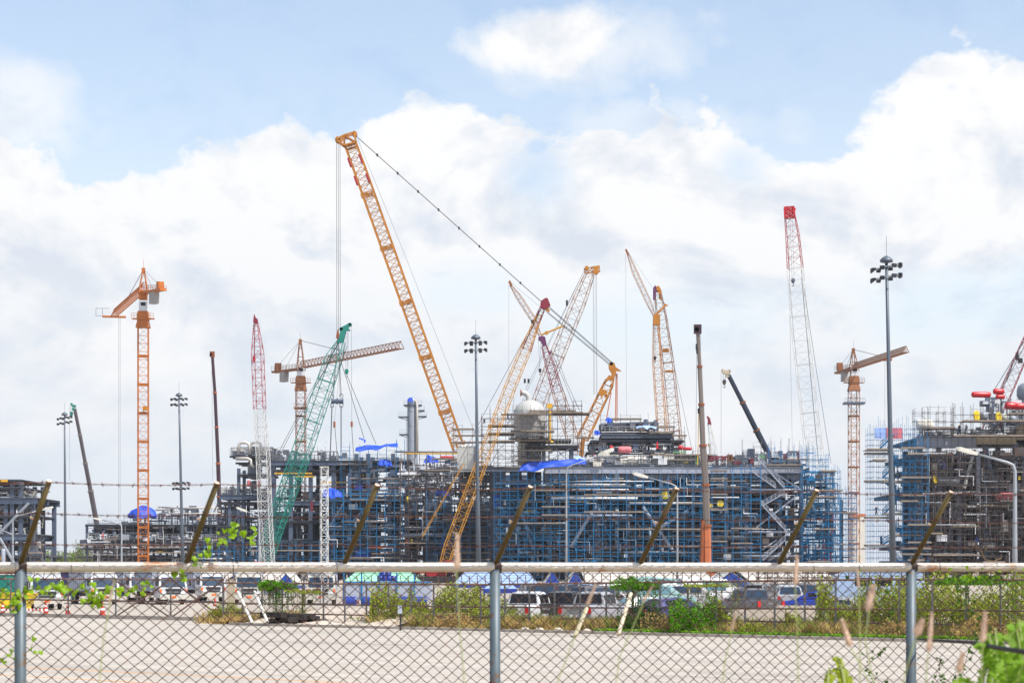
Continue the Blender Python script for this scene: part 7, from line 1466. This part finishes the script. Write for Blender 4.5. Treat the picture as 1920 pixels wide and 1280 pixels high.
def bush(label, c, d, n, size, m, seed, name='bush', cat='bush', group='bushes along the far fence', nc=14, stems=6):
    base = np.array((c[0], c[1], 0.0)); t = thing(name, label, cat, base, group)
    b = MB(); pts = clumps(c, d, n, seed, nc); pts[:, 2] = np.maximum(pts[:, 2], 0.02); leafcloud(b, pts, size, seed+1); b.build('foliage', m, t)
    b = MB(); r_ = np.random.RandomState(seed+2)
    for i in range(stems):
        e = base+np.array(((r_.rand()-.5)*d[0]*.8, (r_.rand()-.5)*d[1]*.8, c[2]+d[2]*.3*r_.rand())); s0 = base+np.array(((r_.rand()-.5)*d[0]*.5, (r_.rand()-.5)*d[1]*.3, 0)); mid = (s0+e)/2+np.array((r_.randn()*.1, 0, .1)); b.tube([s0, mid, e], [.035, .025, .012], 5)
    b.build('stem', 'bark', t); return t
def at(px, cdist, z): p = rp(along(px, cdist), cdist); return np.array((p[0], p[1], z))
def bush_px(label, x0, x1, ytop, cd, depth, n, size, m, seed, zb=0.0, **k):
    p = at((x0+x1)/2, cd, 0); s_ = S(p[1]); zt = P(0, ytop, p[1])[2]
    return bush(label, (p[0], p[1], (zt+zb)/2), ((x1-x0)/s_, depth, zt-zb), n, size, m, seed, **k)
bush_px('broad yellow green bush left of the centre fence post', 712, 905, 1096, 79.5, 2.4, 13000, .14, 'leaf_bush', 60, nc=40, stems=14)
bush_px('low yellow green growth between the bush and the white pickup', 885, 965, 1118, 79.5, 1.8, 2600, .14, 'leaf_bush', 61, nc=16)
bush_px('large leafy bush below the coach', 1552, 1725, 1084, 79.8, 2.6, 12500, .12, 'leaf_bush', 62, nc=36, stems=12)
bush_px('leafy bush right of the galvanised post, up to the rail', 1700, 1950, 1070, 80.2, 3.0, 17000, .12, 'leaf_bush', 63, nc=50, stems=14)
bush_px('bright green upright shrub in front of the minibus', 1262, 1335, 1112, 76.6, 1.6, 9000, .12, 'leaf_shrub', 64, nc=20, stems=8, name='shrub', cat='shrub', group='shrubs along the road edge')
bush_px('scrubby growth right of the green shrub', 1325, 1385, 1122, 78.6, 1.3, 4000, .13, 'leaf_bush', 65, nc=10)
bush_px('weeds in front of the blue and silver saloons', 1480, 1590, 1142, 78.6, 1.3, 3600, .12, 'leaf_bush', 66, nc=16)
bush_px('dark green weed clump at the foot of the leaning pale post', 1165, 1250, 1128, 76.8, 1.2, 4200, .11, 'leaf_dark', 67, nc=10)
bush_px('weedy clump at the right end of the gate', 398, 452, 1130, 78.0, 1.2, 2300, .1, 'leaf_bush', 68, nc=12)
bush_px('brownish weeds at the kerb right of the gate', 405, 475, 1152, 76.6, 0.9, 1600, .09, 'dry_grass', 69, nc=10)
for i, (x0, x1, yt, m_, lb) in enumerate(((820, 905, 1150, 'dry_grass', 'straw coloured weed clump below the broad bush'), (1655, 1730, 1158, 'dry_grass', 'dry weed clump around the foot of the last near post'), (1800, 1900, 1150, 'dry_grass', 'dry weed clump at the far right below the leafy bush'), (1395, 1475, 1168, 'leaf_bush', 'low weeds in front of the concrete beams'), (960, 1040, 1160, 'dry_grass', 'brown weed clump under the white pickup'), (1205, 1262, 1150, 'dry_grass', 'brown twiggy weed clump left of the green shrub'))): bush_px(lb, x0, x1, yt, 76.8, 0.9, 2600, .09, m_, 120+i*3, name='weed_clump', cat='weeds', group='weed clumps along the kerb', nc=12)
# creepers on the far fence
def creeper(label, x0, x1, y0, y1, hang, seed, n=2600, size=.11, cd=77.2, m='leaf_shrub'):
    p = at((x0+x1)/2, cd, 0); Y_ = p[1]; t = thing('creeper', label, 'creeper', (p[0], p[1], 0), 'creepers climbing the far fence')
    b = MB(); c = ((p[0], p[1], (P(0, y0, Y_)[2]+P(0, y1, Y_)[2])/2)); pts = clumps(c, ((x1-x0)/S(Y_), .9, (y1-y0)/S(Y_)), n, seed, 16)
    leafcloud(b, pts, size, seed); r_ = np.random.RandomState(seed); sb = MB()
    for i in range(hang):
        x = p[0]+(r_.rand()-.5)*(x1-x0)/S(Y_)*.9; zt = P(0, y1, Y_)[2]; L_ = (.2+.8*r_.rand())*zt*.75; y = p[1]+(p[0]-x)*.84-0.1
        k = int(L_*34); q = np.stack([x+r_.randn(k)*.05, y+r_.randn(k)*.05, zt-np.linspace(0, L_, k)], 1); leafcloud(b, q, size*.75, seed+i); sb.tube([(x, y, zt+.2), (x+.05, y, zt-L_*.5), (x, y, zt-L_)], .012, 4)
    b.build('leaves', m, t); sb.build('stem', 'bark', t)
creeper('creeper mound on the fence above the white saloon, trailing down', 1150, 1232, 1082, 1105, 26, 70)
creeper('bright leafy creeper clump on the fence between two trucks, trailing down', 490, 552, 1088, 1106, 30, 71)
creeper('sparse creeper on the fence top behind the lattice mast', 540, 600, 1104, 1112, 12, 72, 500, .1, m='leaf_bush')
creeper('loose creeper on the fence above the dark grey pickup', 1290, 1385, 1090, 1100, 16, 73, 700, .09, m='leaf_bush')
creeper('creeper over the fence top at the far right', 1770, 1925, 1078, 1095, 10, 74, 2600, .1)
# grasses (nobody could count them)
def blades(name, label, rects, n, h, m, seed, wd=.02, spread=.35):
    r_ = np.random.RandomState(seed); b = MB(); V = []
    for (x0, x1, c0, c1, w_) in rects:
        k = int(n*w_); a0, a1 = along(x0, (c0+c1)/2), along(x1, (c0+c1)/2); a = a0+(a1-a0)*r_.rand(k); c = c0+(c1-c0)*r_.rand(k)
        a += np.sin(a*3.1+c)*0.3; x = DIR[0]*a+NRM[0]*c; y = DIR[1]*a+NRM[1]*c; hh = h*(.35+.9*r_.rand(k))*(0.75+0.35*np.sin(a*1.7+2*np.sin(a*.6)))
        t = r_.rand(k)*6.28; dx_, dy_ = np.cos(t)*wd, np.sin(t)*wd; lx, ly = r_.randn(k)*spread*hh, r_.randn(k)*spread*hh
        z0 = np.zeros(k); V.append(np.stack([np.stack([x-dx_, y-dy_, z0], 1), np.stack([x+dx_, y+dy_, z0], 1), np.stack([x+lx*.5+dx_*.7, y+ly*.5+dy_*.7, hh*.6], 1), np.stack([x+lx, y+ly, hh], 1)], 1).reshape(-1, 3))
    V = np.concatenate(V); b.addq(V, np.arange(len(V)).reshape(-1, 4)); tag(b.build(name, m), label, name.replace('_', ' '), kind='stuff')
blades('dry_grass', 'straw coloured grass along the foot of the far fence', [(945, 1180, 76.0, 78.5, .3), (1330, 1960, 76.0, 79.5, .55), (715, 950, 76.3, 78.5, .2), (425, 560, 76.5, 81, .12), (560, 720, 78.8, 81.3, .08), (1180, 1340, 76.2, 78.5, .14)], 26000, .62, 'dry_grass', 80, .016)
blades('green_grass', 'tufts of green grass mixed in along the far fence', [(945, 1180, 76.0, 79, .15), (1330, 1960, 76.0, 81, .5), (715, 950, 76.3, 80, .2), (400, 720, 78, 81, .1), (1180, 1340, 76, 79, .12)], 16000, .7, 'green_grass', 81, .018)
b = MB(); r_ = np.random.RandomState(9); k = 9000; a = along(1120, 75.8)+(along(1960, 75.8)-along(1120, 75.8))*r_.rand(k); c = 75.5+r_.rand(k)**2*.9; q = np.stack([DIR[0]*a+NRM[0]*c, DIR[1]*a+NRM[1]*c, .03+.2*r_.rand(k)], 1); leafcloud(b, q, .11, 5); tag(b.build('ground_cover', 'low_green'), 'bright green creeping plants along the kerb', 'ground cover', kind='stuff')
# stones and scraps at the kerb
for i, px in enumerate((985, 1012, 1048, 1102, 1126, 1190)):
    p = at(px, 75.9, .1); b = MB(); b.lathe([(.05, -.12), (.2, -.08), (.24, 0), (.15, .1), (.02, .12)], p, (0.2*rng.random(), .3*rng.random(), 1), 7); o = b.build('stone', 'concrete', origin=(p[0], p[1], 0)); tag(o, 'pale stone at the kerb, '+['leftmost, under the white pickup', 'second from the left, under the pickup tail', 'third, under the black pickup', 'fourth, left of the silver pickup', 'fifth, below the silver pickup', 'rightmost, by the dark weed clump'][i], 'stone', 'stones at the kerb')
# distant trees at the left
def far_tree(label, px, ytop, Y, wpx, seed):
    c = G(px, Y); s_ = S(Y); h = P(0, ytop, Y)[2]; wd = wpx/s_
    t = thing('tree', label, 'tree', c, 'trees on the horizon at the left'); b = MB(); pts = clumps(c+(0, 0, h*.55), (wd, wd*.8, h*.85), 2600, seed, 22); leafcloud(b, pts, .75, seed); b.build('crown', 'leaf_far', t)
    b = MB(); b.tube([c, c+(.2, 0, h*.3), c+(0, .2, h*.7)], [.4, .3, .1], 7)
    r_ = np.random.RandomState(seed)
    for i in range(6): an = r_.rand()*6.3; b.tube([c+(.2, 0, h*(.25+.3*r_.rand())), c+(math.cos(an)*wd*.3, math.sin(an)*wd*.3, h*.75)], [.15, .04], 5)
    b.build('trunk', 'bark', t)
words = ['leftmost of the far trees, right of the left edge module', 'second far tree, taller, left of the far light mast', 'third far tree just left of the light mast base', 'fourth far tree just right of the light mast base', 'fifth far tree with pointed top beside the long module', 'sixth far tree touching the end of the long module', 'seventh far tree behind the end of the long module', 'far tree showing through the left edge module']
for i, (px, yt, wp) in enumerate(((78, 1036, 22), (90, 1030, 22), (105, 1028, 22), (121, 1033, 22), (136, 1036, 20), (148, 1020, 16), (162, 1034, 24), (40, 1040, 30))): far_tree(words[i], px, yt, 880+i*9, wp+4, 90+i)

# ================================================================== near fence
FX0, FY0 = -2.489, 10.8; FD = np.array((2.397, .761, 0)); FL = np.linalg.norm(FD); fu = FD/FL; fnn = np.array((fu[1], -fu[0], 0))   # towards the camera
GZ = 0.94; RZ = 2.909
nf = thing('near_fence', 'weathered pipe fence with chain link mesh and slanting barbed wire arms in the foreground', 'fence', (FX0, FY0, GZ))
def FP(q, z, off=0.0): return np.array((FX0, FY0, 0))+FD*q+fnn*off+np.array((0, 0, z))
for q in (-1, 0, 1, 2, 3):
    b = MB(); b.tube([FP(q, GZ-.1), FP(q, 2.0), FP(q, RZ-.01)], .0295, 16); b.build('post', 'near_galv', nf, smooth=True)
b = MB()
rr = np.random.RandomState(2)
for q in np.arange(-1.2, 3.2, 1.0):
    b.tube([FP(q, RZ), FP(q+.5, RZ+.0006), FP(q+1.001, RZ)], .0262, 20, caps=False)
b.build('top_rail', 'near_rail', nf, smooth=True)
b = MB()
for q in (0, 1, 2): b.bars([FP(q+.004, RZ)-fu*.02], [FP(q+.004, RZ)+fu*.02], .0285, 16)
for q in (.43, 2.07): b.bars([FP(q, RZ)-fu*.002], [FP(q, RZ)+fu*.002], .0272, 16)
b.build('weld_band', 'chain_wire', nf, smooth=True)
av = fnn*.25+fu*.12+np.array((0, 0, .415)); armr = .0145
for q in np.arange(-3, 10)/3.0:
    s0 = FP(q, RZ+.012); b = MB(); b.tube([s0, s0+av*.5, s0+av], armr, 12, caps=True); am = b.build('barb_arm', 'arm_olive', nf, smooth=False)
    for p_ in am.data.polygons: p_.use_smooth = len(p_.vertices) == 4
    b = MB(); e = s0+av; d = nrm(av); b.bars([e], [e+d*.002], armr*.98, 12, caps=True); b.build('arm_cap', 'arm_cap', am)
    b = MB(); b.bars([s0+av*.55], [s0+av*.55-nrm(np.cross(d, fnn))*.03], .006, 6, caps=True); b.build('wire_pin', 'arm_cap', am)
for f in (.985, .62, .26):
    b = MB(); P0 = FP(-1, RZ+.012)+av*f+fnn*.018; n = 420; ts = np.linspace(0, 1, n+1)[:, None]; base = P0+FD*4*ts
    qs = ts*12; base = base+np.concatenate([np.zeros((n+1, 2)), -.010*(1-(2*(qs % 1)-1)**2)*(1+.5*np.sin(np.floor(qs)*2.3+f*9))], 1)
    ph = ts*n*.9; off = fnn*np.cos(ph)*.003+np.array((0, 0, 1))*np.sin(ph)*.003
    for sgn in (1, -1): A = base+off*sgn; b.bars(A[:-1], A[1:], .0017, 4)
    k = 140; r_ = np.random.RandomState(int(f*100))
    for i in range(k):
        t_ = (i+.5+r_.rand()*.3)/k; c = P0+FD*4*t_+(0, 0, -.010*(1-(2*((t_*12) % 1)-1)**2)*(1+.5*math.sin(math.floor(t_*12)*2.3+f*9)))
        for j in range(4): an = r_.rand()*6.28; dd = np.array((0, 0, 1))*math.cos(an)+fnn*math.sin(an)+fu*(r_.rand()-.5)*1.2; b.bars([c+fu*(j-1.5)*.002], [c+fu*(j-1.5)*.002+nrm(dd)*.013], .0016, 3)
        b.bars([c-fu*.006], [c+fu*.006], .0036, 5)
    b.build('barbed_wire', 'barb_wire', nf)
# chain link
b = MB(); pw = .0705; hh = .0298; ncol = int(FL*4.3/pw); rows_ = int((RZ-.03-GZ)/hh); wr = .0021
z = RZ-.028-np.arange(rows_+1)*hh; st = FP(-1.2, 0)
for i in range(ncol):
    x = (np.arange(rows_+1) % 2)*(pw/2)*(1 if True else 1); jit = .0012*np.sin(i*1.7)
    sgn = 1 if i % 2 == 0 else 1
    xs_ = i*pw+x+jit; pts = st+fu*xs_[:, None]+np.stack([np.zeros(rows_+1)]*2+[z], 1)+fnn*(.002*(np.where(np.arange(rows_+1) % 2, 1, -1)))[:, None]
    b.bars(pts[:-1], pts[1:], wr, 5)
    x2 = -x; xs2 = i*pw+x2+jit; p2 = st+fu*xs2[:, None]+np.stack([np.zeros(rows_+1)]*2+[z], 1)-fnn*(.002*(np.where(np.arange(rows_+1) % 2, 1, -1)))[:, None]
    b.bars(p2[:-1], p2[1:], wr, 5)
def wob(V):
    x, z_ = V[:, 0]+V[:, 1]*.3, V[:, 2]; g = .0045*np.sin(3.1*x+5*z_)+.003*np.sin(9*z_-7*x)+.0016*np.sin(23*x+17*z_); V[:, 2] += g-.004*np.abs(np.sin(x*1.9))*(RZ-z_); V[:, :2] += np.outer(.004*np.sin(6*z_+2.2*x)+.002*np.sin(19*z_+13*x), fu[:2]); return V
b.v = [wob(v_.copy()) for v_ in b.v]
cl = b.build('chain_link_mesh', 'chain_wire', nf)
b = MB(); kx = []       # the little twists where wires hook together
for i in range(ncol):
    for j in range(rows_+1): kx.append(st+fu*(i*pw+(j % 2)*pw/2)+np.array((0, 0, z[j])))
kx = wob(np.array(kx)); b.bars(kx-np.array((0, 0, .0035)), kx+np.array((0, 0, .0035)), .0031, 5); b.build('wire_twist', 'chain_wire', nf)
b = MB(); b.bars([FP(-1.2, RZ-.031)], [FP(3.2, RZ-.031)], .0018, 5)
for q in np.arange(-1, 3.2, .11): b.tube([FP(q, RZ-.034, .004), FP(q, RZ-.02, .027), FP(q, RZ+.01, .0275), FP(q, RZ+.028, .006), FP(q+.003, RZ, -.028), FP(q+.004, RZ-.034, -.003)], .0013, 4) if int(q*9) % 5 == 0 else None
b.build('tie_wire', 'chain_wire', nf)

# vines on the near fence
HEART = np.array([(0, -.1), (.28, -.32), (.5, -.12), (.46, .2), (.22, .5), (0, .85), (-.22, .5), (-.46, .2), (-.5, -.12), (-.28, -.32)])
def vine(label, pts, m, n_leaf, size, seed, off=.03, name='vine', facing=.6, spread=.02, stemr=.0016):
    """pts: pixel polyline on the near fence plane"""
    r_ = np.random.RandomState(seed)
    def W_(px, py, o=off):
        t_ = (px-960)/F; q = (t_*FY0-FX0)/(FD[0]-t_*FD[1]); p = FP(q, 0, o); s_ = F/p[1]; return np.array((p[0], p[1], H-(py-HZ)/s_))
    P3 = [W_(*p) for p in pts]; base = P3[0]; t = thing(name, label, 'vine', (base[0], base[1], base[2]), 'vines on the near fence')
    b = MB(); b.tube(P3, stemr, 5); b.build('stem', 'stem_brown', t); b = MB(); cum = [0]
    for i in range(1, len(P3)): cum.append(cum[-1]+np.linalg.norm(P3[i]-P3[i-1]))
    n_leaf = int(n_leaf*1.5); size *= 0.98
    for i in range(n_leaf):
        d = cum[-1]*(i+r_.rand()*.8)/n_leaf; k = min(max(np.searchsorted(cum, d)-1, 0), len(P3)-2); f = (d-cum[k])/max(cum[k+1]-cum[k], 1e-6); c = P3[k]*(1-f)+P3[k+1]*f+r_.randn(3)*spread
        s_ = size*(.55+.8*r_.rand()); n_ = nrm(np.array((r_.randn()*.6, -facing-.3*r_.rand(), .5*r_.randn()+.35))); dn = nrm(np.array((r_.randn()*.5, 0, -1))); u_ = nrm(np.cross(n_, dn)); v_ = np.cross(u_, n_)
        if v_[2] > 0: v_ = -v_
        V = [c+u_*x*s_+v_*y*s_+n_*(-.35*abs(x)*s_-.12*y*y*s_) for x, y in HEART]; b.add(np.vstack([V, [c+v_*.2*s_+n_*.04*s_]]), [[j, (j+1) % 10, 10] for j in range(10)])
    b.build('leaves', m, t); return t
vine('bright leafy vine trailing under the top rail between the left posts', [(20, 1128), (52, 1100), (90, 1104), (122, 1100), (150, 1108), (175, 1120), (205, 1100), (235, 1104), (262, 1098), (285, 1098)], 'leaf_vine', 46, .030, 1)
vine('vine strand hanging down below the leaf chain at the left', [(165, 1108), (172, 1118), (180, 1122), (188, 1112)], 'leaf_vine', 12, .030, 2)
vine('vine reaching up from the rail past the second arm into the sky', [(330, 1082), (345, 1075), (358, 1055), (372, 1048), (392, 1035), (396, 1018), (412, 1008), (428, 1000), (434, 985), (446, 982), (452, 1000)], 'leaf_vine', 26, .032, 3)
vine('small vine tip with two leaves right of the second arm', [(446, 1000), (462, 1008), (478, 1016)], 'leaf_vine', 4, .034, 4)
vine('tiny yellow leaves low on the left post', [(4, 1235), (10, 1224), (22, 1228)], 'leaf_vine', 4, .022, 5)
vine('single leaf sprig right of the left post', [(48, 1222), (56, 1218), (60, 1206)], 'leaf_vine', 3, .022, 6)
vine('yellow tinged vine cluster left of the leftmost post', [(-10, 1100), (6, 1112), (22, 1118), (30, 1128), (10, 1140)], 'leaf_vine', 14, .028, 7)
vine('dark vine winding down the mesh right of the last post', [(1800, 1078), (1790, 1090), (1808, 1110), (1795, 1130), (1830, 1150), (1850, 1185), (1815, 1200)], 'leaf_dark', 34, .020, 8)
vine('dark vine strand creeping over the mesh near the bottom right', [(1745, 1230), (1760, 1240), (1750, 1265), (1775, 1275), (1800, 1262), (1812, 1215), (1822, 1200)], 'leaf_dark', 26, .018, 9)
vine('dark vine strand left of the last post, near the bottom', [(1655, 1212), (1640, 1225), (1628, 1232), (1622, 1250), (1635, 1270), (1650, 1285)], 'leaf_dark', 16, .018, 10)
vine('yellow leaves dotted under the rail at the right end', [(1722, 1080), (1745, 1078), (1780, 1073), (1815, 1078), (1850, 1075), (1885, 1078), (1925, 1074)], 'leaf_vine', 26, .020, 11)
vine('dark leafy sprig on the mesh left of the last post', [(1590, 1078), (1602, 1082), (1660, 1108), (1676, 1150), (1664, 1180), (1672, 1195)], 'leaf_dark', 16, .018, 12)
vine('bare twig poking above the rail at the right', [(1833, 1030), (1842, 1048), (1856, 1052), (1872, 1046), (1872, 1040)], 'leaf_bush', 2, .010, 13, stemr=.003)
vine('leaf sprout standing on the rail near the last post', [(1607, 1070), (1607, 1062), (1609, 1054)], 'leaf_vine', 2, .014, 14)
# tall grass stalks on our side of the fence
def stalk(label, pts, head, Y, seed, hr=.011, sr=.0028):
    Y *= .62; hr *= .42; sr *= .45
    P3 = [P(x, y, Y) for x, y in pts]; g = np.array((P3[0][0], P3[0][1], GZ)); t = thing('grass_stalk', label, 'grass stalk', g, 'grass stalks before the near fence')
    b = MB(); b.tube([g]+P3, [sr*1.5]+[sr]*len(P3), 5); b.build('stem', 'stem_green', t)
    a, c = P(*head[0], Y), P(*head[1], Y); b = MB(); L_ = np.linalg.norm(c-a); ax = nrm(c-a)
    b.tube([a+(c-a)*q for q in (0, .1, .3, .6, .85, 1)], [hr*k for k in (.35, .8, 1, .9, .55, .12)], 8)
    r_ = np.random.RandomState(seed); n = 260; q = r_.rand(n, 1); ctr = a+(c-a)*q; d = r_.randn(n, 3); d -= ax*(d@ax)[:, None]; d /= np.linalg.norm(d, axis=1, keepdims=True); b.bars(ctr, ctr+d*hr*1.6*(1.1-q*.6)+ax*hr*2, .0006, 3); b.build('seed_head', 'seed_head', t, smooth=True)
stalk('blurred seed head crossing the rail left of the centre post', [(870, 1270), (862, 1180), (856, 1070)], ((856, 1068), (858, 1008)), 7.2, 1)
stalk('long bent stalk leaning right from below the centre', [(1040, 1290), (1075, 1200), (1112, 1105)], ((1100, 1135), (1116, 1098)), 7.6, 2, .006)
stalk('seed head crossing the rail left of the sixth arm', [(1497, 1290), (1495, 1190), (1491, 1100)], ((1491, 1098), (1494, 1045)), 7.4, 3, .009)
stalk('fat seed head leaning in front of the big bush', [(1640, 1290), (1622, 1200), (1630, 1140)], ((1626, 1146), (1636, 1104)), 6.8, 4, .013)
stalk('seed head leaning left above the road, left of the last post', [(1640, 1300), (1610, 1240), (1596, 1215)], ((1595, 1213), (1580, 1166)), 7.0, 5, .01)
stalk('seed head leaning against the last post', [(1690, 1290), (1706, 1230), (1718, 1190)], ((1716, 1194), (1728, 1166)), 6.6, 6, .011)
stalk('upright brown seed head just right of the last post', [(1735, 1290), (1740, 1225)], ((1741, 1222), (1747, 1152)), 6.8, 7, .009)
stalk('pale seed head in front of the fern at the right', [(1840, 1290), (1842, 1210)], ((1842, 1205), (1847, 1153)), 6.6, 8, .01)
stalk('faint pale seed head low between the post and the fern', [(1790, 1300), (1796, 1265)], ((1797, 1262), (1804, 1228)), 6.4, 9, .01)
stalk('slender stalk without width crossing the road at centre right', [(1352, 1300), (1360, 1235), (1375, 1170)], ((1372, 1180), (1379, 1150)), 7.5, 10, .004)
stalk('tall pale stalk rising through the road right of centre', [(1152, 1300), (1162, 1230), (1215, 1110)], ((1205, 1130), (1222, 1100)), 7.9, 11, .004)
stalk('green stalk leading up to the rail near the big bush', [(1612, 1290), (1612, 1180), (1610, 1100)], ((1610, 1102), (1608, 1068)), 7.4, 12, .004)
stalk('faint stem rising under the leaf chain at the left', [(185, 1290), (195, 1190), (215, 1085)], ((205, 1130), (214, 1088)), 7.4, 13, .004)
# feathery plants at the bottom right
def fern(label, px, py, Y, seed, n=9, L_=.5, m='leaf_fern', w_=.05):
    r_ = np.random.RandomState(seed); g = np.array((*P(px, 0, Y)[:2], GZ)); c = P(px, py, Y); t = thing('feathery_plant', label, 'plant', g, 'feathery plants in the foreground'); b = MB(); s_ = MB()
    for i in range(n):
        an = r_.rand()*6.28; st = g+(c-g)*(.84+.16*r_.rand()); e = st+np.array((math.cos(an)*L_*.35, math.sin(an)*L_*.3, L_*(.35+.5*r_.rand()))); mid = (st+e)/2+np.array((0, 0, .07)); s_.tube([st, mid, e], .003, 4)
        for q in np.linspace(.15, 1, 16):
            p = st*(1-q)**2+2*mid*q*(1-q)+e*q*q; d = nrm(e-st); sd_ = nrm(np.cross(d, r_.randn(3)*.3+np.array((0, -1, .2))))
            for sg in (-1, 1):
                tip_ = p+(sd_*sg*.8+d*.45+np.array((0, 0, -.15)))*w_*(1.35-q*.7)*(.7+.5*r_.rand()); wv = nrm(np.cross(tip_-p, (0, -1, .3)))*.0075; mm = (p+tip_)/2
                b.addq([p, mm+wv, tip_, mm-wv], [(0, 1, 2, 3)])
    s_.bars([g], [c], .005, 5); b.build('leaflets', m, t); s_.build('stem', 'stem_green', t)
fern('bright feathery plant at the bottom right corner', 1897, 1300, 5.6, 1, 15, .22, w_=.035)
fern('bright feathery plant right of the pale seed head, above the cable', 1870, 1235, 5.8, 2, 8, .13, w_=.035)
fern('feathery sprays at the right edge above the black cable', 1922, 1230, 5.8, 3, 7, .13, w_=.035)
fern('feathery plant in front of the last bay, bottom edge', 1838, 1310, 5.8, 4, 8, .18, w_=.035)
fern('small feathery weed left of the last post at the bottom', 1590, 1300, 7.0, 5, 5, .16, w_=.02, m='leaf_bush')
fern('small feathery weed at the bottom below the big bush', 1548, 1306, 7.2, 6, 4, .14, w_=.02, m='leaf_bush')
b = MB(); b.tube([P(1700, 1196, 16), P(1822, 1204, 7.6), P(1850, 1210, 5.9), P(1885, 1216, 5.0), P(1925, 1222, 4.4), P(2050, 1245, 3.6)], .006, 10); tag(b.build('cable', 'cable', origin=P(1885, 1216, 5.0), smooth=True), 'thick black cable slanting across the bottom right corner', 'cable')

# ================================================================== thin haze over the yard
b = MB(); b.box((0, 4015, 66), (8300, 8300, 134)); hz = b.build('haze', 'cable'); tag(hz, 'thin pale summer haze over the yard', 'haze', kind='stuff')
hm = bpy.data.materials.new('haze_air'); hm.use_nodes = True; ht = hm.node_tree; ht.nodes.remove(ht.nodes['Principled BSDF'])
pv = ht.nodes.new('ShaderNodeVolumePrincipled'); pv.inputs['Color'].default_value = (0.88, 0.93, 1.0, 1); pv.inputs['Density'].default_value = 0.00006; pv.inputs['Anisotropy'].default_value = 0.2
ht.links.new(pv.outputs[0], ht.nodes['Material Output'].inputs['Volume']); hz.data.materials[0] = hm
